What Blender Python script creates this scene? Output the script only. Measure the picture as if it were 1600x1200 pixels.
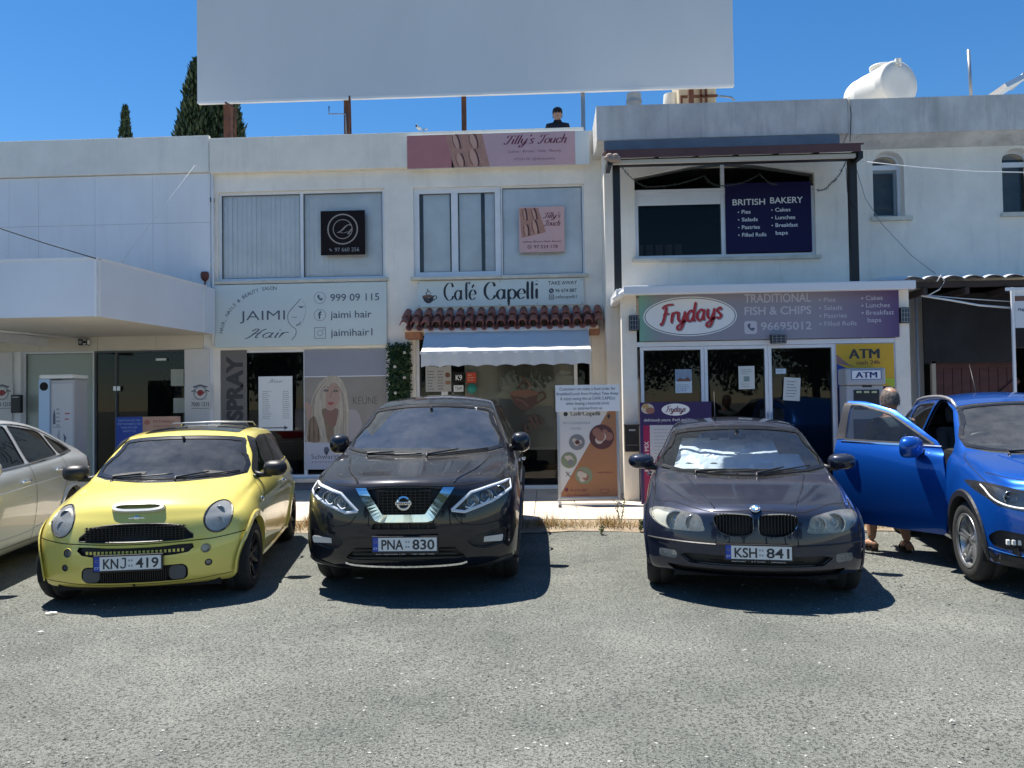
import bpy, bmesh, math, random
from math import sin, cos, pi, radians as R_, sqrt, atan2
from mathutils import Vector, Matrix, noise
from mathutils.bvhtree import BVHTree
random.seed(7)
for _o in list(bpy.data.objects): bpy.data.objects.remove(_o)
SC = bpy.context.scene
COL = SC.collection

# ------------------------------------------------------------ camera
F = 1202.0; CH = 1.6
_th, _ph, _ro = R_(2.6), math.atan(29/F), R_(0.8)
fw = Vector((-sin(_th)*cos(_ph), cos(_th)*cos(_ph), sin(_ph)))
r0 = Vector((cos(_th), sin(_th), 0)); u0 = r0.cross(fw)
rt = r0*cos(_ro) - u0*sin(_ro); up = u0*cos(_ro) + r0*sin(_ro)
CAM = Vector((0, 0, CH))
cd = bpy.data.cameras.new('camera'); co = bpy.data.objects.new('camera', cd); COL.objects.link(co)
cd.sensor_width = 36; cd.lens = 36*F/1600; cd.clip_end = 2000; cd.clip_start = 0.05
co.matrix_world = Matrix(((rt.x, up.x, -fw.x, 0), (rt.y, up.y, -fw.y, 0), (rt.z, up.z, -fw.z, CH), (0, 0, 0, 1)))
SC.camera = co

def ray(px, py): return fw + rt*((px-800)/F) - up*((py-600)/F)
def at(px, py, Y):
    d = ray(px, py); t = Y/d.y
    return CAM + d*t
def gnd(px, py, z=0.0):
    d = ray(px, py); t = (z-CH)/d.z
    return CAM + d*t
def rect(l, t, r, b, Y):
    """pixel edges (measured at mid side) -> x0,x1,z0,z1 on the wall plane Y"""
    mx, my = (l+r)/2, (t+b)/2
    return (at(l, my, Y).x, at(r, my, Y).x, at(mx, b, Y).z, at(mx, t, Y).z)

# ------------------------------------------------------------ light
SUNV = Vector((-0.30, 0.22, 1.0)).normalized()
EL = math.asin(SUNV.z); AZ = atan2(SUNV.x, SUNV.y)
w = bpy.data.worlds.new("World"); SC.world = w; w.use_nodes = True
nt = w.node_tree; nt.nodes.clear()
sk = nt.nodes.new('ShaderNodeTexSky'); sk.sky_type = 'NISHITA'; sk.sun_disc = False
sk.sun_elevation = EL; sk.sun_rotation = AZ
sk.air_density = 1.0; sk.dust_density = 0.0; sk.ozone_density = 5.0
hs = nt.nodes.new('ShaderNodeHueSaturation'); hs.inputs['Saturation'].default_value = 1.25
bgn = nt.nodes.new('ShaderNodeBackground'); bgn.inputs['Strength'].default_value = 0.076
wo = nt.nodes.new('ShaderNodeOutputWorld')
nt.links.new(sk.outputs[0], hs.inputs['Color']); nt.links.new(hs.outputs[0], bgn.inputs['Color']); nt.links.new(bgn.outputs[0], wo.inputs[0])
sd = bpy.data.lights.new('sun', 'SUN'); sd.energy = 5.0; sd.angle = R_(0.5); sd.color = (1, 0.945, 0.86)
so = bpy.data.objects.new('sun', sd); COL.objects.link(so)
so.rotation_euler = SUNV.to_track_quat('Z', 'Y').to_euler(); so.location = (0, 0, 30)
SC.view_settings.view_transform = 'Standard'; SC.view_settings.look = 'None'
SC.view_settings.exposure = 0.95; SC.view_settings.gamma = 1.0
SC.render.engine = 'CYCLES'

# ------------------------------------------------------------ materials
MATS = {}
def mat(name, col, rough=0.6, metal=0.0, coat=0.0, var=0.0, vscale=3.0, bump=0.0, bscale=60.0, col2=None, spec=0.5, stretch=None, emit=None, trans=0.0, flake=0.0, detail=6, streak=0.0):
    if name in MATS: return MATS[name]
    m = bpy.data.materials.new(name); m.use_nodes = True
    n = m.node_tree.nodes; L = m.node_tree.links
    b = n['Principled BSDF']
    if len(col) == 3: col = (*col, 1)
    b.inputs['Base Color'].default_value = col
    b.inputs['Roughness'].default_value = rough; b.inputs['Metallic'].default_value = metal
    b.inputs['Coat Weight'].default_value = coat; b.inputs['Coat Roughness'].default_value = 0.03
    b.inputs['Specular IOR Level'].default_value = spec
    if trans: b.inputs['Transmission Weight'].default_value = trans
    if emit:
        b.inputs['Emission Color'].default_value = (*emit[:3], 1); b.inputs['Emission Strength'].default_value = emit[3]
    tc = n.new('ShaderNodeTexCoord'); src = tc.outputs['Object']
    if stretch:
        mp = n.new('ShaderNodeMapping'); mp.inputs['Scale'].default_value = stretch; L.new(src, mp.inputs[0]); src = mp.outputs[0]
    if var or col2:
        nz = n.new('ShaderNodeTexNoise'); nz.inputs['Scale'].default_value = vscale; nz.inputs['Detail'].default_value = detail; nz.inputs['Roughness'].default_value = 0.62
        L.new(src, nz.inputs['Vector'])
        rp = n.new('ShaderNodeValToRGB'); rp.color_ramp.elements[0].position = 0.34; rp.color_ramp.elements[1].position = 0.68
        c2 = col2 if col2 else tuple(max(0, c*(1-var)) for c in col[:3])
        c1 = col if col2 else tuple(min(1, c*(1+var*0.5)) for c in col[:3])
        rp.color_ramp.elements[0].color = (*c2[:3], 1); rp.color_ramp.elements[1].color = (*c1[:3], 1)
        L.new(nz.outputs['Fac'], rp.inputs[0]); L.new(rp.outputs[0], b.inputs['Base Color'])
    if streak:      # rain streaks and grime patches running down the wall
        mp2 = n.new('ShaderNodeMapping'); mp2.inputs['Scale'].default_value = (6, 6, 0.55); L.new(tc.outputs['Object'], mp2.inputs[0])
        ns = n.new('ShaderNodeTexNoise'); ns.inputs['Scale'].default_value = 1.0; ns.inputs['Detail'].default_value = 8; ns.inputs['Roughness'].default_value = 0.68; L.new(mp2.outputs[0], ns.inputs['Vector'])
        rs_ = n.new('ShaderNodeMapRange'); rs_.inputs['From Min'].default_value = 0.52; rs_.inputs['From Max'].default_value = 0.78; rs_.inputs['To Min'].default_value = 0.0; rs_.inputs['To Max'].default_value = streak; L.new(ns.outputs['Fac'], rs_.inputs[0])
        mg = n.new('ShaderNodeMix'); mg.data_type = 'RGBA'; L.new(rs_.outputs[0], mg.inputs[0]); mg.inputs[7].default_value = (0.20, 0.19, 0.17, 1)
        if b.inputs['Base Color'].links: L.new(b.inputs['Base Color'].links[0].from_socket, mg.inputs[6])
        else: mg.inputs[6].default_value = col
        L.new(mg.outputs[2], b.inputs['Base Color'])
    if bump:
        nb = n.new('ShaderNodeTexNoise'); nb.inputs['Scale'].default_value = bscale; nb.inputs['Detail'].default_value = 4
        L.new(tc.outputs['Object'], nb.inputs['Vector'])
        bp = n.new('ShaderNodeBump'); bp.inputs['Strength'].default_value = bump; bp.inputs['Distance'].default_value = 0.01
        L.new(nb.outputs['Fac'], bp.inputs['Height']); L.new(bp.outputs[0], b.inputs['Normal'])
    MATS[name] = m
    return m

def glass_mat(name, tint, refl=1.0, rough=0.0, ior=1.5, dust=0.0, dcol=0.42):
    """thin pane: see-through tint + mirror reflection by Fresnel + a film of dust"""
    if name in MATS: return MATS[name]
    m = bpy.data.materials.new(name); m.use_nodes = True
    n = m.node_tree.nodes; L = m.node_tree.links; n.clear()
    o = n.new('ShaderNodeOutputMaterial'); tr = n.new('ShaderNodeBsdfTransparent'); tr.inputs[0].default_value = (*tint, 1)
    gl = n.new('ShaderNodeBsdfGlossy'); gl.inputs['Roughness'].default_value = rough; gl.inputs[0].default_value = (refl, refl, refl, 1)
    fr = n.new('ShaderNodeFresnel'); fr.inputs[0].default_value = ior
    mx = n.new('ShaderNodeMixShader'); L.new(fr.outputs[0], mx.inputs[0]); L.new(tr.outputs[0], mx.inputs[1]); L.new(gl.outputs[0], mx.inputs[2])
    last = mx.outputs[0]
    if dust:
        df = n.new('ShaderNodeBsdfDiffuse'); df.inputs[0].default_value = (dcol, dcol, dcol*0.96, 1)
        tc = n.new('ShaderNodeTexCoord'); nz = n.new('ShaderNodeTexNoise'); nz.inputs['Scale'].default_value = 3.2 if dcol < .8 else 1.3; nz.inputs['Detail'].default_value = 7 if dcol < .8 else 2; nz.inputs['Roughness'].default_value = 0.7
        L.new(tc.outputs['Object'], nz.inputs['Vector'])
        mr = n.new('ShaderNodeMapRange'); mr.inputs['From Min'].default_value = 0.35; mr.inputs['From Max'].default_value = 0.75; mr.inputs['To Min'].default_value = dust*0.35; mr.inputs['To Max'].default_value = dust
        L.new(nz.outputs['Fac'], mr.inputs[0])
        m2 = n.new('ShaderNodeMixShader'); L.new(mr.outputs[0], m2.inputs[0]); L.new(last, m2.inputs[1]); L.new(df.outputs[0], m2.inputs[2]); last = m2.outputs[0]
    L.new(last, o.inputs[0]); MATS[name] = m
    return m

def paint_mat(name, col, col_dust=(0.35, 0.33, 0.29), dust=0.1, metal=0.5, rough=0.35):
    if name in MATS: return MATS[name]
    m = bpy.data.materials.new(name); m.use_nodes = True
    n = m.node_tree.nodes; L = m.node_tree.links; b = n['Principled BSDF']
    b.inputs['Metallic'].default_value = metal; b.inputs['Coat Weight'].default_value = 1.0; b.inputs['Coat Roughness'].default_value = 0.04; b.inputs['Specular IOR Level'].default_value = 0.1
    tc = n.new('ShaderNodeTexCoord'); nz = n.new('ShaderNodeTexNoise'); nz.inputs['Scale'].default_value = 2.6; nz.inputs['Detail'].default_value = 9; nz.inputs['Roughness'].default_value = 0.72
    L.new(tc.outputs['Object'], nz.inputs['Vector'])
    g = n.new('ShaderNodeNewGeometry'); sx = n.new('ShaderNodeSeparateXYZ'); L.new(g.outputs['Normal'], sx.inputs[0])
    upm = n.new('ShaderNodeMapRange'); upm.inputs['From Min'].default_value = 0.1; upm.inputs['From Max'].default_value = 1.0; upm.inputs['To Min'].default_value = 0.25; upm.inputs['To Max'].default_value = 1.0
    L.new(sx.outputs['Z'], upm.inputs[0])
    mr = n.new('ShaderNodeMapRange'); mr.inputs['From Min'].default_value = 0.3; mr.inputs['From Max'].default_value = 0.75; mr.inputs['To Min'].default_value = 0.25*dust; mr.inputs['To Max'].default_value = dust
    L.new(nz.outputs['Fac'], mr.inputs[0])
    mu = n.new('ShaderNodeMath'); mu.operation = 'MULTIPLY'; L.new(mr.outputs[0], mu.inputs[0]); L.new(upm.outputs[0], mu.inputs[1])
    mx = n.new('ShaderNodeMix'); mx.data_type = 'RGBA'; mx.inputs[6].default_value = (*col, 1); mx.inputs[7].default_value = (*col_dust, 1)
    L.new(mu.outputs[0], mx.inputs[0]); L.new(mx.outputs[2], b.inputs['Base Color'])
    rr = n.new('ShaderNodeMath'); rr.operation = 'MULTIPLY_ADD'; L.new(mu.outputs[0], rr.inputs[0]); rr.inputs[1].default_value = 0.8; rr.inputs[2].default_value = rough; L.new(rr.outputs[0], b.inputs['Roughness'])
    cr = n.new('ShaderNodeMath'); cr.operation = 'MULTIPLY_ADD'; L.new(mu.outputs[0], cr.inputs[0]); cr.inputs[1].default_value = 0.55; cr.inputs[2].default_value = 0.03; L.new(cr.outputs[0], b.inputs['Coat Roughness'])
    MATS[name] = m
    return m

# ------------------------------------------------------------ mesh helpers
def obj(name, bm, parent=None, smooth=False, rename=None, recalc=True):
    """link a bmesh (with bm._mats list) as one object"""
    me = bpy.data.meshes.new(name)
    if recalc: bmesh.ops.recalc_face_normals(bm, faces=bm.faces)
    bm.to_mesh(me); bm.free()
    o = bpy.data.objects.new(name, me); COL.objects.link(o)
    if parent: o.parent = parent
    return o
class MB:
    def __init__(s): s.bm = bmesh.new(); s.mats = []; s.M = None
    def mi(s, m):
        if m not in s.mats: s.mats.append(m)
        return s.mats.index(m)
    def _v(s, p):
        p = Vector(p)
        return s.bm.verts.new(s.M @ p if s.M else p)
    def face(s, pts, m, smooth=False):
        f = s.bm.faces.new([s._v(p) for p in pts]); f.material_index = s.mi(m); f.smooth = smooth; return f
    def box(s, x0, x1, y0, y1, z0, z1, m, bev=0.0):
        vs = [s._v(p) for p in ((x0,y0,z0),(x1,y0,z0),(x1,y1,z0),(x0,y1,z0),(x0,y0,z1),(x1,y0,z1),(x1,y1,z1),(x0,y1,z1))]
        fs = []
        for q in ((3,2,1,0),(4,5,6,7),(0,1,5,4),(1,2,6,5),(2,3,7,6),(3,0,4,7)):
            f = s.bm.faces.new([vs[i] for i in q]); f.material_index = s.mi(m); fs.append(f)
        if bev:
            es = list({e for f in fs for e in f.edges})
            bmesh.ops.bevel(s.bm, geom=es, offset=bev, segments=2, affect='EDGES', profile=0.6)
        return s
    def obox(s, c, ax, ay, az, m, bev=0.0):
        """oriented box: centre and three half vectors"""
        old = s.M; T = Matrix(((ax[0],ay[0],az[0],c[0]),(ax[1],ay[1],az[1],c[1]),(ax[2],ay[2],az[2],c[2]),(0,0,0,1)))
        s.M = (old @ T) if old else T
        s.box(-1,1,-1,1,-1,1,m); s.M = old; return s
    def tube(s, pts, r, m, seg=8, caps=True, rs=None):
        pts = [Vector(p) for p in pts]; rings = []
        for i, p in enumerate(pts):
            d = (pts[min(i+1, len(pts)-1)] - pts[max(i-1, 0)]).normalized()
            a = Vector((0,0,1)) if abs(d.z) < 0.95 else Vector((1,0,0))
            u = d.cross(a).normalized(); v = d.cross(u); rr = rs[i] if rs else r
            rings.append([s._v(p + (u*cos(2*pi*k/seg) + v*sin(2*pi*k/seg))*rr) for k in range(seg)])
        for A, B in zip(rings, rings[1:]):
            for k in range(seg):
                f = s.bm.faces.new((A[k], A[(k+1) % seg], B[(k+1) % seg], B[k])); f.material_index = s.mi(m); f.smooth = True
        if caps:
            for rg in (rings[0], rings[-1]):
                f = s.bm.faces.new(rg); f.material_index = s.mi(m)
        return s
    def lathe(s, prof, m, seg=32, c=(0,0,0), axis='z', mlist=None):
        """prof: (radius, height) pairs"""
        rings = []
        for r, h in prof:
            rg = []
            for k in range(seg):
                a = 2*pi*k/seg
                p = {'z': (r*cos(a), r*sin(a), h), 'x': (h, r*cos(a), r*sin(a)), 'y': (r*cos(a), h, r*sin(a))}[axis]
                rg.append(s._v(Vector(c)+Vector(p)))
            rings.append(rg)
        for i, (A, B) in enumerate(zip(rings, rings[1:])):
            mm = mlist[i] if mlist else m
            for k in range(seg):
                f = s.bm.faces.new((A[k], A[(k+1) % seg], B[(k+1) % seg], B[k])); f.material_index = s.mi(mm); f.smooth = True
        return s
    def ball(s, c, r, m, seg=16, sc=(1,1,1)):
        prof = [(max(1e-4, r*sin(pi*i/8)), -r*cos(pi*i/8)) for i in range(9)]
        old = s.M; T = Matrix.Translation(c) @ Matrix.Diagonal((*sc, 1)); s.M = (old @ T) if old else T
        s.lathe(prof, m, seg); s.M = old; return s
    def plate(s, outer, holes, y0, y1, m, back=True):
        """flat polygon (x,z) with holes, from y0 (front) to y1"""
        tmp = bmesh.new(); es = []
        for lp in [outer]+list(holes):
            vs = [tmp.verts.new((p[0], 0, p[1])) for p in lp]
            es += [tmp.edges.new((vs[i], vs[(i+1) % len(vs)])) for i in range(len(vs))]
        bmesh.ops.triangle_fill(tmp, edges=es, use_beauty=True, use_dissolve=False)
        tmp.verts.index_update(); tmp.faces.ensure_lookup_table()
        for yy in ((y0, y1) if back and y1 != y0 else (y0,)):
            vm = {v: s._v((v.co.x, yy, v.co.z)) for v in tmp.verts}
            for f in tmp.faces:
                g = s.bm.faces.new([vm[v] for v in f.verts]); g.material_index = s.mi(m)
        if y1 != y0:
            for lp in [outer]+list(holes):
                for i in range(len(lp)):
                    a, b = lp[i], lp[(i+1) % len(lp)]
                    s.face(((a[0],y0,a[1]),(b[0],y0,b[1]),(b[0],y1,b[1]),(a[0],y1,a[1])), m)
        tmp.free(); return s
    def build(s, name, parent=None, merge=0.0, smooth_angle=None):
        if merge: bmesh.ops.remove_doubles(s.bm, verts=s.bm.verts, dist=merge)
        o = obj(name, s.bm, parent)
        for m in s.mats: o.data.materials.append(m)
        return o

def tag(o, label=None, cat=None, group=None, kind=None):
    if label: o['label'] = label
    if cat: o['category'] = cat
    if group: o['group'] = group
    if kind: o['kind'] = kind
    return o
def empty(name, loc=(0,0,0), rz=0, label=None, cat=None, group=None):
    o = bpy.data.objects.new(name, None); COL.objects.link(o); o.location = loc; o.rotation_euler.z = rz
    o.empty_display_size = 0.1
    return tag(o, label, cat, group)
def rectpts(x0, x1, z0, z1): return [(x0,z0),(x1,z0),(x1,z1),(x0,z1)]
def adopt(o, root):
    """parent o to root while keeping world placement (root unrotated)"""
    o.parent = root; o.matrix_parent_inverse = root.matrix_world.inverted() if False else Matrix.Translation(-Vector(root.location))
    return o

# ------------------------------------------------------------ lettering
_fonts = {}
def glyphs(s, bold=0.0, shear=0.0, space=1.0):
    key = (s, bold, shear, space)
    if key not in _fonts:
        c = bpy.data.curves.new('t', 'FONT'); c.body = s; c.size = 1; c.offset = bold; c.shear = shear; c.space_character = space
        c.resolution_u = 4; c.fill_mode = 'FRONT'
        o = bpy.data.objects.new('t', c); COL.objects.link(o)
        bpy.context.view_layer.update()
        me = bpy.data.meshes.new_from_object(o.evaluated_get(bpy.context.evaluated_depsgraph_get()))
        vs = [v.co.copy() for v in me.vertices]; fs = [tuple(p.vertices) for p in me.polygons]
        bpy.data.objects.remove(o); bpy.data.curves.remove(c); bpy.data.meshes.remove(me)
        _fonts[key] = (vs, fs)
    return _fonts[key]
class Sign:
    """a flat rectangle facing -Y (or any frame); art is laid on it in u (0..1 right) and v (0..1 down)"""
    def __init__(s, x0, x1, z0, z1, Y, M=None):
        s.x0, s.x1, s.z0, s.z1, s.Y = x0, x1, z0, z1, Y; s.w = x1-x0; s.h = z1-z0
        s.mb = MB(); s.mb.M = M; s.n = 0
    def p(s, u, v, l=1): return (s.x0+u*s.w, s.Y-0.0015*l, s.z1-v*s.h)
    def poly(s, uv, m, l=1): s.mb.face([s.p(u, v, l) for u, v in uv], m); return s
    def rect(s, u0, v0, u1, v1, m, l=1): return s.poly([(u0,v0),(u0,v1),(u1,v1),(u1,v0)], m, l)
    def disc(s, u, v, r, m, l=1, ry=None, seg=28, rin=0.0, a0=0, a1=2*pi):
        """r in metres"""
        ry = ry or r; c = s.p(u, v, l); full = abs(a1-a0-2*pi) < 1e-6; n = seg
        if rin <= 0 and full: s.mb.face([(c[0]+r*cos(2*pi*k/n), c[1], c[2]+ry*sin(2*pi*k/n)) for k in range(n)], m)
        else:
            k_ = rin/r
            for k in range(n):
                a, b = a0+(a1-a0)*k/n, a0+(a1-a0)*(k+1)/n
                s.mb.face([(c[0]+r*q*cos(t), c[1], c[2]+ry*q*sin(t)) for q, t in ((1,a),(1,b),(k_,b),(k_,a))], m)
        return s
    def text(s, t, u, v, h, m, w=None, l=2, bold=0.0, shear=0.0, rot=0.0, align='l', space=1.0):
        """h: cap height as fraction of the sign height; w: forced total width fraction; (u,v): left/centre of the baseline"""
        if 'M' in t and bold > 0: bold = 0.0
        vs, fs = glyphs(t, bold, shear, space)
        if not vs: return s
        a = min(p.x for p in vs); b = max(p.x for p in vs); H = h*s.h; sx = H/0.7
        if w: sx = w*s.w/(b-a)
        sy = H/0.7; off = {'l': a, 'c': (a+b)/2, 'r': b}[align]; c = s.p(u, v, l)
        cr, sr = cos(rot), sin(rot)
        out = []
        for p in vs:
            X, Z = (p.x-off)*sx, p.y*sy
            out.append((c[0]+X*cr-Z*sr, c[1], c[2]+X*sr+Z*cr))
        bv = [s.mb._v(p) for p in out]; mi = s.mb.mi(m)
        for f in fs:
            try: g = s.mb.bm.faces.new([bv[i] for i in f]); g.material_index = mi
            except ValueError: pass
        return s
    def nib(s, strokes, u, v, size, m, thick=0.16, thin=0.03, ang=0.0, shear=0.0, l=2, sx=1.0, rot=0.0, adv=None):
        """strokes: list of lists of (x,y) control points in letter units; size = metres per unit"""
        c = s.p(u, v, l)
        for si, st in enumerate(strokes):
            c = s.p(u, v, l+0.13*si); pts = catmull(st, 7)
            L_, R__ = [], []
            for i, p in enumerate(pts):
                d = pts[min(i+1, len(pts)-1)] - pts[max(i-1, 0)]
                if d.length < 1e-9: d = Vector((1, 0))
                d.normalize(); t = abs(d.dot(Vector((sin(ang), cos(ang)))))
                end = 1.0 if 0 < i < len(pts)-1 else 0.55
                wd = (thin+(thick-thin)*t**1.6)*0.5*end; nrm = Vector((-d.y, d.x))*wd
                L_.append(p+nrm); R__.append(p-nrm)
            def tr(q):
                X = (q.x+q.y*shear)*size*sx; Z = q.y*size
                return (c[0]+X*cos(rot)-Z*sin(rot), c[1], c[2]+X*sin(rot)+Z*cos(rot))
            for i in range(len(pts)-1):
                s.mb.face([tr(L_[i]), tr(R__[i]), tr(R__[i+1]), tr(L_[i+1])], m)
        return s
    def word(s, txt, u, v, xh, m, w, l=2, **k):
        """nib lettering of a whole word; xh metres per unit (x-height=1); w = width fraction"""
        strokes = []; x = 0
        for ch in txt:
            if ch == ' ': x += 0.6; continue
            sk_, ad = SKEL[ch]
            strokes += [[(px_+x, py_) for px_, py_ in st] for st in sk_]; x += ad
        tot = x*xh; kx = w*s.w/tot
        return s.nib(strokes, u, v, xh, m, l=l, sx=kx, **k)
    def line(s, pts, wd, m, l=2):
        P = [Vector((s.x0+u*s.w, s.z1-v*s.h)) for u, v in pts]
        for a, b in zip(P, P[1:]):
            d = (b-a).normalized(); n = Vector((-d.y, d.x))*wd/2; Y = s.Y-0.0015*l
            s.mb.face([(q.x, Y, q.y) for q in (a+n, a-n, b-n, b+n)], m)
        return s
    def phone(s, u, v, r, m, l=3):
        """handset glyph"""
        c = s.p(u, v, l); P = [(-.45,.75),(-.2,.9),(.0,.45),(-.2,.25),(.0,-.1),(.25,-.25),(.45,-.02),(.9,-.25),(.72,-.55),(.35,-.8),(-.2,-.45),(-.6,.1),(-.7,.5)]
        s.mb.face([(c[0]+x*r, c[1], c[2]+z*r) for x, z in P], m); return s
def catmull(P, n=6):
    P = [Vector(p[:2]) for p in P]
    if len(P) == 2: return [P[0].lerp(P[1], i/4) for i in range(5)]
    Q = [P[0]*2-P[1]]+P+[P[-1]*2-P[-2]]; out = []
    for i in range(1, len(Q)-2):
        a, b, c, d = Q[i-1], Q[i], Q[i+1], Q[i+2]
        for k in range(n):
            t = k/n
            out.append(0.5*((2*b)+(c-a)*t+(2*a-5*b+4*c-d)*t*t+(3*b-a-3*c+d)*t**3))
    out.append(P[-1]); return out
SKEL = {
 'a': ([[(.72,.8),(.45,1.0),(.12,.7),(.1,.3),(.35,.0),(.62,.15),(.75,.5)],[(.78,1.0),(.75,.4),(.8,.08),(.98,.1)]], 1.05),
 'b': ([[(.1,1.75),(.12,.0)],[(.12,.6),(.45,1.0),(.8,.6),(.5,.0),(.12,.2)]], .95),
 'c': ([[(.72,.75),(.6,.97),(.3,.95),(.08,.5),(.3,.03),(.6,.05),(.78,.28)]], .86),
 'd': ([[(.72,.8),(.4,1.0),(.1,.6),(.2,.1),(.5,.05),(.74,.4)],[(.86,1.75),(.78,.9),(.76,.3),(.84,.05),(1.0,.1)]], 1.05),
 'e': ([[(.1,.5),(.72,.56),(.66,.9),(.4,1.0),(.12,.7),(.1,.3),(.35,.0),(.75,.2)]], .86),
 'é': ([[(.1,.5),(.72,.56),(.66,.9),(.4,1.0),(.12,.7),(.1,.3),(.35,.0),(.75,.2)],[(.35,1.2),(.6,1.55)]], .86),
 'f': ([[(.75,1.6),(.55,1.75),(.34,1.5),(.32,.0)],[(.05,.97),(.65,.97)]], .62),
 'h': ([[(.15,1.75),(.14,.0)],[(.14,.65),(.45,1.0),(.7,.8),(.72,.0),(.9,.08)]], .98),
 'i': ([[(.18,1.0),(.18,.12),(.34,.02)],[(.17,1.5),(.19,1.35)]], .42),
 'l': ([[(.2,1.75),(.18,.15),(.34,.02)]], .44),
 'm': ([[(.14,1.0),(.14,.0)],[(.14,.6),(.4,1.0),(.58,.8),(.58,.0)],[(.58,.6),(.85,1.0),(1.04,.8),(1.05,.0)]], 1.25),
 'o': ([[(.45,1.0),(.1,.75),(.1,.25),(.42,.0),(.75,.3),(.74,.75),(.45,1.0)]], .9),
 'p': ([[(.12,1.0),(.14,-.65)],[(.14,.7),(.45,1.0),(.78,.7),(.76,.25),(.45,.0),(.16,.25)]], .95),
 'r': ([[(.15,1.0),(.14,.0)],[(.14,.5),(.3,.9),(.58,.98),(.66,.85)]], .68),
 's': ([[(.6,.8),(.38,1.0),(.14,.8),(.3,.55),(.58,.3),(.4,.02),(.08,.15)]], .74),
 't': ([[(.3,1.4),(.28,.2),(.45,.02),(.6,.15)],[(.05,.97),(.6,.97)]], .6),
 'u': ([[(.14,1.0),(.14,.3),(.35,.02),(.62,.2),(.72,.5)],[(.74,1.0),(.74,.15),(.92,.05)]], .98),
 'y': ([[(.12,1.0),(.14,.4),(.35,.08),(.6,.2),(.75,.6)],[(.8,1.0),(.72,.0),(.5,-.6),(.2,-.62),(.15,-.35),(.6,-.05),(1.0,.2)]], .98),
 "'": ([[(.2,1.75),(.12,1.4)]], .3),
 'C': ([[(1.05,1.3),(.9,1.68),(.5,1.7),(.12,1.2),(.12,.5),(.5,.0),(.9,.1),(1.08,.42)]], 1.2),
 'F': ([[(.15,1.45),(.6,1.72),(1.35,1.75)],[(.62,1.6),(.5,.7),(.3,.0),(.05,.05)],[(.3,.85),(.98,.95)]], 1.15),
 'H': ([[(.0,1.3),(.25,1.7),(.5,1.6),(.35,.8),(.1,.1),(-.15,-.1)],[(1.15,1.7),(.85,1.3),(.7,.5),(.75,.05),(.95,.1)],[(.2,.8),(.6,.9),(.95,.8)]], 1.2),
 'T': ([[(.05,1.2),(.2,1.6),(.7,1.55),(1.25,1.75)],[(.72,1.6),(.6,.8),(.4,.05),(.1,.0),(.0,.25)]], 1.0),
 'L': ([[(.8,1.5),(.6,1.72),(.4,1.4),(.3,.5),(.1,.1),(.3,.1),(.7,.0),(1.05,.25)]], 1.1),
}
# ------------------------------------------------------------ palette
WALL = mat('white render', (0.91,0.86,0.78), 0.9, var=0.10, vscale=1.3, bump=0.35, bscale=45, streak=0.14)
WALL2 = mat('cream render', (0.93,0.86,0.75), 0.9, var=0.13, vscale=0.9, bump=0.4, bscale=30, detail=9, streak=0.2)
WALLG = mat('weathered parapet render', (0.72,0.70,0.66), 0.95, col2=(0.50,0.49,0.47), vscale=2.6, bump=0.5, bscale=25, stretch=(1,1,0.55), detail=10, streak=0.5)
PANEL = mat('painted cladding', (0.84,0.85,0.87), 0.55, var=0.07, vscale=1.1, stretch=(1,1,0.4), streak=0.1)
TRIMB = mat('beige stone trim', (0.68,0.64,0.54), 0.8, var=0.18, vscale=4, bump=0.2)
WFR = mat('white aluminium', (0.78,0.80,0.83), 0.35, spec=0.5, var=0.05, vscale=5)
LOCK = mat('grey gasket', (0.10,0.11,0.12), 0.6)
BLK = mat('black plastic', (0.018,0.018,0.02), 0.45)
BLKM = mat('matt black', (0.012,0.012,0.013), 0.9)
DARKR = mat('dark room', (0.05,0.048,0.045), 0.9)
GREY = mat('grey metal', (0.35,0.36,0.37), 0.4, metal=0.7)
ALU = mat('brushed aluminium', (0.6,0.6,0.62), 0.35, metal=0.8, var=0.1, vscale=8)
CONC = mat('concrete', (0.42,0.41,0.39), 0.9, var=0.25, vscale=2.5, bump=0.4)
RUST = mat('rusty steel', (0.20,0.075,0.04), 0.8, col2=(0.10,0.045,0.03), vscale=9, bump=0.3)
PWHITE = mat('printed white', (0.80,0.82,0.82), 0.5, var=0.03, vscale=2)
INK = mat('black ink', (0.03,0.035,0.045), 0.5)
INKB = mat('slate ink', (0.09,0.11,0.16), 0.5)
GLASSD = glass_mat('shop glass', (0.60,0.64,0.64), 0.62, dust=0.010)
GLASSK = glass_mat('dark upper glass', (0.50,0.52,0.52), 0.40, dust=0.006)
GLASSW = glass_mat('upper glass', (0.99,0.99,1.0), 1.0, dust=0.10, dcol=0.85)
FROST = mat('frosted glass', (0.36,0.42,0.40), 0.25, var=0.08, vscale=2)
YM, YR, YF = 13.7, 13.0, 12.0

class Thing:
    def __init__(s, name, loc, label, cat, group=None):
        s.o = empty(name, loc, 0, label, cat, group); s.loc = Vector(loc)
    def part(s, name, mb, label=None):
        o = mb.build(name, s.o); o.location = -s.loc
        if label: o['label'] = label
        return o

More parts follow.
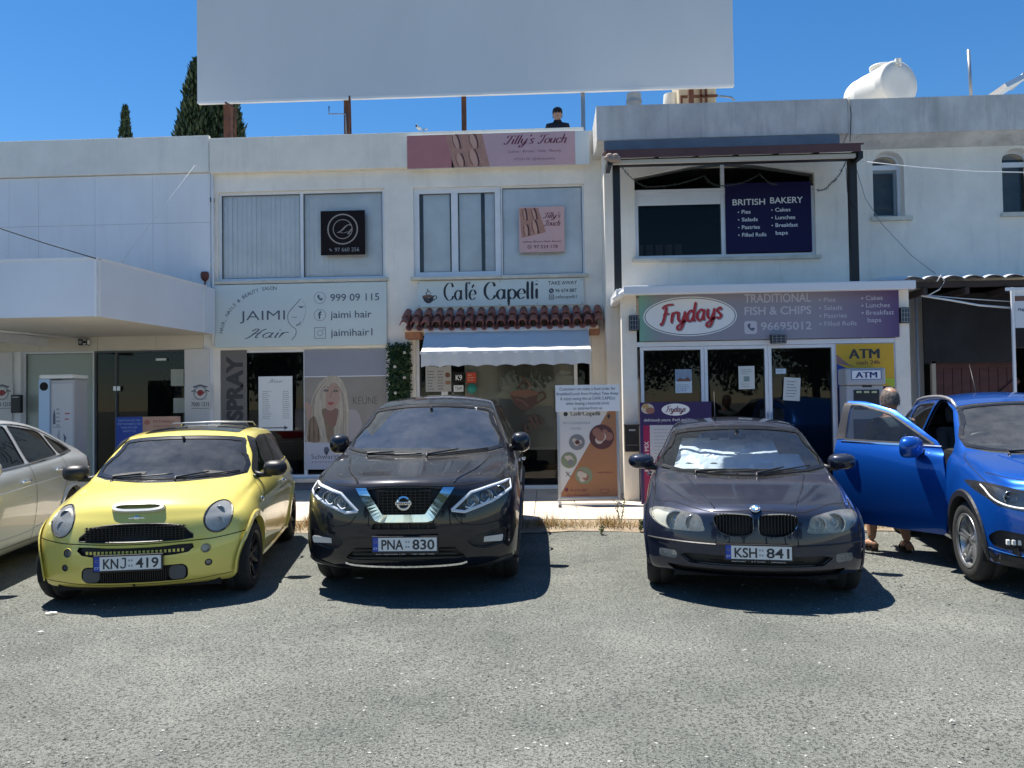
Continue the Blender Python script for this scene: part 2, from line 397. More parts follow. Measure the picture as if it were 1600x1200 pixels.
def glazing(T, x0, x1, z0, z1, Y, splits=(), fw_=0.05, dep=0.06, gm=None, name='window', hz=(), sill=None, frame_m=None, thin=0.03, pane=True):
    """frame in the opening with mullions at x in splits, transoms at z in hz; returns frame object"""
    fm = frame_m or WFR
    mb = MB()
    mb.box(x0, x0+fw_, Y, Y+dep, z0, z1, fm, 0.004); mb.box(x1-fw_, x1, Y, Y+dep, z0, z1, fm, 0.004)
    mb.box(x0+fw_, x1-fw_, Y, Y+dep, z0, z0+fw_, fm, 0.004); mb.box(x0+fw_, x1-fw_, Y, Y+dep, z1-fw_, z1, fm, 0.004)
    for sx_ in splits: mb.box(sx_-fw_*0.6, sx_+fw_*0.6, Y-0.003, Y+dep, z0+fw_, z1-fw_, fm, 0.004)
    for hz_ in hz: mb.box(x0+fw_, x1-fw_, Y-0.006, Y+dep, hz_-fw_*0.5, hz_+fw_*0.5, fm, 0.004)
    xs = [x0+fw_]+[v for sx_ in splits for v in (sx_-fw_*0.6, sx_+fw_*0.6)]+[x1-fw_]
    g = MB()
    for i in range(0, len(xs), 2):      # gasket round every pane
        a, b = xs[i], xs[i+1]; zz0, zz1 = z0+fw_, z1-fw_; q = 0.008
        for bx in ((a,a+q,zz0,zz1),(b-q,b,zz0,zz1),(a+q,b-q,zz0,zz0+q),(a+q,b-q,zz1-q,zz1)):
            mb.box(bx[0], bx[1], Y+0.012, Y+dep-0.01, bx[2], bx[3], LOCK)
    f = T.part(name, mb)
    if pane:
        g.face([(x0+fw_,Y+dep*0.6,z0+fw_),(x1-fw_,Y+dep*0.6,z0+fw_),(x1-fw_,Y+dep*0.6,z1-fw_),(x0+fw_,Y+dep*0.6,z1-fw_)], gm or GLASSD)
        g.build('pane', f)
    if sill:
        s_ = MB(); s_.box(x0-0.06, x1+0.06, Y-sill, Y+0.02, z0-0.06, z0-0.004, TRIMB, 0.006); s_.build('sill', f)
    return f

def blinds(f, x0, x1, z0, z1, Y, m, step=0.089, seed=1):
    rnd = random.Random(seed); mb = MB(); x = x0
    while x < x1-0.02:
        a = rnd.uniform(0.003, 0.008)
        mb.face([(x,Y+a,z0),(min(x+step*1.04,x1),Y-a,z0),(min(x+step*1.04,x1),Y-a,z1),(x,Y+a,z1)], m); x += step
    return mb.build('vertical_blind', f)
BLIND = mat('blind fabric', (0.93,0.94,0.94), 0.8, var=0.08, vscale=2)
FILM = mat('white window film', (0.93,0.94,0.93), 0.5, var=0.12, vscale=1.7, detail=8)
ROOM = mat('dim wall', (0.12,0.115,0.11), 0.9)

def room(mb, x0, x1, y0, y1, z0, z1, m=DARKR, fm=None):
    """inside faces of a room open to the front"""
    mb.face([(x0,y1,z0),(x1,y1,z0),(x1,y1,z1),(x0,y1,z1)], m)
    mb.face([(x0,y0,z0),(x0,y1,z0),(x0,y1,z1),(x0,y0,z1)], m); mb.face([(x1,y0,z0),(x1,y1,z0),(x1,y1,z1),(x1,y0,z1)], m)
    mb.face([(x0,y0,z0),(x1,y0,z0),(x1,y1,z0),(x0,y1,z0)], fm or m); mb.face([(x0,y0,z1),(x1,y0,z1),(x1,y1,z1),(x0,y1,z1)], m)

# ============================================================ GROUND
def ground_mat():
    m = bpy.data.materials.new('gravelly asphalt'); m.use_nodes = True; n = m.node_tree.nodes; L = m.node_tree.links; b = n['Principled BSDF']
    b.inputs['Roughness'].default_value = 0.92; b.inputs['Specular IOR Level'].default_value = 0.3
    tc = n.new('ShaderNodeTexCoord')
    def nz(s, d=5, r=0.6):
        q = n.new('ShaderNodeTexNoise'); q.inputs['Scale'].default_value = s; q.inputs['Detail'].default_value = d; q.inputs['Roughness'].default_value = r; L.new(tc.outputs['Object'], q.inputs['Vector']); return q
    def ramp(src, a, b_, ca, cb):
        r = n.new('ShaderNodeValToRGB'); r.color_ramp.elements[0].position = a; r.color_ramp.elements[1].position = b_
        r.color_ramp.elements[0].color = (*ca, 1); r.color_ramp.elements[1].color = (*cb, 1); L.new(src, r.inputs[0]); return r
    def mix(t, f, A, B):
        q = n.new('ShaderNodeMix'); q.data_type = 'RGBA'; q.blend_type = t
        if isinstance(f, float): q.inputs[0].default_value = f
        else: L.new(f, q.inputs[0])
        for i, X in ((6, A), (7, B)):
            if isinstance(X, tuple): q.inputs[i].default_value = (*X, 1)
            else: L.new(X, q.inputs[i])
        return q.outputs[2]
    base = ramp(nz(0.55, 6, 0.65).outputs['Fac'], 0.36, 0.66, (0.120,0.130,0.118), (0.212,0.218,0.195)).outputs[0]
    stones = n.new('ShaderNodeTexVoronoi'); stones.inputs['Scale'].default_value = 190; L.new(tc.outputs['Object'], stones.inputs['Vector'])
    sc_ = n.new('ShaderNodeSeparateColor'); L.new(stones.outputs['Color'], sc_.inputs[0])
    sv = ramp(sc_.outputs[0], 0.0, 1.0, (0.50,0.50,0.51), (1.52,1.52,1.49)).outputs[0]
    c = mix('MULTIPLY', 0.85, base, sv)
    pit = ramp(nz(55, 3, 0.65).outputs['Fac'], 0.37, 0.44, (1,1,1), (0,0,0))
    patch = ramp(nz(3.2, 5, 0.7).outputs['Fac'], 0.38, 0.62, (0.25,0.25,0.25), (1,1,1))
    pf = mix('MULTIPLY', 1.0, pit.outputs[0], patch.outputs[0])
    c = mix('MIX', pf, c, (0.085,0.09,0.085))
    stn = ramp(nz(0.7, 8, 0.72).outputs['Fac'], 0.54, 0.72, (0,0,0), (0.55,0.55,0.55))
    c = mix('MIX', stn.outputs[0], c, (0.13,0.135,0.125))
    lt = ramp(nz(2.1, 7, 0.75).outputs['Fac'], 0.56, 0.75, (0,0,0), (0.55,0.55,0.55))
    c = mix('MIX', lt.outputs[0], c, (0.245,0.245,0.22))
    L.new(c, b.inputs['Base Color'])
    bp = n.new('ShaderNodeBump'); bp.inputs['Strength'].default_value = 0.7; bp.inputs['Distance'].default_value = 0.008
    L.new(stones.outputs['Distance'], bp.inputs['Height'])
    b2 = n.new('ShaderNodeBump'); b2.inputs['Strength'].default_value = 0.8; b2.inputs['Distance'].default_value = 0.02; b2.invert = True
    L.new(pit.outputs[0], b2.inputs['Height']); L.new(bp.outputs[0], b2.inputs['Normal']); L.new(b2.outputs[0], b.inputs['Normal'])
    return m
GM = ground_mat()
mb = MB(); N = 60
for i in range(N):
    for j in range(N):
        pass
xs = [-300,-60,-30,-16]+[-12+i*0.5 for i in range(49)]+[16,30,60,300]; ys = [-300,-60,-20,-6]+[-3+i*0.5 for i in range(28)]+[13,40,300]
def gz(x, y): return 0.012*noise.noise(Vector((x*0.5, y*0.5, 0))) - 0.004 if (-12 <= x <= 12 and -3 <= y <= 10) else -0.004
gv = [[mb._v((x, y, gz(x, y))) for x in xs] for y in ys]
for j in range(len(ys)-1):
    for i in range(len(xs)-1):
        f = mb.bm.faces.new((gv[j][i], gv[j][i+1], gv[j+1][i+1], gv[j+1][i])); f.smooth = True; f.material_index = mb.mi(GM)
tag(mb.build('ground'), kind='structure')

# pavement of square slabs, slightly raised, with joints as real gaps
SLAB = mat('pavement slab', (0.60,0.52,0.42), 0.85, var=0.16, vscale=1.6, bump=0.3, bscale=80, detail=8)
JOINT = mat('joint grout', (0.30,0.27,0.23), 0.95)
mb = MB(); mb.box(-14, 12, 10.15, 13.95, -0.06, 0.045, JOINT)
y = 10.15; row = 0
rnd = random.Random(3)
while y < 13.6:
    x = -14
    while x < 12:
        mb.box(x+0.006, x+0.594, y+0.006, min(y+0.594, 13.94), 0.02, 0.06+rnd.uniform(0, 0.003), SLAB); x += 0.6
    y += 0.6; row += 1
tag(mb.build('pavement'), kind='structure')

# ============================================================ MIDDLE BUILDING
xM0, xM1 = at(332,400,YM).x, at(941,400,YM).x
zTM = (at(480,216,YM).z+at(640,214,YM).z)/2; zBandM = at(480,266,YM-0.12).z
JW = rect(340, 297, 601, 437, YM); CW = rect(646, 290, 913, 431, YM)
JS = rect(344, 545, 606, 740, YM); CS = rect(650, 516, 927, 765, YM)
JS = (JS[0], JS[1], 0.30, JS[3]); CS = (CS[0], CS[1], 0.07, CS[3])
MBD = Thing('shop_building', ((xM0+xM1)/2, YM+2, 0), 'white two storey building with the hair salon and the cafe on its ground floor', 'building')
mb = MB()
mb.plate(rectpts(xM0, xM1, 0, zTM), [rectpts(*q) for q in (JW, CW, JS, CS)], YM, YM+0.22, WALL)
MBD.part('wall', mb)
mb = MB(); mb.box(xM0+0.002, xM1-0.30, YM-0.12, YM-0.002, zBandM, zTM+0.03, WALL2, 0.012)
mb.box(xM0+0.002, xM1, YM+0.222, YM+0.4, zTM-0.7, zTM+0.02, WALL2)
MBD.part('parapet', mb)
mb = MB(); mb.box(xM0, xM1, YM+0.4, YM+9, zTM-0.75, zTM-0.6, CONC); mb.box(xM0, xM1, YM+9, YM+9.2, 0, zTM, WALL); MBD.part('roof', mb)
mb = MB(); zfl = 3.2; xmid = (JS[1]+CS[0])/2
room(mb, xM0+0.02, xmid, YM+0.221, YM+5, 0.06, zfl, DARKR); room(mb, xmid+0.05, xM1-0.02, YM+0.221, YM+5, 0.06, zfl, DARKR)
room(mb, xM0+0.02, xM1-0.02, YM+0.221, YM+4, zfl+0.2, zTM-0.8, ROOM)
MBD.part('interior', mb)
# salon upper window
f = glazing(MBD, *JW[:2], JW[2], JW[3], YM+0.06, splits=[at(470,370,YM).x], gm=GLASSW, sill=0.12)
blinds(f, JW[0]+0.05, JW[1]-0.05, JW[2]+0.03, JW[3]-0.03, YM+0.125, BLIND)
# cafe upper window : left sashes + fixed pane with film
xa, xb = at(646,360,YM).x, at(782,360,YM).x
f = glazing(MBD, xa, xb, CW[2], CW[3], YM+0.05, splits=[at(710,360,YM).x], fw_=0.10, gm=GLASSW)
mb = MB(); a_, b_ = at(662,360,YM+.12).x, at(698,360,YM+.12).x; mb.box(a_, b_+.06, YM+0.112, YM+0.116, CW[2]+0.1, CW[3]-0.1, FILM)
mb.box(at(718,360,YM+.12).x, at(752,360,YM+.12).x, YM+0.112, YM+0.116, CW[2]+0.1, CW[3]-0.1, FILM); mb.box(at(758,360,YM+.12).x, xb-0.06, YM+0.112, YM+0.116, CW[2]+0.1, CW[3]-0.1, FILM)
mb.build('window_film', f)
f = glazing(MBD, xb+0.004, CW[1], CW[2], CW[3], YM+0.07, fw_=0.03, gm=GLASSW, sill=0.13)
mb = MB(); mb.box(xb+0.03, CW[1]-0.03, YM+0.112, YM+0.116, CW[2]+0.03, CW[3]-0.03, FILM); mb.build('window_film', f)
mb = MB(); mb.box(CW[0]-0.05, xb, YM-0.10, YM+0.05, CW[2]-0.06, CW[2]-0.004, TRIMB, 0.006); MBD.part('window_sill', mb)
# salon shopfront
spx = [at(387,640,YM).x, at(476,640,YM).x]
f = glazing(MBD, JS[0], JS[1], JS[2], JS[3], YM+0.05, splits=[spx[1]], gm=GLASSD, name='shop_window')
mb = MB(); mb.box(JS[0]-0.05, JS[1]+0.03, YM-0.10, YM+0.05, 0.22, 0.296, ALU, 0.005); mb.build('sill', f)
mb = MB(); mb.box(JS[0], JS[1], YM-0.006, YM+0.01, 0.07, 0.215, mat('grey plinth', (0.22,0.22,0.25), 0.7, var=0.15)); MBD.part('plinth', mb)
# cafe shopfront: door left, big pane
f = glazing(MBD, CS[0], at(694,600,YM).x, CS[2], CS[3], YM+0.06, gm=GLASSD, name='door', fw_=0.06)
mb = MB(); hx = CS[0]+0.46; mb.tube([(hx,YM+0.02,0.9),(hx,YM+0.02,1.3)], 0.012, ALU); mb.build('handle', f)
f = glazing(MBD, at(694,600,YM).x+0.004, CS[1], CS[2], CS[3], YM+0.06, splits=[at(900,600,YM).x], gm=GLASSD, name='shop_window')
TAUPE = mat('taupe roller shade', (0.46,0.42,0.36), 0.85, var=0.08, vscale=1.2)
mb = MB(); mb.box(at(728,600,YM+.3).x, CS[1]-0.3, YM+0.115, YM+0.12, 0.75, CS[3], TAUPE); mb.build('roller_shade', f)
# corbels and lintel over the cafe
BRICK = mat('brick corbel', (0.42,0.20,0.12), 0.85, col2=(0.30,0.14,0.09), vscale=14, bump=0.3)
mb = MB()
q = rect(633, 516, 657, 529, YM-0.3); mb.box(q[0], q[1], YM-0.32, YM-0.003, q[2], q[3], BRICK, 0.006); MBD.part('corbel', mb); mb = MB()
q = rect(922, 508, 937, 522, YM-0.3); mb.box(q[0], q[1], YM-0.32, YM-0.003, q[2], q[3], BRICK, 0.006)
MBD.part('corbel', mb)
# tile canopy
TILE = mat('terracotta tile', (0.46,0.16,0.10), 0.75, col2=(0.27,0.09,0.065), vscale=7, bump=0.3)
xt0, xt1 = at(634,500,YM-0.3).x, at(935,500,YM-0.3).x
zt0, zt1 = at(785,510,YM-0.45).z, at(785,488,YM).z
TC = Thing('tiled_canopy', ((xt0+xt1)/2, YM, zt0), 'small canopy of red barrel roof tiles over the cafe front under its sign', 'canopy')
nT = 18; stp = (xt1-xt0)/nT
dy = -0.50; hyp = Vector((0, dy, zt0-zt1))
mb = MB()
for i in range(nT+1):
    for kind in (0, 1):
        if kind == 1 and i == nT: continue
        cx = xt0+stp*(i+0.5*kind)
        for rr in range(2):
            s0, s1 = rr*0.47, rr*0.47+0.55
            P0 = Vector((cx, YM-0.01, zt1))+hyp*s0; P1 = Vector((cx, YM-0.01, zt1))+hyp*s1
            lift = 0.04 if kind == 0 else 0.0
            ra, rb = stp*0.33, stp*(0.40 if kind == 0 else 0.33)
            sg = 1 if kind == 0 else -1; segs = 8; rows_ = []
            jx = rnd.uniform(-.006, .006); jz = rnd.uniform(-.006, .006)+(1-rr)*0.0
            for P, r_, ex in ((P0, ra, 0.0), (P1, rb, 0.016)):
                for th_ in (0, -0.014):
                    rows_.append([mb._v((P.x+jx+(r_+th_)*cos(pi*k/segs), P.y, P.z+jz+lift+ex+sg*(r_+th_)*sin(pi*k/segs)+rr*0.012*-1)) for k in range(segs+1)])
            for A, B in ((0,2),(1,3),(2,3),(0,1)):
                for k in range(segs):
                    f_ = mb.bm.faces.new((rows_[A][k], rows_[A][k+1], rows_[B][k+1], rows_[B][k])); f_.material_index = mb.mi(TILE); f_.smooth = True
TC.part('roof_tiles', mb)
mb = MB(); mb.box(xt0-0.03, xt1, YM-0.40, YM-0.003, zt0-0.055, zt0-0.005, TRIMB, 0.01); TC.part('soffit', mb)
# awning
AW = mat('grey awning cloth', (0.68,0.67,0.65), 0.8, var=0.05, vscale=3, bump=0.1, bscale=200)
AWV = mat('pale awning valance', (0.62,0.63,0.63), 0.8, var=0.08, vscale=3)
YA = YM-0.42
ax0, ax1 = at(664,520,YA).x, at(919,520,YA).x; az1 = at(790,518,YA).z
bx0, bx1 = at(658,550,YA-.75).x, at(923,550,YA-.75).x; bz = at(790,549,YA-0.75).z; bzl = at(790,571,YA-0.75).z
AT = Thing('awning', ((ax0+ax1)/2, YA, az1), 'grey fabric awning with a wavy pale valance above the cafe door', 'awning')
mb = MB(); mb.box(ax0-0.02, ax1+0.02, YA-0.03, YM-0.05, az1+0.0, az1+0.075, WFR, 0.02); AT.part('cassette', mb)
mb = MB(); n_ = 24
for i in range(n_):
    for j in range(4):
        def cp(a, b): 
            u = a/n_; t = b/4; return (ax0+(ax1-ax0)*u+((bx0-ax0)*(1-u)+(bx1-ax1)*u)*t, YA-0.02-0.73*t, az1+0.01+(bz-az1)*t-0.03*sin(pi*t)+0.004*sin(u*40))
        f_ = mb.face([cp(i,j),cp(i+1,j),cp(i+1,j+1),cp(i,j+1)], AW); f_.smooth = True
AT.part('awning_cloth', mb)
mb = MB(); n_ = 140
for i in range(n_):
    u, v = i/n_, (i+1)/n_
    w_ = lambda q: bzl+0.028*abs(sin(q*pi*9))-0.01
    mb.face([(bx0+(bx1-bx0)*u, YA-0.775+0.006*sin(u*70), bz), (bx0+(bx1-bx0)*v, YA-0.775+0.006*sin(v*70), bz), (bx0+(bx1-bx0)*v, YA-0.78+0.012*sin(v*70), w_(v)), (bx0+(bx1-bx0)*u, YA-0.78+0.012*sin(u*70), w_(u))], AWV)
AT.part('valance', mb)
mb = MB(); mb.box(bx0-0.02, bx1+0.02, YA-0.772, YA-0.745, bz-0.03, bz+0.02, WFR, 0.008); AT.part('front_bar', mb)
for xx in (ax0+0.25, ax1-0.25):
    mb = MB(); mb.tube([(xx,YA+0.02,az1-0.02),(xx+0.15,YA-0.36,(az1+bz)/2-0.03),(xx,YA-0.745,bz-0.01)], 0.018, WFR); AT.part('folding_arm', mb)
# ============================================================ LEFT BUILDING
xL0, xL1 = -17.0, xM0-0.004
zTL = at(160,221,YM).z
LBD = Thing('clad_building', (-11, YM+2, 0), 'building clad in pale blue-white panels with a boxed canopy, left of the hair salon', 'building')
LS = rect(32, 548, 290, 740, YM); LS = (LS[0], LS[1], 0.07, LS[3])
mb = MB(); mb.plate(rectpts(xL0, xL1, 0, zTL), [rectpts(*LS)], YM, YM+0.22, PANEL); 
LBD.part('wall', mb)
# cladding sheets proud of the wall, above the canopy, separated by thin dark joints
mb = MB()
seams = [xL0+0.0]+[at(px,320,YM).x for px in (-140,-60,16,62,150,240)]+[xL1-0.02]; zs = [3.3, at(160,352,YM).z, at(160,276,YM).z]
for a, b in zip(seams, seams[1:]):
    for c, d in zip(zs, zs[1:]): mb.box(a+0.002, b-0.002, YM-0.03, YM-0.001, c+0.002, d-0.002, PANEL, 0.001)
LBD.part('cladding', mb)
mb = MB(); mb.box(xL0, xL1-0.02, YM-0.08, YM-0.001, at(160,275,YM).z, zTL+0.03, WALL, 0.012); LBD.part('parapet', mb)
mb = MB(); mb.box(xL0, xL1, YM+0.4, YM+9, zTL-0.75, zTL-0.6, CONC); LBD.part('roof', mb)
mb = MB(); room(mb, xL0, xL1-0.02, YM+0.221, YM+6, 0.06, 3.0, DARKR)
mb.box(-6.6,-5.5, YM+3.0, YM+3.6, 0.07, 0.8, mat('desk laminate', (0.25,0.25,0.26), 0.5)); mb.box(-8.3,-7.6,YM+2,YM+2.5,0.07,1.4,mat('display rack',(0.12,0.12,0.13),0.5))
LBD.part('interior', mb)
# beige lintel sheets
BEI = mat('beige cladding', (0.66,0.61,0.52), 0.6, var=0.08, vscale=1.5)
mb = MB(); zl0, zl1, zl2 = LS[3], at(160,523,YM).z, at(160,492,YM).z
sm = [xL0]+[at(px,530,YM).x for px in (-40,64,154,245)]+[xL1-0.16]
for a, b in zip(sm, sm[1:]):
    mb.box(a+0.004, b-0.004, YM-0.035, YM-0.001, zl0+0.004, zl1-0.03, BEI, 0.002); mb.box(a+0.004, b-0.004, YM-0.03, YM-0.001, zl1, zl2, BEI, 0.002)
mb.box(xL0, xL1-0.16, YM-0.06, YM-0.031, zl1-0.028, zl1+0.0, BEI)
LBD.part('lintel', mb)
# boxed canopy
YC = 10.55
c0 = at(152,450,YC); cz1 = (at(80,404,YC).z+at(150,404,YC).z)/2; cz0 = at(100,495,YC).z
cxe = at(328,450,YM-.3).x
mb = MB()
CP = mat('canopy panel', (0.70,0.74,0.82), 0.4, var=0.05, vscale=1.2)
def slab(pts, z0, z1, m, sm):
    n_ = len(pts)
    mb.face([(x,y,z1) for x,y in pts], m); mb.face([(x,y,z0) for x,y in reversed(pts)], sm)
    for i in range(n_):
        (a,b),(c,d) = pts[i], pts[(i+1)%n_]; mb.face([(a,b,z0),(c,d,z0),(c,d,z1),(a,b,z1)], m)
slab([(xL0,YC),(c0.x,YC),(cxe,YM-0.45),(cxe,YM-0.09),(xL0,YM-0.09)], cz0, cz1, CP, BEI)
mb.face([(x,y,cz1+.004) for x,y in [(xL0,YC+.03),(c0.x-.02,YC+.03),(cxe-.03,YM-0.44),(cxe-.03,YM-0.095),(xL0,YM-0.095)]], mat('bounce damping top', (0.13,0.13,0.13), .9, var=.3, vscale=2))  # unseen top sheet, added dark to cut sun bounce onto the wall
LBD.part('canopy', mb)
mb = MB()   # cover strip at the canopy corner, drip edge, fascia seams
mb.box(c0.x-0.035, c0.x-0.003, YC-0.014, YC-0.001, cz0-0.004, cz1+0.004, WFR)
mb.box(xL0, c0.x, YC-0.012, YC-0.002, cz1-0.02, cz1+0.012, WFR)
dv = Vector((cxe-c0.x, YM-0.45-YC, 0)); ln = dv.length; dn = dv.normalized(); nn = Vector((dn.y, -dn.x, 0))
for t0, t1, za, zb in ((0.02,0.06,cz0,cz1),(0.0,ln,cz1-0.02,cz1+0.012),(ln-0.12,ln-0.08,cz0,cz1)):
    mb.obox(Vector((c0.x,YC,(za+zb)/2))+dn*(t0+t1)/2+nn*0.006, dn*(t1-t0)/2, nn*0.005, Vector((0,0,(zb-za)/2)), WFR)
LBD.part('canopy_trim', mb)
mb = MB()   # gusset bracket under the canopy at the left
bx = at(8,520,YM-1.2).x; mb.obox((bx,YM-1.3,cz0-0.09),(0.02,0,0),(0,1.2,-0.0),(0,0,0.08), WFR); mb.tube([(bx,YM-2.4,cz0-0.02),(bx+0.6,YM-0.1,cz0-0.02)],0.02,WFR)
LBD.part('canopy_bracket', mb)
# pillars of the shop front
PIL = mat('pillar panel', (0.66,0.66,0.67), 0.45, var=0.04)
mb = MB(); mb.box(LS[1]+0.004, xL1-0.05, YM-0.05, YM-0.001, 0.0, zl0, PIL, 0.004); LBD.part('pillar', mb)
mb = MB(); mb.box(at(-60,620,YM).x, LS[0]-0.13, YM-0.05, YM-0.001, 0.0, zl0, PIL, 0.004); LBD.part('pillar', mb)
f = glazing(LBD, LS[0], at(142,620,YM).x, LS[2], LS[3], YM+0.10, gm=FROST, name='shop_window', fw_=0.03)
f = glazing(LBD, at(142,620,YM).x+0.004, LS[1], LS[2], LS[3], YM+0.10, splits=[at(176,620,YM).x], gm=GLASSD, name='door', fw_=0.025, frame_m=LOCK)
mb = MB(); hx = at(178,600,YM).x; mb.box(hx-0.06,hx-0.005,YM+0.08,YM+0.098,1.92,2.0,ALU); mb.box(hx+0.01,hx+0.07,YM+0.08,YM+0.098,1.92,2.0,ALU); mb.box(at(240,554,YM).x,at(256,554,YM).x,YM+0.08,YM+0.098,2.46,2.5,ALU)
mb.build('door_fitting', f)

# ============================================================ RIGHT BUILDING
xR0 = at(945,350,YR).x; xR1 = 13.0
YP = 12.68
zTRa = at(1120,160,YP).z; zTRb = at(1460,151,YP).z; xRp = at(1325,180,YP).x; zR0 = at(1120,214,YP).z; zR0b = at(1460,206,YP).z
RBD = Thing('shop_building', ((xR0+xR1)/2, YR+2, 0), 'taller cream rendered building with grey weathered parapet and arched windows on the right', 'building')
def arch(l, t, r, b, Y, spring):
    x0, x1, z0, z1 = rect(l, t, r, b, Y); zs_ = z1-(x1-x0)*0.42; n_ = 14
    pts = [(x0,z0),(x1,z0)]+[((x0+x1)/2+(x1-x0)/2*cos(pi*k/n_), zs_+(z1-zs_)*sin(pi*k/n_)) for k in range(n_+1)]
    return pts, (x0,x1,z0,z1,zs_)
A1, a1 = arch(1364, 236, 1413, 339, YR, 0); A2, a2 = arch(1566, 231, 1616, 332, YR, 0)
BW = rect(992, 262, 1274, 402, YR); bxm = (BW[0]+BW[1])/2
BWp = [(BW[0],BW[2]),(BW[1],BW[2]),(BW[1],BW[3]-0.12),(bxm+0.5,BW[3]+0.06),(bxm,BW[3]+0.1),(bxm-0.5,BW[3]+0.06),(BW[0],BW[3]-0.12)]
FXa, FXb = at(984,600,YF).x, at(1412,600,YF).x
mb = MB(); GRw = (at(1442,520,YR).x, 9.6, 0.06, at(1500,445,YR).z)
mb.plate(rectpts(xR0, xR1, 0, zTRa-0.15), [BWp, A1, A2, rectpts(FXa+.15, FXb-0.1, 0.07, 3.0), rectpts(*GRw)], YR, YR+0.25, WALL2)
mb.box(xR0+0.001, xR0+0.25, YR+0.251, YR+8, 0, zTRa-0.2, WALL2)
RBD.part('wall', mb)
mb = MB()
def parapet(x0, x1, z0, z1, cham=True):
    y0, y1 = YP, YP+0.25
    pts = [(y0,z1),(y1,z1),(y1,z0-0.01),(YR-0.002,z0-0.16 if cham else z0),(y0+0.05,z0),(y0,z0)]
    for i in range(len(pts)):
        (a,b),(c,d) = pts[i], pts[(i+1)%len(pts)]; mb.face([(x0,a,b),(x1,a,b),(x1,c,d),(x0,c,d)], WALLG)
    mb.face([(x0,a,b) for a,b in pts], WALLG); mb.face([(x1,a,b) for a,b in pts], WALLG)
xP0 = at(932,190,YP).x
parapet(xP0, xRp-0.004, zR0, zTRa); parapet(xRp, xR1, zR0b, zTRb)
mb.box(xP0, xP0+0.25, YP+0.255, YR+1.2, zR0, zTRa-0.001, WALLG)
RBD.part('parapet', mb)
mb = MB(); mb.box(xR0+.26, xR1, YR+0.3, YR+8, zTRa-0.9, zTRa-0.7, CONC); RBD.part('roof', mb)
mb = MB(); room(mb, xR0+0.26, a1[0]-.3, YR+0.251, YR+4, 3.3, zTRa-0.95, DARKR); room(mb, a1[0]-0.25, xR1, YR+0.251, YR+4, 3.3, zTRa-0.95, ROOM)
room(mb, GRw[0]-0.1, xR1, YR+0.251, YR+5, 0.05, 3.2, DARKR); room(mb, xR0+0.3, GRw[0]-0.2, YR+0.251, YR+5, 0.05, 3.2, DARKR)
RBD.part('interior', mb)
# bakery window
zh = at(1135,297,YR).z; xm = at(1131,340,YR).x
f = glazing(RBD, BW[0], BW[1], BW[2], zh-0.002, YR+0.05, splits=[xm], fw_=0.06, gm=GLASSK, sill=0.14)
mb = MB(); mb.box(BW[0]+0.06, xm-0.04, YR+0.045, YR+0.049, zh-0.22, zh-0.062, WFR); mb.build('blind_box', f)
mb = MB(); mb.box(BW[0], BW[1], YR+0.04, YR+0.11, zh, zh+0.05, WFR, 0.004); mb.box(xm-0.03, xm+0.03, YR+0.045, YR+0.105, zh+0.05, BW[3]+0.09, WFR)
f2 = RBD.part('window', mb, 'arched fanlight'); mb = MB(); mb.plate([(BW[0],zh+0.05),(BW[1],zh+0.05),(BW[1],BW[3]-0.12),(bxm+0.5,BW[3]+0.06),(bxm,BW[3]+0.1),(bxm-0.5,BW[3]+0.06),(BW[0],BW[3]-0.12)],[],YR+0.08,YR+0.08,GLASSK); mb.build('pane', f2)
# arched windows
CURT = mat('grey curtain', (0.20,0.20,0.21), 0.9, var=0.2, vscale=5)
for A, a, tilt in ((A1, a1, True), (A2, a2, False)):
    x0, x1, z0, z1, zs_ = a; mb = MB(); fwd = 0.045; Yw = YR+0.15
    inner = [(x0+fwd if p[0] < (x0+x1)/2 else x1-fwd, p[1]) for p in A]
    n_ = 14; ins = [(x0+fwd, zs_+0.02), (x1-fwd, zs_+0.02)]+[((x0+x1)/2+((x1-x0)/2-fwd)*cos(pi*k/n_), zs_+0.02+(z1-zs_-fwd-0.02)*sin(pi*k/n_)) for k in range(1, n_)]
    mb.plate(A, [ins, rectpts(x0+fwd, x1-fwd, z0+fwd, zs_-0.06)], Yw, Yw+0.05, WFR)
    f = RBD.part('window', mb); mb = MB()
    mb.plate(ins, [], Yw+0.03, Yw+0.03, GLASSD)
    if tilt:
        mb2 = MB(); ts = 0.10
        for q in ((x0+fwd,x0+fwd+0.03,z0+fwd,zs_-0.06),(x1-fwd-0.04,x1-fwd,z0+fwd,zs_-0.06),(x0+fwd+.03,x1-fwd-.04,z0+fwd,z0+fwd+0.03),(x0+fwd+.03,x1-fwd-.04,zs_-0.1,zs_-0.06)):
            mb2.box(q[0],q[1],Yw+0.052,Yw+0.08,q[2],q[3],WFR)
        mb2.build('sash', f)
    mb.plate(rectpts(x0+fwd, x1-fwd, z0+fwd, zs_-0.06), [], Yw+0.032, Yw+0.032, GLASSD); mb.build('pane', f)
    mb = MB(); mb.box(x0-0.05, x1+0.10, YR-0.07, YR+0.15, z0-0.07, z0-0.004, TRIMB, 0.006); mb.build('sill', f)
    mb = MB(); mb.box(x0, x1, YR+0.4, YR+0.41, z0-.1, z1, CURT); mb.build('curtain', f)
# blind wall of bricks/low wall seen in bakery window? small radiator
mb = MB()
for i in range(5): mb.box(BW[0]+0.10+i*0.17, BW[0]+0.22+i*0.17, YR+0.7, YR+0.72, BW[2]-.1, BW[2]+0.38, mat('pink panel', (0.22,0.15,0.14), 0.8))
RBD.part('railing', mb)

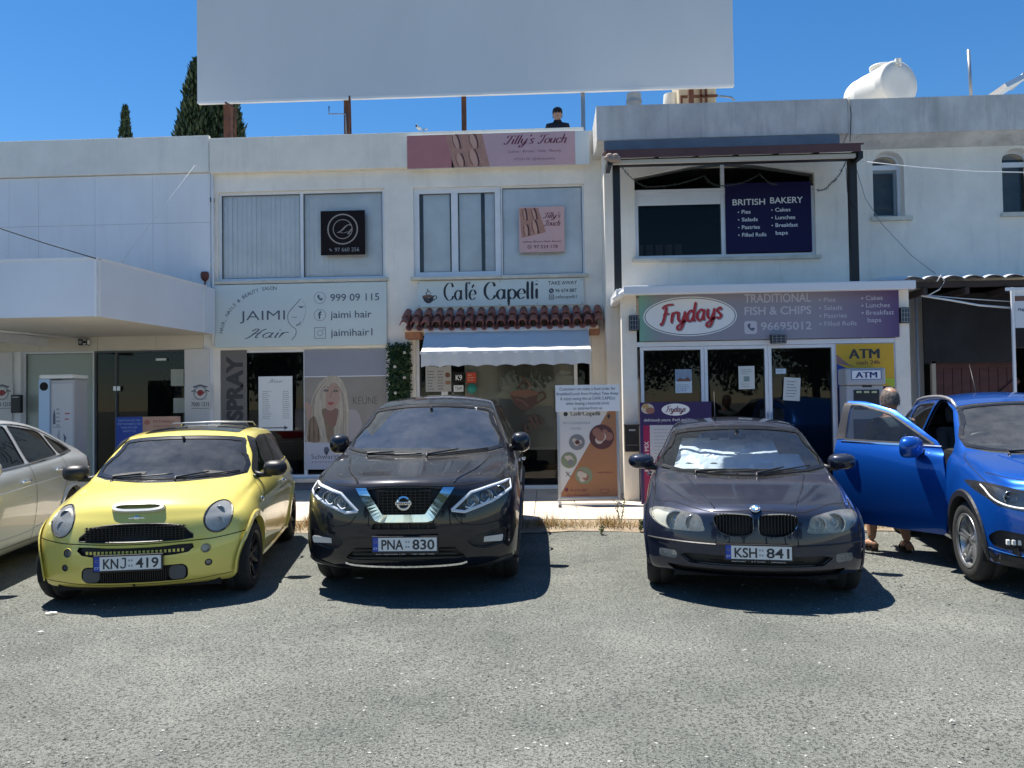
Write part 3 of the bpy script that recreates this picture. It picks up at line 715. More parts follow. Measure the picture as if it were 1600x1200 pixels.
# pergola on the kiosk roof
PG = Thing('pergola', (at(1150,450,YF+.15).x, YF+0.15, at(1150,450,YF+.1).z), 'black steel balcony pergola with brown sheet roof in front of the bakery window', 'pergola')
PBL = mat('black painted steel', (0.016,0.015,0.016), 0.5)
BRS = mat('brown roof sheet', (0.115,0.05,0.045), 0.55, var=0.25, vscale=3)
YG = YF+0.12
pzb = at(1150,447,YG).z
for l, r in ((959,970),(1329,1341)):
    q = rect(l, 245, r, 447, YG); mb = MB(); mb.box(q[0], q[1], YG, YG+0.10, pzb-0.05, q[3], PBL, 0.004); PG.part('post', mb)
qb = rect(959, 246, 1341, 254, YG); mb = MB(); mb.box(qb[0], qb[1], YG+0.003, YG+0.097, qb[2], qb[3]+0.03, PBL, 0.004); 
PG.part('beam', mb)
q = rect(946, 229, 1350, 243, YG-0.25); mb = MB()
zf0, zf1 = q[2], q[3]
# roof sheet: slopes up to the wall
mb.obox(((q[0]+q[1])/2, (YG-0.25+YP-0.05)/2, (zf1+zf1+0.18)/2-0.01), ((q[1]-q[0])/2,0,0), (0,(YP-0.05-YG+0.25)/2,0.09), (0,-0.003,0.012), BRS)
mb.box(q[0]+0.05, q[1]-0.05, YG-0.262, YG-0.25, zf0+0.01, zf1-0.01, BRS)
PG.part('roof_sheet', mb)
mb = MB()
for i in range(7): 
    x = qb[0]+0.05+(qb[1]-qb[0]-0.1)*i/6; mb.obox((x,(YG+YP)/2-0.1,(zf0+zf1)/2+0.03),(0.02,0,0),(0,(YP-YG)/2+0.05,0.075),(0,0,0.03),PBL)
mb.box(q[0]+0.12, q[1]-0.1, YG-0.2, YG-0.13, zf0-0.06, zf0-0.004, mat('cream batten', (0.55,0.52,0.45), 0.7))
for sx_ in (q[0]+0.03, q[1]-0.08): mb.box(sx_, sx_+0.07, YG-0.24, YG+0.2, zf0-0.09, zf0+0.02, PBL)
PG.part('rafters', mb)
mb = MB(); q2 = rect(944, 215, 1312, 232, YP-0.06); mb.box(q2[0], q2[1], YP-0.06, YP-0.003, q2[2], q2[3], mat('slate flashing', (0.12,0.17,0.22), 0.6, var=0.2)); PG.part('flashing', mb)
# torn rolled cover at the left end
mb = MB()
for k in range(6): mb.ball((q[0]+0.03+0.05*k*0.6, YG-0.26, zf0+0.01+0.03*sin(k*2)), 0.05, mat('dirty tarp', (0.33,0.26,0.22), 0.9, bump=0.5, bscale=30), 8, (1.2,1,0.8+0.2*(k%2)))
PG.part('rolled_tarp', mb)
# tinsel garland
TIN = mat('old garland', (0.05,0.06,0.05), 0.8)
def garland(pts_px, Y, lab):
    mb = MB(); P = []
    for a, b in zip(pts_px, pts_px[1:]):
        for k in range(10):
            t = k/10; P.append(at(a[0]+(b[0]-a[0])*t, a[1]+(b[1]-a[1])*t+5*sin(pi*t)*1.0, Y))
    P.append(at(*pts_px[-1], Y)); mb.tube(P, 0.006, TIN, 5)
    rg = random.Random(5)
    for a, b in zip(P, P[1:]):
        for k in range(7):
            c = a.lerp(b, rg.random()); d = Vector((rg.uniform(-1,1), rg.uniform(-1,1), rg.uniform(-1,1))).normalized()*0.045; e = Vector((rg.uniform(-1,1),0,rg.uniform(-1,1)))*0.006
            mb.face([c-e, c+e, c+d], TIN)
    tag(mb.build('garland'), lab, 'garland')
garland([(972,262),(1010,292),(1100,275),(1128,290),(1188,272),(1215,288)], YG+0.3, 'dark tinsel garland drooping across the bakery window top')
garland([(1276,297),(1300,285),(1322,252)], YG+0.12, 'short dark tinsel garland hanging off the right pergola post')

# ============================================================ KIOSK (fish and chips shop front)
KS = Thing('kiosk', ((FXa+FXb)/2, YF+0.5, 0), 'white framed glass front of the fish and chips takeaway, built out below the pergola', 'kiosk')
SG = rect(999, 462, 1404, 530, YF); zsT = SG[3]+0.25
mb = MB()
q = rect(985, 530, 1002, 788, YF); 
mb.box(FXa-0.11, FXa+0.12, YF-0.02, YF+0.18, 0.05, 3.3, WALL2, 0.006); KS.part('pillar', mb); mb = MB()
mb.box(FXb-0.12, FXb+0.10, YF-0.02, YF+0.18, 0.05, 3.3, WALL2, 0.006)
mb.box(FXb-0.0, FXb+0.08, YF+0.181, YR-0.002, 0.05, 3.3, WALL2)
KS.part('pillar', mb)
xs_ = [at(1001,600,YF).x, at(1101,600,YF).x, at(1201,600,YF).x, at(1306,600,YF).x, at(1402,600,YF).x]
zK1 = SG[2]-0.01
mb = MB(); mb.box(xs_[0]-0.06, xs_[4]+0.06, YF-0.012, YF+0.06, zK1-0.075, zK1-0.002, WFR, 0.004); KS.part('lintel', mb)
for i in range(4):
    nm = ('shop_window', 'door', 'door', 'door_panel')[i]
    f = glazing(KS, xs_[i]+0.002, xs_[i+1]-0.002, 0.07, zK1-0.08, YF, fw_=0.05, gm=(GLASSD if i < 3 else BLK), name=nm)
    if i in (1, 2):
        mb = MB(); hx = xs_[i+1]-0.03 if i == 1 else xs_[i]+0.03; mb.tube([(hx,YF-0.04,1.0),(hx,YF-0.04,1.4)], 0.012, ALU); mb.box(hx-.01,hx+.01,YF-.04,YF,1.05,1.07,ALU); mb.box(hx-.01,hx+.01,YF-.04,YF,1.33,1.35,ALU); mb.build('handle', f)
mb = MB()   # flat roof and white gutter edge
gz0, gz1 = at(1200,456,YF-0.3).z, at(1200,442,YF-0.3).z
gx0, gx1 = at(974,452,YF-.3).x, at(1432,452,YF-.3).x
mb.box(gx0-.05, gx1, YF-0.2, YR-0.003, gz0+0.02, gz1-0.02, mat('white roof sheet', (0.8,0.8,0.8), 0.5)); KS.part('roof', mb)
mb = MB(); mb.box(gx0, gx1, YF-0.3, YF-0.19, gz0, gz1, mat('white gutter', (0.80,0.80,0.80), 0.45), 0.018)
mb.tube([(gx0-0.12,YF-0.1,gz0-0.04),(gx0+0.06,YF-0.26,(gz0+gz1)/2)],0.05,MATS['white gutter'],8)
mb.box(gx0-0.1, gx0-0.0, YF-0.19, YR-.01, gz0-0.03, gz1-0.03, MATS['white gutter'], 0.01); KS.part('gutter', mb)
for px in (1087,1276,1160,1350): 
    pass
mb = MB(); room(mb, xs_[0], xs_[4], YF+0.07, YR-0.002, 0.06, zK1, DARKR); bmesh.ops.delete(mb.bm, geom=[mb.bm.faces[:][0]], context='FACES_ONLY')
KS.part('interior', mb)
mb = MB(); STEEL = mat('counter steel', (0.30,0.30,0.31), 0.35, metal=0.5)
mb.box(xs_[1]+0.4, xs_[3]+0.2, YR+1.2, YR+1.9, 0.06, 1.0, mat('counter front', (0.10,0.09,0.09), 0.5)); mb.box(xs_[2]+0.45, xs_[2]+0.9, YR+1.2, YR+1.6, 1.0, 1.42, STEEL, 0.01)
mb.box(xs_[0]+0.3, xs_[0]+1.5, YR+2.2, YR+2.5, 0.06, 1.8, mat('red fridge', (0.16,0.05,0.04), 0.5)); 
cnt = mb.build('counter'); tag(cnt, 'dark serving counter with a pale steel box inside the takeaway', 'counter')

# corrugated porch and side yard on the right
YX = 11.9
CR = mat('white corrugated sheet', (0.78,0.79,0.80), 0.5, var=0.1, vscale=2)
PO = Thing('porch', (at(1520,500,YX+.5).x, YX+0.5, 0), 'white corrugated sheet porch roof over the dark side yard right of the takeaway', 'porch')
cx0, cx1 = at(1412,437,YX).x, 11.0; cz = at(1500,433,YX).z
mb = MB(); x = cx0; st_ = 0.036
rows_ = []
k = 0
while x < cx1:
    ph = (x-cx0)/0.30*2*pi; s_ = 0.026*(abs(sin(ph/2))**0.7)*2-0.02
    rows_.append((mb._v((x,YX,cz+s_)), mb._v((x,YR-0.002,cz+0.16+s_)), mb._v((x,YX,cz+s_-0.008)))); x += 0.025
for A, B in zip(rows_, rows_[1:]):
    f_ = mb.bm.faces.new((A[0],B[0],B[1],A[1])); f_.smooth = True; f_ = mb.bm.faces.new((A[0],A[2],B[2],B[0]))
mb.mi(CR); PO.part('corrugated_roof', mb)
mb = MB(); dz = cz-0.05
for yy in (YX+0.08, YX+0.6): mb.box(cx0+0.1, cx1, yy, yy+0.07, dz-0.10+(yy-YX)*0.15, dz-0.01+(yy-YX)*0.15, mat('dark timber', (0.05,0.035,0.03), 0.8))
for i in range(7): mb.box(cx0+0.3+i*0.62, cx0+0.36+i*0.62, YX+0.02, YR-0.05, dz-0.2, dz-0.101, MATS['dark timber'])
PO.part('timber_frame', mb)
mb = MB(); q = rect(1443, 458, 1586, 567, YX+0.5); mb.box(q[0], q[1], YX+0.5, YX+0.53, q[2], q[3], mat('black shade cloth', (0.022,0.022,0.024), 0.9, var=0.3, vscale=3)); PO.part('shade_cloth', mb)
for px0, px1, yt in ((1407,1411,500),(1418,1424,470),(1432,1438,462)):
    q = rect(px0, yt, px1, 760, YX+0.45); mb = MB(); mb.tube([((q[0]+q[1])/2,YX+0.45,0.05),((q[0]+q[1])/2,YX+0.45,q[3])], 0.022, mat('grey pipe', (0.25,0.27,0.30), 0.5), 8); tag(PO.part('downpipe', mb))
FE = Thing('timber_fence', (at(1530,600,YX+.6).x, YX+0.6, 0), 'dark maroon timber gate fence below the black shade cloth behind the blue car', 'fence')
mb = MB(); q = rect(1462, 565, 1590, 760, YX+0.6); MAR = mat('maroon timber', (0.085,0.03,0.028), 0.7, var=0.3, vscale=3, stretch=(1,1,6))
n_ = 9
for i in range(n_): a = q[0]+(q[1]-q[0])*i/n_; mb.box(a+0.004, q[0]+(q[1]-q[0])*(i+1)/n_-0.004, YX+0.6, YX+0.63, 0.05, q[3]-0.09, MAR, 0.003)
FE.part('boards', mb); mb = MB(); mb.box(q[0]-0.02, q[1], YX+0.57, YX+0.598, q[3]-0.1, q[3], MAR); mb.obox(((q[0]+q[1])/2,YX+0.585,1.3),(0.65,0,0.55),(0,0.012,0),(-0.03,0,0.035),MAR); FE.part('rail', mb)
mb = MB(); p_ = rect(1456, 565, 1462, 760, YX+0.55); mb.box(p_[0], p_[1], YX+0.5, YX+0.56, 0.05, p_[3], mat('weathered post', (0.40,0.35,0.28), 0.85)); FE.part('post', mb)
# ============================================================ CARS
TYRE = mat('tyre rubber', (0.022,0.022,0.023), 0.8, bump=0.15, bscale=90, var=0.3, vscale=20)
CHROME = mat('chrome', (0.82,0.84,0.87), 0.08, metal=1.0)
TRIM = mat('black trim', (0.02,0.02,0.022), 0.45, bump=0.1, bscale=150)
GAP = mat('panel gap', (0.008,0.008,0.008), 0.9)
MESHG = mat('grille black', (0.008,0.008,0.009), 0.5)
SEATM = mat('seat cloth', (0.08,0.08,0.085), 0.9, bump=0.2, bscale=150)
LINER = mat('cabin lining', (0.17,0.17,0.165), 0.9)
SILVW = mat('silver alloy', (0.50,0.51,0.52), 0.3, metal=0.85, var=0.1, vscale=10)
BLKW = mat('black alloy', (0.02,0.02,0.022), 0.35, metal=0.3)
LAMPG = glass_mat('lamp lens', (0.93,0.94,0.95), 0.9, dust=0.10)
LAMPC = mat('lamp bowl', (0.62,0.63,0.64), 0.16, metal=0.95)
LAMPY = mat('yellowed lamp lens', (0.50,0.50,0.40), 0.2, coat=1.0, var=0.2, vscale=9)
WINDS = glass_mat('windscreen glass', (0.86,0.93,0.95), 1.0, ior=1.65, dust=0.06)
SIDEG = glass_mat('tinted side glass', (0.28,0.31,0.32), 1.0, ior=1.55, dust=0.03)
REDL = mat('red lamp', (0.35,0.01,0.015), 0.15, coat=1.0)
PLW = mat('plate white', (0.78,0.78,0.76), 0.45)
PLB = mat('plate blue', (0.01,0.06,0.42), 0.4)
FILLER = mat('foil shade', (0.86,0.92,0.98), 0.3, metal=0.25, bump=0.5, bscale=9)

LAMPC2 = 0
def lerpc(tab, y):
    if y <= tab[0][0]: return tab[0][1]
    for (a, va), (b, vb) in zip(tab, tab[1:]):
        if y <= b: return va+(vb-va)*(y-a)/(b-a)
    return tab[-1][1]

class Car:
    """Body = box-topology cage (side rows x stations x columns) with a bowed nose and tail, subdivided;
    panels (glass, lamps, grilles, arches) are then cut out of that surface along their outlines."""
    A = [0, .34, .66, .88, 1.0]
    def __init__(s, root, S, paint, levels=2):
        s.root = root; s.S = S; s.paint = paint
        bm = bmesh.new(); st = S['ys']; nk = 8; AC = s.A; cols = [-a for a in AC[::-1][:-1]]+AC
        nS = len(st)
        def rowpt(y, k):
            wp = lerpc(S['plan'], y)
            zb = lerpc(S['bot'], y); zbelt = lerpc(S['belt'], y); zt = lerpc(S['edge'], y); wt = lerpc(S['wtop'], y)
            tum = lerpc(S.get('beltin', [(0, 0.03)]), y)
            wg = max(wt, wp-tum-0.045); 
            inn = lerpc(S.get('tuck', [(0, 0.05)]), y)
            if k == 0: return (wp-inn-0.06, zb)
            if k == 1: return (wp-inn, zb+0.05)
            if k == 2: return (wp-inn*0.35, zb+(zbelt-zb)*0.30)
            if k == 3: return (wp, zb+(zbelt-zb)*0.58)
            if k == 4: return (wp-0.006, zb+(zbelt-zb)*0.82)
            if k == 5: return (wp-tum, zbelt)
            if k == 6: return (wg+(wt-wg)*0.12, zbelt+(zt-zbelt)*0.16+0.004)
            return (wt, zt)
        def topz(y, a):
            zc = lerpc(S['top'], y); ze = lerpc(S['edge'], y)
            return zc+(ze-zc)*abs(a)**S.get('crown', 2.2)
        def bow(y, a):
            return -lerpc(S['bow'], y)*(1-abs(a)**2.2)
        V = {}
        y0, yN = st[0], st[-1]
        nose, tail = S['nose'], S['tail']
        def nosey(k, a): return nose[k][0]+(y0-nose[k][0])*abs(a)**nose[k][1]
        def taily(k, a): return tail[k][0]+(yN-tail[k][0])*abs(a)**tail[k][1]
        for j, y in enumerate(st):
            for sgn in (-1, 1):
                for k in range(nk):
                    x, z = rowpt(y, k); V[('s', j, sgn, k)] = bm.verts.new((sgn*x, y, z))
            for ci, a in enumerate(cols[1:-1]):
                w7, z7 = rowpt(y, 7); w0, z0 = rowpt(y, 0)
                if j == 0: yt = nosey(7, a); yb = nosey(0, a)
                elif j == nS-1: yt = taily(7, a); yb = taily(0, a)
                else:
                    # blend: stations near the ends follow the bowed ends
                    yt = y+bow(y, a); yb = y
                ys_ = y
                V[('t', j, ci+1)] = bm.verts.new((a*w7, yt, topz(y, a)))
                V[('b', j, ci+1)] = bm.verts.new((a*w0, yb, z0))
        nc = len(cols)
        def T(j, ci): return V[('s', j, -1, 7)] if ci == 0 else V[('s', j, 1, 7)] if ci == nc-1 else V[('t', j, ci)]
        def B(j, ci): return V[('s', j, -1, 0)] if ci == 0 else V[('s', j, 1, 0)] if ci == nc-1 else V[('b', j, ci)]
        for k in range(1, nk-1):
            for ci, a in enumerate(cols[1:-1]):
                w_, z_ = rowpt(y0, k); zc = nose[k][2] if len(nose[k]) > 2 else z_
                V[('f', k, ci+1)] = bm.verts.new((a*w_, nosey(k, a), zc+(z_-zc)*a*a))
                w_, z_ = rowpt(yN, k); zc = tail[k][2] if len(tail[k]) > 2 else z_
                V[('r', k, ci+1)] = bm.verts.new((a*w_, taily(k, a), zc+(z_-zc)*a*a))
        def Fv(t, j, k, ci):
            if k == 0: return B(j, ci)
            if k == nk-1: return T(j, ci)
            if ci == 0: return V[('s', j, -1, k)]
            if ci == nc-1: return V[('s', j, 1, k)]
            return V[(t, k, ci)]
        for j in range(nS-1):
            for k in range(nk-1):
                for sgn in (-1, 1):
                    bm.faces.new((V[('s',j,sgn,k)], V[('s',j+1,sgn,k)], V[('s',j+1,sgn,k+1)], V[('s',j,sgn,k+1)]))
            for ci in range(nc-1):
                bm.faces.new((T(j,ci), T(j,ci+1), T(j+1,ci+1), T(j+1,ci))); bm.faces.new((B(j,ci), B(j,ci+1), B(j+1,ci+1), B(j+1,ci)))
        for k in range(nk-1):
            for ci in range(nc-1):
                bm.faces.new((Fv('f',0,k,ci), Fv('f',0,k,ci+1), Fv('f',0,k+1,ci+1), Fv('f',0,k+1,ci)))
                bm.faces.new((Fv('r',nS-1,k,ci), Fv('r',nS-1,k,ci+1), Fv('r',nS-1,k+1,ci+1), Fv('r',nS-1,k+1,ci)))
        bmesh.ops.recalc_face_normals(bm, faces=bm.faces)
        cl = bm.edges.layers.float.new('crease_edge')
        for e in bm.edges:      # light creases keep belt and hood edges
            pass
        me = bpy.data.meshes.new('c'); bm.to_mesh(me); bm.free()
        o = bpy.data.objects.new('c', me); COL.objects.link(o); md = o.modifiers.new('s', 'SUBSURF'); md.levels = levels; md.render_levels = levels
        bpy.context.view_layer.update()
        me2 = bpy.data.meshes.new_from_object(o.evaluated_get(bpy.context.evaluated_depsgraph_get()))
        bpy.data.objects.remove(o); bpy.data.meshes.remove(me)
        s.bm = bmesh.new(); s.bm.from_mesh(me2); bpy.data.meshes.remove(me2)
        # arch flares: push the sides out a little around the wheels
        fl = S.get('flare', 0.0)
        if fl:
            for v in s.bm.verts:
                for wy in (S['wf'], S['wr']):
                    d = sqrt((v.co.y-wy)**2+(v.co.z-S['wrad'])**2)
                    q = max(0, 1-abs(d-S['arch'])/0.16)
                    if abs(v.co.x) > 0.6 and q > 0 and v.co.z < S['wrad']+S['arch']+.15: v.co.x += math.copysign(fl*q*q*(3-2*q), v.co.x)
        bmesh.ops.recalc_face_normals(s.bm, faces=s.bm.faces)
        for f in s.bm.faces: f.smooth = True
        s.ref = s.bm.copy(); s.ref.normal_update(); s.ref.verts.ensure_lookup_table(); s.ref.faces.ensure_lookup_table()
        s.tree = BVHTree.FromBMesh(s.ref)
        s.n = 0
    # --- normals of the uncut surface
    def nrm(s, p):
        loc, n, i, d = s.tree.find_nearest(p)
        f = s.ref.faces[i]; W = 0; N_ = Vector()
        for v in f.verts:
            w_ = 1/((v.co-loc).length+1e-4)**1.5; N_ += v.normal*w_
        return N_.normalized()
    def hit(s, view, u, v):
        """view 'f' looks back along +y at (x,z); 'l' / 'r' look from +x / -x at (y,z); 't' from above at (x,y)"""
        o, d = {'f': (Vector((u,-3,v)), Vector((0,1,0))), 'b': (Vector((u,9,v)), Vector((0,-1,0))), 'l': (Vector((3,u,v)), Vector((-1,0,0))), 'r': (Vector((-3,u,v)), Vector((1,0,0))), 't': (Vector((u,v,4)), Vector((0,0,-1)))}[view]
        h = s.tree.ray_cast(o, d)
        if h[0] is None:
            c = s.tree.find_nearest(o+d*3); return c[0], s.nrm(c[0])
        return h[0], s.nrm(h[0])
    AX = {'f': (0, 2, Vector((0,-1,0))), 'b': (0, 2, Vector((0,1,0))), 'l': (1, 2, Vector((1,0,0))), 'r': (1, 2, Vector((-1,0,0))), 't': (0, 1, Vector((0,0,1)))}
    def cut(s, view, poly, facing=0.05, pred=None):
        """cut the outline into the body and return its faces as a new bmesh (removed from the body)"""
        iu, iv, dr = s.AX[view]; bm = s.bm; bm.normal_update()
        pu = [p[0] for p in poly]; pv = [p[1] for p in poly]; b0, b1, c0, c1 = min(pu)-.01, max(pu)+.01, min(pv)-.01, max(pv)+.01
        def box(f):
            us = [v.co[iu] for v in f.verts]; vs = [v.co[iv] for v in f.verts]; return min(us), max(us), min(vs), max(vs)
        cand = set()
        for f in bm.faces:
            if f.normal.dot(dr) > facing and (pred is None or pred(f.calc_center_median())):
                q = box(f)
                if q[1] > b0 and q[0] < b1 and q[3] > c0 and q[2] < c1: cand.add(f)
        n = len(poly)
        for i in range(n):
            a, b = Vector(poly[i]), Vector(poly[(i+1) % n]); e = b-a
            if e.length < 1e-5: continue
            nr = Vector((e.y, -e.x)).normalized(); mn = (min(a.x,b.x)-.002, max(a.x,b.x)+.002, min(a.y,b.y)-.002, max(a.y,b.y)+.002)
            sel = []
            for f in cand:
                if not f.is_valid: continue
                q = box(f)
                if q[1] >= mn[0] and q[0] <= mn[1] and q[3] >= mn[2] and q[2] <= mn[3]:
                    ds = [(v.co[iu]-a.x)*nr.x+(v.co[iv]-a.y)*nr.y for v in f.verts]
                    if min(ds) < -1e-5 and max(ds) > 1e-5: sel.append(f)
            if not sel: continue
            P = Vector((0,0,0)); P[iu], P[iv] = a.x, a.y; Nn = Vector((0,0,0)); Nn[iu], Nn[iv] = nr.x, nr.y
            g = list(set(sel) | {e_ for f in sel for e_ in f.edges} | {v for f in sel for v in f.verts})
            ret = bmesh.ops.bisect_plane(bm, geom=g, dist=1e-5, plane_co=P, plane_no=Nn)
            for x in ret['geom']:
                if isinstance(x, bmesh.types.BMFace): cand.add(x)
            cand = {f for f in cand if f.is_valid}
        def inside(u, v):
            c = False
            for i in range(n):
                (x1, y1), (x2, y2) = poly[i], poly[(i+1) % n]
                if (y1 > v) != (y2 > v) and u < (x2-x1)*(v-y1)/(y2-y1)+x1: c = not c
            return c
        ins = []
        for f in cand:
            c = f.calc_center_median()
            if inside(c[iu], c[iv]): ins.append(f)
        out = bmesh.new(); vm = {}
        for f in ins:
            for v in f.verts:
                if v not in vm: vm[v] = out.verts.new(v.co)
        for f in ins:
            try: g = out.faces.new([vm[v] for v in f.verts]); g.smooth = True
            except ValueError: pass
        bmesh.ops.delete(bm, geom=ins, context='FACES')
        return out
    def mkpanel(s, name, bm, m, off=0.0, parent=None, depth=0.0, rimm=None, cn=True, flat_dir=None):
        """link a cut patch, moved by off along the surface normal, with a rim turned in by depth"""
        rim = MB()
        bm.normal_update()
        N_ = {v: s.nrm(v.co) for v in bm.verts}
        be = [e for e in bm.edges if len(e.link_faces) == 1]
        if depth:
            for e in be:
                a, b = e.verts; dn = (lambda v: flat_dir if flat_dir else N_[v])
                pa, pb = a.co.copy(), b.co.copy()
                f = rim.face([pa+N_[a]*0.0, pb+N_[b]*0.0, pb-dn(b)*depth, pa-dn(a)*depth], rimm or GAP)
        ns = {}
        for v in bm.verts:
            v.co = v.co+(N_[v]*off if not flat_dir else flat_dir*off)
        me = bpy.data.meshes.new(name); bm.verts.index_update(); nl = [N_[v] for v in bm.verts]
        bm.to_mesh(me); bm.free(); me.materials.append(m)
        if cn and me.vertices: me.normals_split_custom_set_from_vertices(nl)
        o = bpy.data.objects.new(name, me); COL.objects.link(o); o.parent = parent or s.root
        if depth:
            r = rim; s.rims = getattr(s, 'rims', []); s.rims.append(r)
        return o
    def finish_body(s, name='body'):
        s.bm.normal_update(); s.bm.verts.index_update()
        loose = [v for v in s.bm.verts if not v.link_faces]; bmesh.ops.delete(s.bm, geom=loose, context='VERTS')
        nl = [s.nrm(v.co) for v in s.bm.verts]
        # inner lining
        lin = MB(); mi = lin.mi(LINER)
        vm = {}
        for v, n_ in zip(s.bm.verts, nl):
            if v.co.z > 0.3: vm[v] = lin._v(v.co-n_*0.03)
        for f in s.bm.faces:
            if all(v in vm for v in f.verts):
                g = lin.bm.faces.new([vm[v] for v in f.verts]); g.smooth = True
        me = bpy.data.meshes.new(name); s.bm.to_mesh(me); s.bm.free(); me.materials.append(s.paint)
        me.normals_split_custom_set_from_vertices(nl)
        o = bpy.data.objects.new(name, me); COL.objects.link(o); o.parent = s.root; s.body = o
        lin.build('cabin_lining', s.root)
        if getattr(s, 'rims', None):
            tot = MB()
            for r in s.rims:
                mm = r.mats; r.bm.faces.ensure_lookup_table()
                for f in r.bm.faces: tot.face([v.co for v in f.verts], mm[f.material_index])
                r.bm.free()
            tot.build('seals', s.root)
        return o
    def ribbon(s, view, pts, wd, m, name='panel_gap', off=0.002, thick=0.0, n=8, parent=None, closed=False, side=None, mb=None, dens=0.03):
        P = catmull(pts, n) if n > 1 else [Vector(p) for p in pts]
        Q = [P[0]]
        for a, b in zip(P, P[1:]):
            k = max(1, int((b-a).length/dens)); Q += [a.lerp(b, (i+1)/k) for i in range(k)]
        H = [s.hit(view, q.x, q.y) for q in Q]
        own = mb is None; mb = mb or MB(); L = []
        for i, (p, nn_) in enumerate(H):
            d = (H[min(i+1, len(H)-1)][0]-H[max(i-1, 0)][0])
            if d.length < 1e-6: d = Vector((0,0,1))
            d.normalize(); sd_ = d.cross(nn_).normalized()*wd/2
            L.append((p+sd_+nn_*off, p-sd_+nn_*off, p+nn_*(off+thick), p, nn_))
        for A, B in zip(L, L[1:]):
            if thick:
                mb.face([A[0], A[2], B[2], B[0]], m, True); mb.face([A[2], A[1], B[1], B[2]], m, True)
                for q in (0, 1): mb.face([A[q], B[q], B[3], A[3]], m)
            else: mb.face([A[0], A[1], B[1], B[0]], m)
        if own: return mb.build(name, parent or s.root)
    # --- parts
    def arch(s, y, r, z, side):
        """wheel arch opening, lip and inner well"""
        sg = 1 if side == 'l' else -1; n = 28
        pts = [(y+r*cos(a), z+r*sin(a)) for a in [(-0.22+(pi+0.44)*i/n) for i in range(n+1)]]
        pts = pts+[(y-r*0.99, -0.1), (y+r*0.99, -0.1)]
        p = s.cut(side, pts, facing=-0.3, pred=lambda c: sg*c.x > 0.45)
        p.free()
        lip = MB(); H = []
        for a in [(-0.2+(pi+0.4)*i/n) for i in range(n+1)]:
            u, v = y+r*cos(a), z+r*sin(a); h, nn_ = s.hit(side, y+(r+0.012)*cos(a), z+(r+0.012)*sin(a)); H.append((h, Vector((0, cos(a), sin(a)))))
        LM = s.S.get('lipmat') or s.paint; lw = s.S.get('lipw', 0.02); X = Vector((sg, 0, 0))
        for (p0, r0_), (p1, r1_) in zip(H, H[1:]):
            o0, o1 = p0+X*0.012, p1+X*0.012
            lip.face([o0-r0_*0.014, o1-r1_*0.014, o1+r1_*lw, o0+r0_*lw], LM, True)
            lip.face([o0-r0_*0.014, o0-r0_*0.014-X*0.06, o1-r1_*0.014-X*0.06, o1-r1_*0.014], LM, True)
            lip.face([o0+r0_*lw, o1+r1_*lw, o1+r1_*(lw+0.012)-X*0.016, o0+r0_*(lw+0.012)-X*0.016], LM, True)
        lip.build('arch_lip', s.root)
        well = MB(); xo, xi = sg*(abs(H[n//2][0].x)-0.03), sg*0.42
        for i in range(n):
            a, b = -0.3+(pi+0.6)*i/n, -0.3+(pi+0.6)*(i+1)/n
            A = [(x, y+r*1.0*cos(t), z+r*1.0*sin(t)) for x, t in ((xo,a),(xo,b),(xi,b),(xi,a))]; well.face(A, BLKM)
            well.face([(xi, y, z-0.1), A[2], A[3]], BLKM)
        well.build('wheel_well', s.root)
    def wheel(s, x, y, rad, wid, rimr, spokes, rimm, style='twin', steer=0.0, label=None):
        sg = 1 if x > 0 else -1
        e = MB(); e.M = Matrix.Translation((x, y, rad)) @ Matrix.Rotation(steer, 4, 'Z') @ Matrix.Diagonal((sg, 1, 1, 1))
        hw = wid/2
        prof = [(rimr-0.01,-hw),(rimr+0.03,-hw),(rad-0.035,-hw-0.004),(rad-0.01,-hw+0.02),(rad,-hw+0.05),(rad,-0.01),(rad-0.006,-0.008),(rad-0.006,0.0),(rad,0.002),(rad,hw-0.05),(rad-0.01,hw-0.02),(rad-0.035,hw+0.004),(rimr+0.03,hw+0.006),(rimr+0.008,hw-0.002),(rimr-0.01,hw-0.01),(rimr-0.01,-hw)]
        e.lathe(prof, TYRE, 44, axis='x')
        w_ = e.build('wheel', s.root)
        r = MB(); r.M = e.M if False else Matrix.Translation((x, y, rad)) @ Matrix.Rotation(steer, 4, 'Z') @ Matrix.Diagonal((sg, 1, 1, 1))
        r.lathe([(rimr-0.005,-hw+.01),(rimr-0.02,-0.02),(rimr-0.02,hw-0.04),(rimr+0.004,hw-0.006),(rimr+0.006,hw+0.004),(rimr-0.004,hw+0.006),(rimr-0.016,hw-0.012)], rimm, 44, axis='x')
        r.lathe([(0.001,hw-0.035),(0.03,hw-0.032),(0.034,hw-0.04),(0.07,hw-0.05),(0.075,hw-0.09)], rimm, 20, axis='x')
        r.lathe([(0.001,0.0),(rimr-0.05,0.0)], BLKM, 24, axis='x')       # brake and backing disc
        r.lathe([(0.02,hw-0.12),(rimr*0.72,hw-0.12),(rimr*0.72,hw-0.135)], GREY, 28, axis='x')
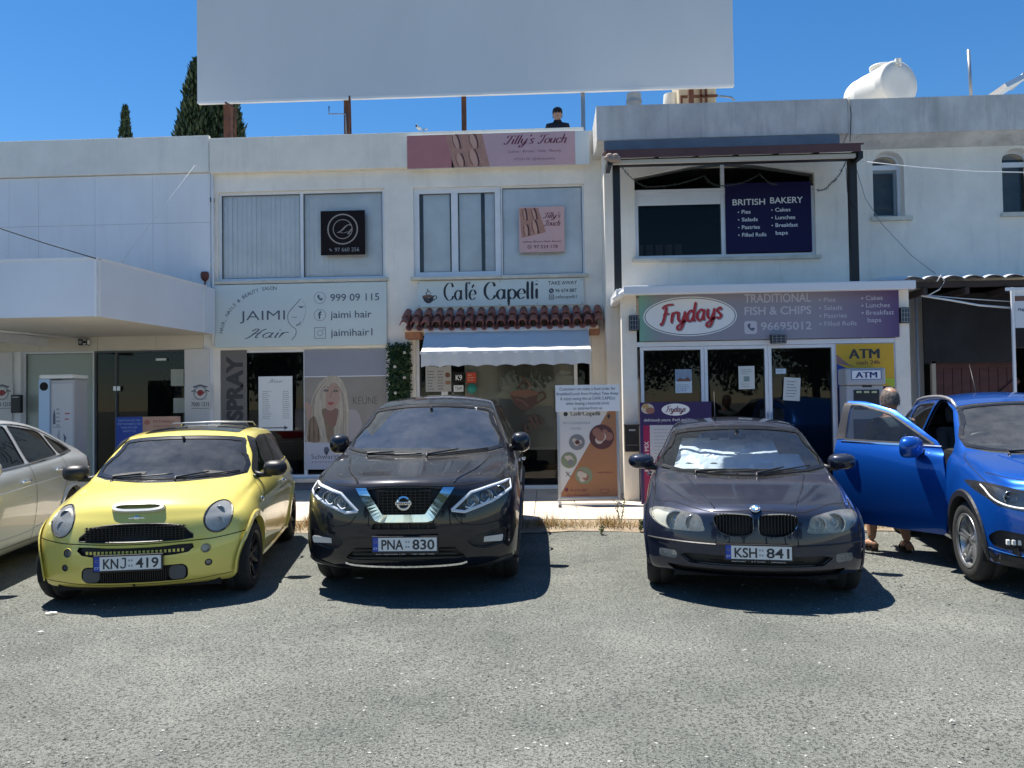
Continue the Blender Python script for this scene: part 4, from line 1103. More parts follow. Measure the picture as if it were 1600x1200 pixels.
        for i in range(spokes):
            for off in ((-0.10, 0.10) if style == 'twin' else (0,)):
                t = 2*pi*i/spokes+0.3; a0, a1 = t+off*0.6, t+off*(1.5 if style == 'twin' else 1)
                w0, w1 = (0.018, 0.014) if style == 'twin' else (0.03, 0.02)
                c0_, c1_ = Vector((0, cos(a0), sin(a0))), Vector((0, cos(a1), sin(a1)))
                p0, p1 = c0_*0.05, c1_*(rimr-0.012); d = (p1-p0).normalized(); n_ = Vector((0, -d.z, d.y)); X0, X1 = hw-0.040, hw-0.014
                F_ = [p0+n_*w0+Vector((X0,0,0)), p0-n_*w0+Vector((X0,0,0)), p1-n_*w1+Vector((X1,0,0)), p1+n_*w1+Vector((X1,0,0))]
                m0 = (F_[0]+F_[1])/2+Vector((0.008,0,0)); m1 = (F_[2]+F_[3])/2+Vector((0.006,0,0))
                r.face([F_[0], m0, m1, F_[3]], rimm); r.face([m0, F_[1], F_[2], m1], rimm)
                D = Vector((-0.035,0,0)); r.face([F_[0],F_[3],F_[3]+D,F_[0]+D], rimm); r.face([F_[1],F_[2],F_[2]+D,F_[1]+D], rimm)
        r.build('rim', w_); return w_
    def recess(s, name, view, poly, depth, m, wallm=None, pred=None, lining=None, facing=0.05, rimw=0.0, rimm=None, parent=None):
        """cut an opening and set its floor back by depth"""
        p = s.cut(view, poly, facing=facing, pred=pred)
        if not p.faces: p.free(); return None
        dr = s.AX[view][2]
        # frame walls
        mb = MB()
        for e in [e for e in p.edges if len(e.link_faces) == 1]:
            a, b = e.verts; mb.face([a.co.copy(), b.co.copy(), b.co-dr*depth, a.co-dr*depth], wallm or m)
        mi = mb.mi(m); vm = {v: mb._v(v.co-dr*depth) for v in p.verts}
        for f in p.faces: g = mb.bm.faces.new([vm[v] for v in f.verts]); g.material_index = mi; g.smooth = True
        p.free()
        return mb.build(name, parent or s.root)
    def lamp(s, view, poly, depth=0.10, pred=None, lens=None, bowl=None, balls=(), facing=0.05, drl=None, name='headlight', back=None):
        p = s.cut(view, poly, facing=facing, pred=pred)
        if not p.faces: p.free(); return None
        dr = s.AX[view][2]; mb = MB()
        for e in [e for e in p.edges if len(e.link_faces) == 1]:
            a, b = e.verts; mb.face([a.co-dr*0.002, b.co-dr*0.002, b.co-dr*depth, a.co-dr*depth], back or TRIM)
        m = bowl or LAMPC; mi = mb.mi(m); vm = {v: mb._v(v.co-dr*depth) for v in p.verts}
        for f in p.faces: g = mb.bm.faces.new([vm[v] for v in f.verts]); g.material_index = mi
        for (u, v, r, mm) in balls:      # reflector bowls / projectors
            h, n_ = s.hit(view, u, v); c = h-dr*(0.028)
            ax = dr; t = Vector((0,0,1)).cross(ax).normalized(); q = ax.cross(t)
            old = mb.M; mb.M = Matrix(((t.x,q.x,ax.x,c.x),(t.y,q.y,ax.y,c.y),(t.z,q.z,ax.z,c.z),(0,0,0,1)))
            mb.lathe([(r*1.12,0.004),(r*1.04,0.01),(r,0.0),(r*0.8,-0.03),(r*0.45,-0.055),(r*0.42,-0.04),(r*0.25,-0.03),(0.001,-0.026)], mm, 24); mb.M = old
        hl = mb.build(name, s.root)
        s.mkpanel('lens', p, lens or LAMPG, off=0.0, parent=hl)
        if drl:
            s.ribbon(view, drl, 0.012, mat('daylight strip', (0.75,0.78,0.82), 0.25), name='light_strip', off=-0.02, thick=0.006, parent=hl, n=4)
        return hl
    def plate(s, txt, x, z, tilt=0.0, w=0.52, h=0.112, gap=None):
        h_, n_ = s.hit('f', x, z)
        ys = [s.hit('f', x+dx, z+dz)[0].y for dx in (-0.2, 0, 0.2) for dz in (-0.05, 0, 0.05)]
        y = min(ys)-0.012 if gap is None else gap
        mb = MB(); mb.box(x-w/2-0.008, x+w/2+0.008, y, y+0.03, z-h/2-0.012, z+h/2+0.008, BLK, 0.003)
        pl = mb.build('number_plate', s.root)
        sg = Sign(x-w/2, x+w/2, z-h/2, z+h/2, y)
        sg.rect(0.085, 0, 1, 1, PLW, 1); sg.rect(0, 0, 0.085, 1, PLB, 1)
        sg.rect(0.085, 0.0, 1, 0.02, INK, 2); sg.rect(0.085, 0.975, 1, 1.0, INK, 2); sg.rect(0.992, 0.0, 1, 1, INK, 2)
        sg.text('CY', 0.043, 0.86, 0.16, PLW, align='c', bold=0.01, l=3)
        for k in range(12): sg.disc(0.043+0.022*cos(k*pi/6), 0.3+0.1*sin(k*pi/6), 0.0018, mat('plate gold', (0.6,0.45,0.03), 0.5), l=3, seg=6)
        a, b = txt.split()
        if a[-1] == 'J':
            sg.text(a[:2], 0.135, 0.85, 0.68, INK, w=0.225, bold=0.018, l=2); sg.line([(.462,.17),(.462,.66)], .0105, INK); sg.line([(.41,.17),(.47,.17)], .0105, INK); sg.line([(.4625,.62),(.458,.74),(.445,.81),(.42,.83),(.40,.78),(.392,.70)], .0105, INK)
        else: sg.text(a, 0.135, 0.85, 0.68, INK, w=0.34, bold=0.018, l=2)
        sg.text(b, 0.615, 0.85, 0.68, INK, w=0.34, bold=0.018, l=2)
        g_ = mat('plate grey', (0.35,0.36,0.40), 0.6)
        for q in (0.518, 0.558):
            for v in (0.26, 0.62): sg.rect(q-0.013, v, q+0.013, v+0.13, g_, 2)
        sg.mb.build('plate_lettering', pl)
        # dealer strip below
        return pl
    def mirror(s, side, y, z, sz=(0.13,0.10,0.085), m=None, out=0.10, arm=0.0, tilt=0.0):
        sg = 1 if side == 'l' else -1; h, n_ = s.hit(side, y, z-0.05)
        c = Vector((h.x+sg*(out+sz[0]*0.75), y+0.0, z)); mb = MB()
        prof = [(0.001,-1.0),(0.45,-0.93),(0.75,-0.72),(0.93,-0.35),(1.0,0.1),(0.98,0.55),(0.90,0.62)]
        old = mb.M; mb.M = Matrix.Translation(c) @ Matrix.Rotation(-sg*0.12, 4, 'Z') @ Matrix.Diagonal((sz[0], sz[1], sz[2], 1))
        n = 24; rings = []
        for r, yy in prof:
            rings.append([mb._v((r*math.copysign(abs(cos(2*pi*k/n))**0.75, cos(2*pi*k/n)), yy, r*math.copysign(abs(sin(2*pi*k/n))**0.8, sin(2*pi*k/n)))) for k in range(n)])
        mi = mb.mi(m or s.paint)
        for A_, B_ in zip(rings, rings[1:]):
            for k in range(n):
                f = mb.bm.faces.new((A_[k], A_[(k+1)%n], B_[(k+1)%n], B_[k])); f.smooth = True; f.material_index = mi
        mb.M = old
        mr = mb.build('wing_mirror', s.root)
        g = MB(); g.M = Matrix.Translation(c) @ Matrix.Rotation(-sg*0.12, 4, 'Z') @ Matrix.Diagonal((sz[0], sz[1], sz[2], 1)); g.face([(0.88*cos(2*pi*k/20), 0.6, 0.88*sin(2*pi*k/20)) for k in range(20)], CHROME); g.build('mirror_glass', mr)
        a = MB(); a.tube([h+Vector((-sg*0.02,0.0,0)), h+Vector((sg*0.04,-0.005,-0.01)), c+Vector((-sg*sz[0]*0.3,0,-sz[2]*0.7))], 0.02, TRIM, 8, rs=[0.035,0.026,0.03]); a.build('mirror_arm', mr)
        return mr
    def wiper(s, a, b, elbow=0.25):
        """a: pivot (x,z) at the screen base, b: tip in front view"""
        mb = MB(); P = []
        for i in range(9):
            t = i/8; u, v = a[0]+(b[0]-a[0])*t, a[1]+(b[1]-a[1])*t; h, n_ = s.hit('f', u, v); P.append(h+n_*0.018)
        h0, n0 = s.hit('f', *a)
        mb.tube([p-Vector((0,0,0.004)) for p in P], 0.007, BLK, 6); 
        mb.tube([h0-Vector((0,0.05,0.02)), h0+n0*0.03, P[4]+n0*0.022], 0.009, BLK, 6, rs=[0.016,0.011,0.006]); mb.ball(h0-Vector((0,0.05,0.02)), 0.018, BLK, 8)
        return mb.build('wiper', s.root)
    def cabin(s, ydash, zdash, wheel_x, zseat, ys=(0.5, 1.45), w=0.68, rear=True, seatm=None, wheel_dy=0.36):
        """dashboard, steering wheel, seats; ys: front/rear seat-back offset behind the dash"""
        sm = seatm or SEATM; mb = MB()
        mb.box(-w, w, ydash, ydash+0.42, zdash-0.45, zdash, TRIM, 0.05); mb.box(-0.12, 0.12, ydash+0.1, ydash+1.2, zdash-0.6, zdash-0.3, TRIM, 0.03)
        mb.box(wheel_x-0.18, wheel_x+0.18, ydash+0.12, ydash+0.4, zdash-0.06, zdash+0.05, TRIM, 0.035); mb.build('dashboard', s.root)
        mb = MB(); c = Vector((wheel_x, ydash+wheel_dy+0.1, zdash-0.02)); n = 28; tl = 0.42
        def wp(a, r): return c+Vector((r*cos(a), -r*sin(a)*sin(tl)*-1*-1, r*sin(a)*cos(tl)))
        ring = [wp(2*pi*k/n, 0.185) for k in range(n+1)]; mb.tube(ring, 0.016, TRIM, 8, caps=False)
        for a in (pi*0.02, pi*0.98, pi*1.5): mb.tube([c, wp(a, 0.18)], 0.018, TRIM, 6)
        mb.ball(c, 0.062, TRIM, 12, (1,0.6,1)); mb.build('steering_wheel', s.root)
        def seat(x, y, hw=0.24, name='seat'):
            mb = MB(); z0 = zseat
            mb.box(x-hw, x+hw, y-0.48, y+0.05, z0-0.16, z0, sm, 0.05)
            old = mb.M; mb.M = Matrix.Translation((x, y, z0-0.05)) @ Matrix.Rotation(-0.28, 4, 'X'); mb.box(-hw, hw, -0.06, 0.07, 0, 0.56, sm, 0.05)
            mb.box(-hw+0.01, -hw+0.08, -0.10, 0.0, 0.1, 0.5, sm, 0.03); mb.box(hw-0.08, hw-0.01, -0.10, 0.0, 0.1, 0.5, sm, 0.03)
            mb.M = old; st_ = mb.build(name, s.root)
            mb = MB(); mb.M = Matrix.Translation((x, y, z0-0.05)) @ Matrix.Rotation(-0.28, 4, 'X'); mb.box(-0.13, 0.13, -0.05, 0.06, 0.61, 0.80, sm, 0.045); mb.tube([(-0.05,0,0.5),(-0.05,0,0.65)],0.008,CHROME); mb.tube([(0.05,0,0.5),(0.05,0,0.65)],0.008,CHROME); mb.build('headrest', st_)
        seat(0.36, ydash+0.42+ys[0]); seat(-0.36, ydash+0.42+ys[0])
        if rear:
            mb = MB(); y = ydash+0.42+ys[1]; mb.box(-0.62, 0.62, y-0.45, y+0.05, zseat-0.16, zseat, sm, 0.05); old = mb.M; mb.M = Matrix.Translation((0, y, zseat-0.03)) @ Matrix.Rotation(-0.25, 4, 'X'); mb.box(-0.62, 0.62, -0.06, 0.06, 0, 0.5, sm, 0.05)
            for x in (-0.38, 0.38): mb.box(x-0.12, x+0.12, -0.04, 0.05, 0.52, 0.66, sm, 0.04)
            mb.M = old; mb.build('rear_bench', s.root)
        mb = MB(); mb.box(-w, w, ydash, ydash+2.3, 0.25, 0.28, LINER); mb.build('cabin_floor', s.root)
    def inner_mirror(s, x, z, zdrop=0.06, sz=(0.11,0.03)):
        h, n_ = s.hit('f', x, z); mb = MB(); c = h+Vector((0, 0.10, -0.0))
        mb.box(c.x-sz[0], c.x+sz[0], c.y, c.y+0.025, c.z-sz[1]-0.02, c.z+sz[1]-0.02, BLK, 0.012); mb.tube([h+Vector((0,0.015,0.05)), c], 0.015, BLK, 6); mb.build('rearview_mirror', s.root)
    def antenna(s, x, y, h, lean=(0, 0.1), r=0.004):
        p, n_ = s.hit('t', x, y); mb = MB(); mb.tube([p, p+Vector((0,0,0.03)), p+Vector((lean[0], lean[1], h))], r, BLK, 6, rs=[0.014,0.008,0.002]); mb.build('antenna', s.root)
    def handle(s, side, y, z, m, ln=0.2):
        sg = 1 if side == 'l' else -1; mb = MB(); P = []
        for i in range(7):
            t = i/6; h, n_ = s.hit(side, y+ln*(t-0.5), z+0.012*(t-0.5)); P.append(h+n_*(0.004+0.034*sin(pi*t)**0.5))
        mb.tube(P, 0.013, m, 8, rs=[0.010,0.013,0.015,0.015,0.015,0.013,0.010])
        return mb.build('door_handle', s.root)
def rrect(x0, x1, z0, z1, r, n=4):
    P = []
    for cx, cz, a0 in ((x1-r, z0+r, -pi/2), (x1-r, z1-r, 0), (x0+r, z1-r, pi/2), (x0+r, z0+r, pi)):
        for i in range(n+1): a = a0+pi/2*i/n; P.append((cx+r*cos(a), cz+r*sin(a)))
    return P
def smoothpoly(P, n=4):
    Q = [P[-1]]+list(P)+[P[0], P[1]]; out = []
    for i in range(1, len(Q)-2):
        a, b, c, d = [Vector(q) for q in Q[i-1:i+3]]
        for k in range(n):
            t = k/n; v = 0.5*((2*b)+(c-a)*t+(2*a-5*b+4*c-d)*t*t+(3*b-a-3*c+d)*t**3); out.append((v.x, v.y))
    return out
def roundpoly(P, r=0.02, n=3):
    out = []
    for i in range(len(P)):
        a, b, c = Vector(P[i-1]), Vector(P[i]), Vector(P[(i+1) % len(P)])
        d0, d1 = (a-b), (c-b); q = min(r, d0.length*0.45, d1.length*0.45); p0, p1 = b+d0.normalized()*q, b+d1.normalized()*q
        for k in range(n+1):
            t = k/n; v = p0*(1-t)**2+b*2*t*(1-t)+p1*t*t; out.append((v.x, v.y))
    return out
def mx(P): return [(-x, z) for x, z in reversed(P)]
# ============================================================ SIGNS
def grad_mat(name, stops, axis=0, lo=0.0, hi=1.0, rough=0.45):
    m = bpy.data.materials.new(name); m.use_nodes = True; n = m.node_tree.nodes; L = m.node_tree.links; b = n['Principled BSDF']; b.inputs['Roughness'].default_value = rough
    tc = n.new('ShaderNodeTexCoord'); sx = n.new('ShaderNodeSeparateXYZ'); L.new(tc.outputs['Object'], sx.inputs[0])
    mr = n.new('ShaderNodeMapRange'); mr.inputs['From Min'].default_value = lo; mr.inputs['From Max'].default_value = hi; L.new(sx.outputs[axis], mr.inputs[0])
    rp = n.new('ShaderNodeValToRGB'); e = rp.color_ramp.elements
    while len(e) < len(stops): e.new(0.5)
    for el, (p, c) in zip(e, stops): el.position = p; el.color = (*c, 1)
    L.new(mr.outputs[0], rp.inputs[0]); L.new(rp.outputs[0], b.inputs['Base Color']); return m
class PSign:
    """a sign board built as a thing: board + print, art given in photo pixels inside the board's rectangle"""
    def __init__(s, name, l, t, r, b, Y, thick, board, label, cat='sign', bev=0.003, pname='board', group=None):
        s.px = (l, t, r, b); x0, x1, z0, z1 = rect(l, t, r, b, Y)
        s.T = Thing(name, ((x0+x1)/2, Y+thick/2, z0), label, cat, group); s.x = (x0, x1, z0, z1); s.Y = Y
        mb = MB(); mb.box(x0, x1, Y, Y+thick, z0, z1, board, bev); s.board = s.T.part(pname, mb)
        s.s = Sign(x0, x1, z0, z1, Y)
    def uv(s, px, py): l, t, r, b = s.px; return (px-l)/(r-l), (py-t)/(b-t)
    def H(s, h): return h/(s.px[3]-s.px[1])
    def Wd(s, w): return w/(s.px[2]-s.px[0])
    def m(s, p): return p/(s.px[2]-s.px[0])*s.s.w
    def text(s, t, px, py, h, mm, w=None, **k): u, v = s.uv(px, py); s.s.text(t, u, v, s.H(h), mm, w=s.Wd(w) if w else None, **k)
    def rect(s, l, t, r, b, mm, lay=1): a = s.uv(l, t); c = s.uv(r, b); s.s.rect(a[0], a[1], c[0], c[1], mm, lay)
    def poly(s, P, mm, lay=1): s.s.poly([s.uv(*p) for p in P], mm, lay)
    def disc(s, px, py, r, mm, lay=1, ry=None, rin=0, **k): u, v = s.uv(px, py); s.s.disc(u, v, s.m(r), mm, lay, ry=s.m(ry) if ry else None, rin=s.m(rin), **k)
    def line(s, P, w, mm, lay=2): s.s.line([s.uv(*p) for p in P], s.m(w), mm, lay)
    def curve(s, P, w, mm, lay=2): s.line([(q.x, q.y) for q in catmull(P, 5)], w, mm, lay)
    def word(s, t, px, py, xh, mm, w, **k): u, v = s.uv(px, py); s.s.word(t, u, v, s.m(xh), mm, s.Wd(w), **k)
    def lines(s, x0, x1, y0, y1, n, mm, h=1.0, lay=2, seed=1, jit=0.4, words=True):
        """rows of illegible small print"""
        rg = random.Random(seed)
        for i in range(n):
            y = y0+(y1-y0)*(i+0.5)/n; x = x0; e = x1-(x1-x0)*jit*rg.random()
            while x < e:
                ww = rg.uniform(2.0, 5.0)*h; s.rect(x, y-h/2, min(x+ww, e), y+h/2, mm, lay); x += ww+h*0.9
    def done(s, name='lettering'): return s.T.part(name, s.s.mb)
NAVY = mat('navy print', (0.012,0.010,0.06), 0.5, spec=.2); GOLD = mat('gold print', (0.46,0.34,0.26), 0.35, metal=0.5)
PINK = mat('pink print', (0.62,0.40,0.42), 0.5, var=0.06); ROSE = mat('rose print', (0.50,0.20,0.20), 0.5, var=0.08)
WINE = mat('wine print', (0.16,0.02,0.05), 0.5); SKIN = mat('print skin', (0.50,0.26,0.19), 0.5, var=0.12, vscale=8); SKIND = mat('print skin dark', (0.25,0.09,0.07), 0.5); LASH = mat('print lash', (0.03,0.012,0.02), 0.5)
GREYT = mat('grey print', (0.33,0.34,0.36), 0.5)
# hair salon sign
mid = mat('salon sign face', (0.62,0.70,0.69), 0.45, var=0.03, vscale=1.0)
S = PSign('shop_sign', 335, 443, 604, 541, YM-0.06, 0.055, mid, 'pale green-grey hair salon sign reading JAIMI Hair with a phone number', 'sign')
S.text('JAIMI', 375, 499, 15, INKB, w=71, bold=-0.008)
S.word('Hair', 386, 527, 8.2, INKB, 60, thick=.16, thin=.06, shear=.35, ang=.5)
t_ = 'HAIR, NAILS & BEAUTY SALON'
for i, ch in enumerate(t_):
    a = R_(170-84*i/(len(t_)-1)); px, py = 425+78*cos(a), 530-78*sin(a)
    if ch != ' ': S.text(ch, px, py, 5.6, INKB, align='c', rot=a-pi/2)
S.curve([(471,467),(458,481),(451,490),(451,501),(456,509),(463,515),(462,524),(456,531)], 0.9, INKB)
S.poly([(466,478),(471,481.5),(477,479),(472,479)], INKB, 2); S.curve([(457,495),(461,496),(465,495)], 0.7, INKB); S.curve([(463,508),(468,507),(470,503)], 1.3, INKB); S.curve([(474,470),(479,482),(476,497),(470,510)], 0.5, GREYT)
for y, k in ((466,0),(493,1)): S.disc(500.5, y, 9.3, GREYT, 1, rin=8.4)
S.s.phone(*S.uv(500.5,466), S.m(5.5), INKB); S.text('f', 500.5, 498.5, 11, INKB, align='c', bold=.03)
for a, b in (((492,512.5),(509,512.5)),((509,512.5),(509,529.5)),((509,529.5),(492,529.5)),((492,529.5),(492,512.5))): S.line([a, b], 1.1, GREYT)
S.disc(500.5, 521, 4.6, GREYT, 2, rin=3.6); S.disc(505.5, 516, 0.9, INKB, 2)
S.text('999 09 115', 517, 471.5, 11, INKB, w=76, bold=.006); S.text('jaimi hair', 517, 498, 11, INKB, w=64, bold=.006); S.text('jaimihair1', 517, 526, 11, INKB, w=65, bold=.006)
S.done()
# cafe sign
S = PSign('shop_sign', 652, 437, 912, 478, YM-0.04, 0.03, mat('cafe sign face', (0.70,0.76,0.73), 0.45, var=0.03), 'long white cafe sign reading Café Capelli with a coffee cup logo', 'sign')
S.word('Café', 694, 467.5, 15.5, INK, 51, thick=.26, thin=.035); S.word('Capelli', 757, 467.5, 15.5, INK, 86, thick=.26, thin=.035)
S.text('TAKE AWAY', 857, 446.5, 5.6, INK, w=45, bold=.004); S.disc(862, 456, 3.8, INK, 1); S.s.phone(*S.uv(862,456), S.m(2.3), PWHITE); S.text('96 674 887', 868, 458.5, 5.4, INK, w=33, bold=.004); S.text('cafecapelli1', 868, 468, 5.0, INK, w=33)
for a, b in (((858.5,462.5),(865.5,462.5)),((865.5,462.5),(865.5,469)),((865.5,469),(858.5,469)),((858.5,469),(858.5,462.5))): S.line([a,b], 1.0, INK)
S.disc(862, 466, 1.8, INK, 2, rin=1)
def cup(S, cx, cy, k, m, m2, lay=2):
    S.poly([(cx-14*k,cy-2*k),(cx-10*k,cy+7*k),(cx-4*k,cy+12*k),(cx+3*k,cy+12*k),(cx+9*k,cy+7*k),(cx+11*k,cy-2*k),(cx,cy+1*k)], m, lay); S.disc(cx-1.5*k, cy-3*k, 12.5*k, m2, lay+1, ry=3.2*k)
    S.curve([(cx+9*k,cy-2*k),(cx+15*k,cy-4*k),(cx+17*k,cy+1*k),(cx+9*k,cy+6*k)], 2.0*k, m, lay)
    S.curve([(cx-3*k,cy-6*k),(cx-6*k,cy-10*k),(cx-1*k,cy-14*k),(cx-4*k,cy-19*k)], 1.8*k, m, lay); S.curve([(cx+1*k,cy-6*k),(cx+4*k,cy-10*k),(cx,cy-15*k)], 1.3*k, m2, lay)
    S.curve([(cx-9*k,cy+2*k),(cx-3*k,cy+4*k),(cx+2*k,cy+9*k)], 1.2*k, m2, lay+2)
cup(S, 670, 463, .72, INK, mat('coffee print', (0.22,0.12,0.08), 0.5))
for px in (654.5, 735, 781.5, 840, 909): 
    for py in (440, 475.5): S.disc(px, py, 1.0, GREYT, 3)
S.done()
# beauty banner on the parapet
S = PSign('banner', 636, 208, 921, 260, YM-0.17, 0.045, mat('banner blank', (0.66,0.72,0.74), 0.5), "pink beauty banner reading Tilly's Touch fixed along the roof parapet", 'banner')
def lashes(S, q, lay=2):
    """close-up brows and lashes laid out in a slanted picture area; q maps (u,v)->px"""
    S.poly([q(0,0), q(1,0), q(1,1), q(0,1)], SKIN, lay)
    for (u, v, ru, rv, m_) in ((.30,.22,.10,.20,SKIND),(.78,.22,.12,.2,SKIND),(.28,.78,.12,.18,SKIND),(.68,.72,.13,.24,SKIND)):
        S.poly([q(u-.03+ru*1.1*cos(t), v+rv*1.15*sin(t)) for t in [2*pi*i/14 for i in range(14)]], mat('print skin light', (0.62,0.36,0.27), .5), lay+.5)
        S.curve([q(u+ru*.5*cos(t)-.02, v+rv*1.1*sin(t)) for t in (-1.5,-.8,0,.8,1.5)], 2.4, SKIND, lay+1)
        S.curve([q(u+ru*.5*cos(t), v+rv*sin(t)) for t in (-1.3,-.7,0,.7,1.3)], 1.2, LASH, lay+2)
        for i in range(9):
            a = -1.3+i*0.325; S.line([q(u+ru*.5*cos(a), v+rv*sin(a)), q(u+ru*.5*cos(a)+.055, v+rv*1.25*sin(a))], 0.35, LASH, lay+2)
        S.curve([q(u-ru*1.1, v-rv*.9), q(u-ru*1.4, v), q(u-ru*1.1, v+rv*.9)], 1.5, SKIND, lay+1)
S.rect(636, 208, 712, 260, ROSE, 1); S.rect(706, 208, 899, 260, PINK, 1)
lashes(S, lambda u, v: (696+14*v+u*(58-2*v), 208+52*v))
S.word("Tilly's", 788, 226, 8.2, WINE, 46, thick=.24, thin=.05, shear=.38); S.word('Touch', 841, 226, 8.2, WINE, 44, thick=.24, thin=.05, shear=.38)
S.text('Lashes · Brows · Nails · Beauty', 795, 239.5, 4.2, WINE, w=82, bold=-.01); S.text('97524178 | @tillystouchcy', 804, 251.5, 3.8, WINE, w=64, bold=-.01)
S.done()
# small poster in the upper cafe window
S = PSign('poster', 811, 323, 882, 394, YM-0.02, 0.008, mat('poster pink', (0.66,0.43,0.42), 0.5), "square pink Tilly's Touch poster on the frosted upper window", 'poster', bev=0)
lashes(S, lambda u, v: (812+3*v+u*(29+9*v), 325+46*v-u*8*v))
S.word("Tilly's", 849, 341, 5.2, WINE, 26, thick=.24, thin=.06, shear=.38); S.word('Touch', 850, 353, 5.2, WINE, 25, thick=.24, thin=.06, shear=.38)
S.text('Lashes Brows Nails Beauty', 817, 378.5, 2.8, WINE, w=60); S.disc(827, 385.5, 3.2, WINE, 2, rin=2.6); S.s.phone(*S.uv(827,385.5), S.m(2.0), WINE); S.text('97 524 178', 834, 388, 5.2, WINE, w=37)
S.done()
# black square plaque
S = PSign('plaque', 501, 329, 570, 398, YM-0.05, 0.03, mat('gloss black board', (0.014,0.009,0.010), 0.6, spec=.15), 'square black plaque with gold rings and phone number on the salon upper window', 'plaque')
S.disc(535.5, 358, 24, GOLD, 1, rin=22); S.disc(535.5, 358, 15.4, GOLD, 1, rin=14.2)
S.word('L', 526, 364, 7.5, GOLD, 17, thick=.2, thin=.06, shear=.4); S.word('t', 540, 366, 6, GOLD, 7, thick=.2, thin=.07, shear=.4)
S.s.phone(*S.uv(516.5,390), S.m(2.6), GREYT); S.text('97 660 256', 523, 393, 6.2, GREYT, w=38, bold=-.004)
for i in range(18):
    a = R_(160-140*i/17); S.text('LUXURY BEAUTY ROOM'[i], 535.5+18.4*cos(a), 358-18.4*sin(a), 2.6, GOLD, align='c', rot=a-pi/2) if False else None
S.done()
# bakery window board
S = PSign('poster', 1134, 285, 1268, 394, YR+0.02, 0.02, NAVY, 'dark navy board in the upper window reading BRITISH BAKERY', 'poster', bev=0)
S.text('BRITISH', 1145, 319.5, 9.4, PWHITE, w=51, bold=.01); S.text('BAKERY', 1204, 318, 9.4, PWHITE, w=51, bold=.01)
for i, t_ in enumerate(('Pies','Salads','Pastries','Filled Rolls')): S.text(t_, 1159, 333+i*12, 5.8, PWHITE, w=(14,25,28,38)[i], bold=.012); S.disc(1154, 330.5+i*12, 1.0, PWHITE, 2)
for i, t_ in enumerate(('Cakes','Lunches','Breakfast','baps')): S.text(t_, 1211.5, 331+i*12, 5.8, PWHITE, w=(24,31,35,19)[i], bold=.012); (i < 3) and S.disc(1206.5, 328.5+i*12, 1.0, PWHITE, 2)
S.done()
# takeaway fascia
q = rect(999, 456, 1405, 530, YF-0.06)
gm_ = grad_mat('fascia print', [(0,(0.20,0.42,0.32)),(.035,(0.21,0.33,0.30)),(.09,(0.28,0.28,0.32)),(.68,(0.28,0.27,0.33)),(.9,(0.17,0.13,0.23)),(1,(0.10,0.05,0.17))], 0, 0, 1)
gm_.node_tree.nodes['Map Range'].inputs['From Min'].default_value = -(q[1]-q[0])/2; gm_.node_tree.nodes['Map Range'].inputs['From Max'].default_value = (q[1]-q[0])/2
S = PSign('shop_sign', 999, 456, 1405, 530, YF-0.06, 0.045, PWHITE, 'purple-grey Frydays fish and chips fascia sign with a white oval logo', 'sign')
bd = S.board; bd.data.materials[0] = gm_
for v in bd.data.vertices: v.co.x -= (q[0]+q[1])/2      # keep the printed gradient centred on the board
bd.location.x += (q[0]+q[1])/2
LTXT = mat('faded print', (0.55,0.54,0.60), 0.5)
S.disc(1079, 492, 74, PWHITE, 1, ry=31.5, seg=44); S.disc(1079, 492, 71.5, INKB, 2, ry=29.6, rin=70, seg=44) if False else None
S.disc(1079, 492, 72, INKB, 2, ry=29.8, seg=44); S.disc(1079, 492, 70.6, PWHITE, 3, ry=28.6, seg=44)
RED = mat('logo red', (0.42,0.03,0.04), 0.45); LTXT
k_ = dict(thick=.30, thin=.16, shear=.22, rot=R_(5))
u, v = S.uv(1030, 504)
S.word('Frydays', 1031.5, 505.5, 17.0, mat('logo grey', (0.25,0.25,0.28), 0.5), 100, l=4, **k_); S.word('Frydays', 1030, 504, 17.0, RED, 100, l=5, **k_)
S.text('TRADITIONAL', 1165, 472.5, 13.5, LTXT, w=104, bold=.012); S.text('FISH & CHIPS', 1165, 491.5, 12.5, LTXT, w=104, bold=.012); S.text('96695012', 1190, 515.5, 12, LTXT, w=79, bold=.01)
S.s.mb.plate([(S.s.p(*S.uv(a,b))[0], S.s.p(*S.uv(a,b))[2]) for a,b in rrect(1164,1184,501,521.5,4)], [], S.Y-.003, S.Y-.003, LTXT); S.s.phone(*S.uv(1174,511), S.m(7.5), INKB, l=3)
for i, t_ in enumerate(('Pies','Salads','Pastries','Filled Rolls')): S.text(t_, 1289, 473.5+i*12.4, 7, LTXT, w=(18,28,35,50)[i], bold=.004); S.disc(1283, 470.5+i*12.4, 1.5, LTXT, 2)
for i, t_ in enumerate(('Cakes','Lunches','Breakfast','baps')): S.text(t_, 1354 if i < 3 else 1356, 472+i*11.4, 7, LTXT, w=(26,37,43,21)[i], bold=.004); (i < 3) and S.disc(1348.5, 469+i*11.4, 1.5, LTXT, 2)
S.done()
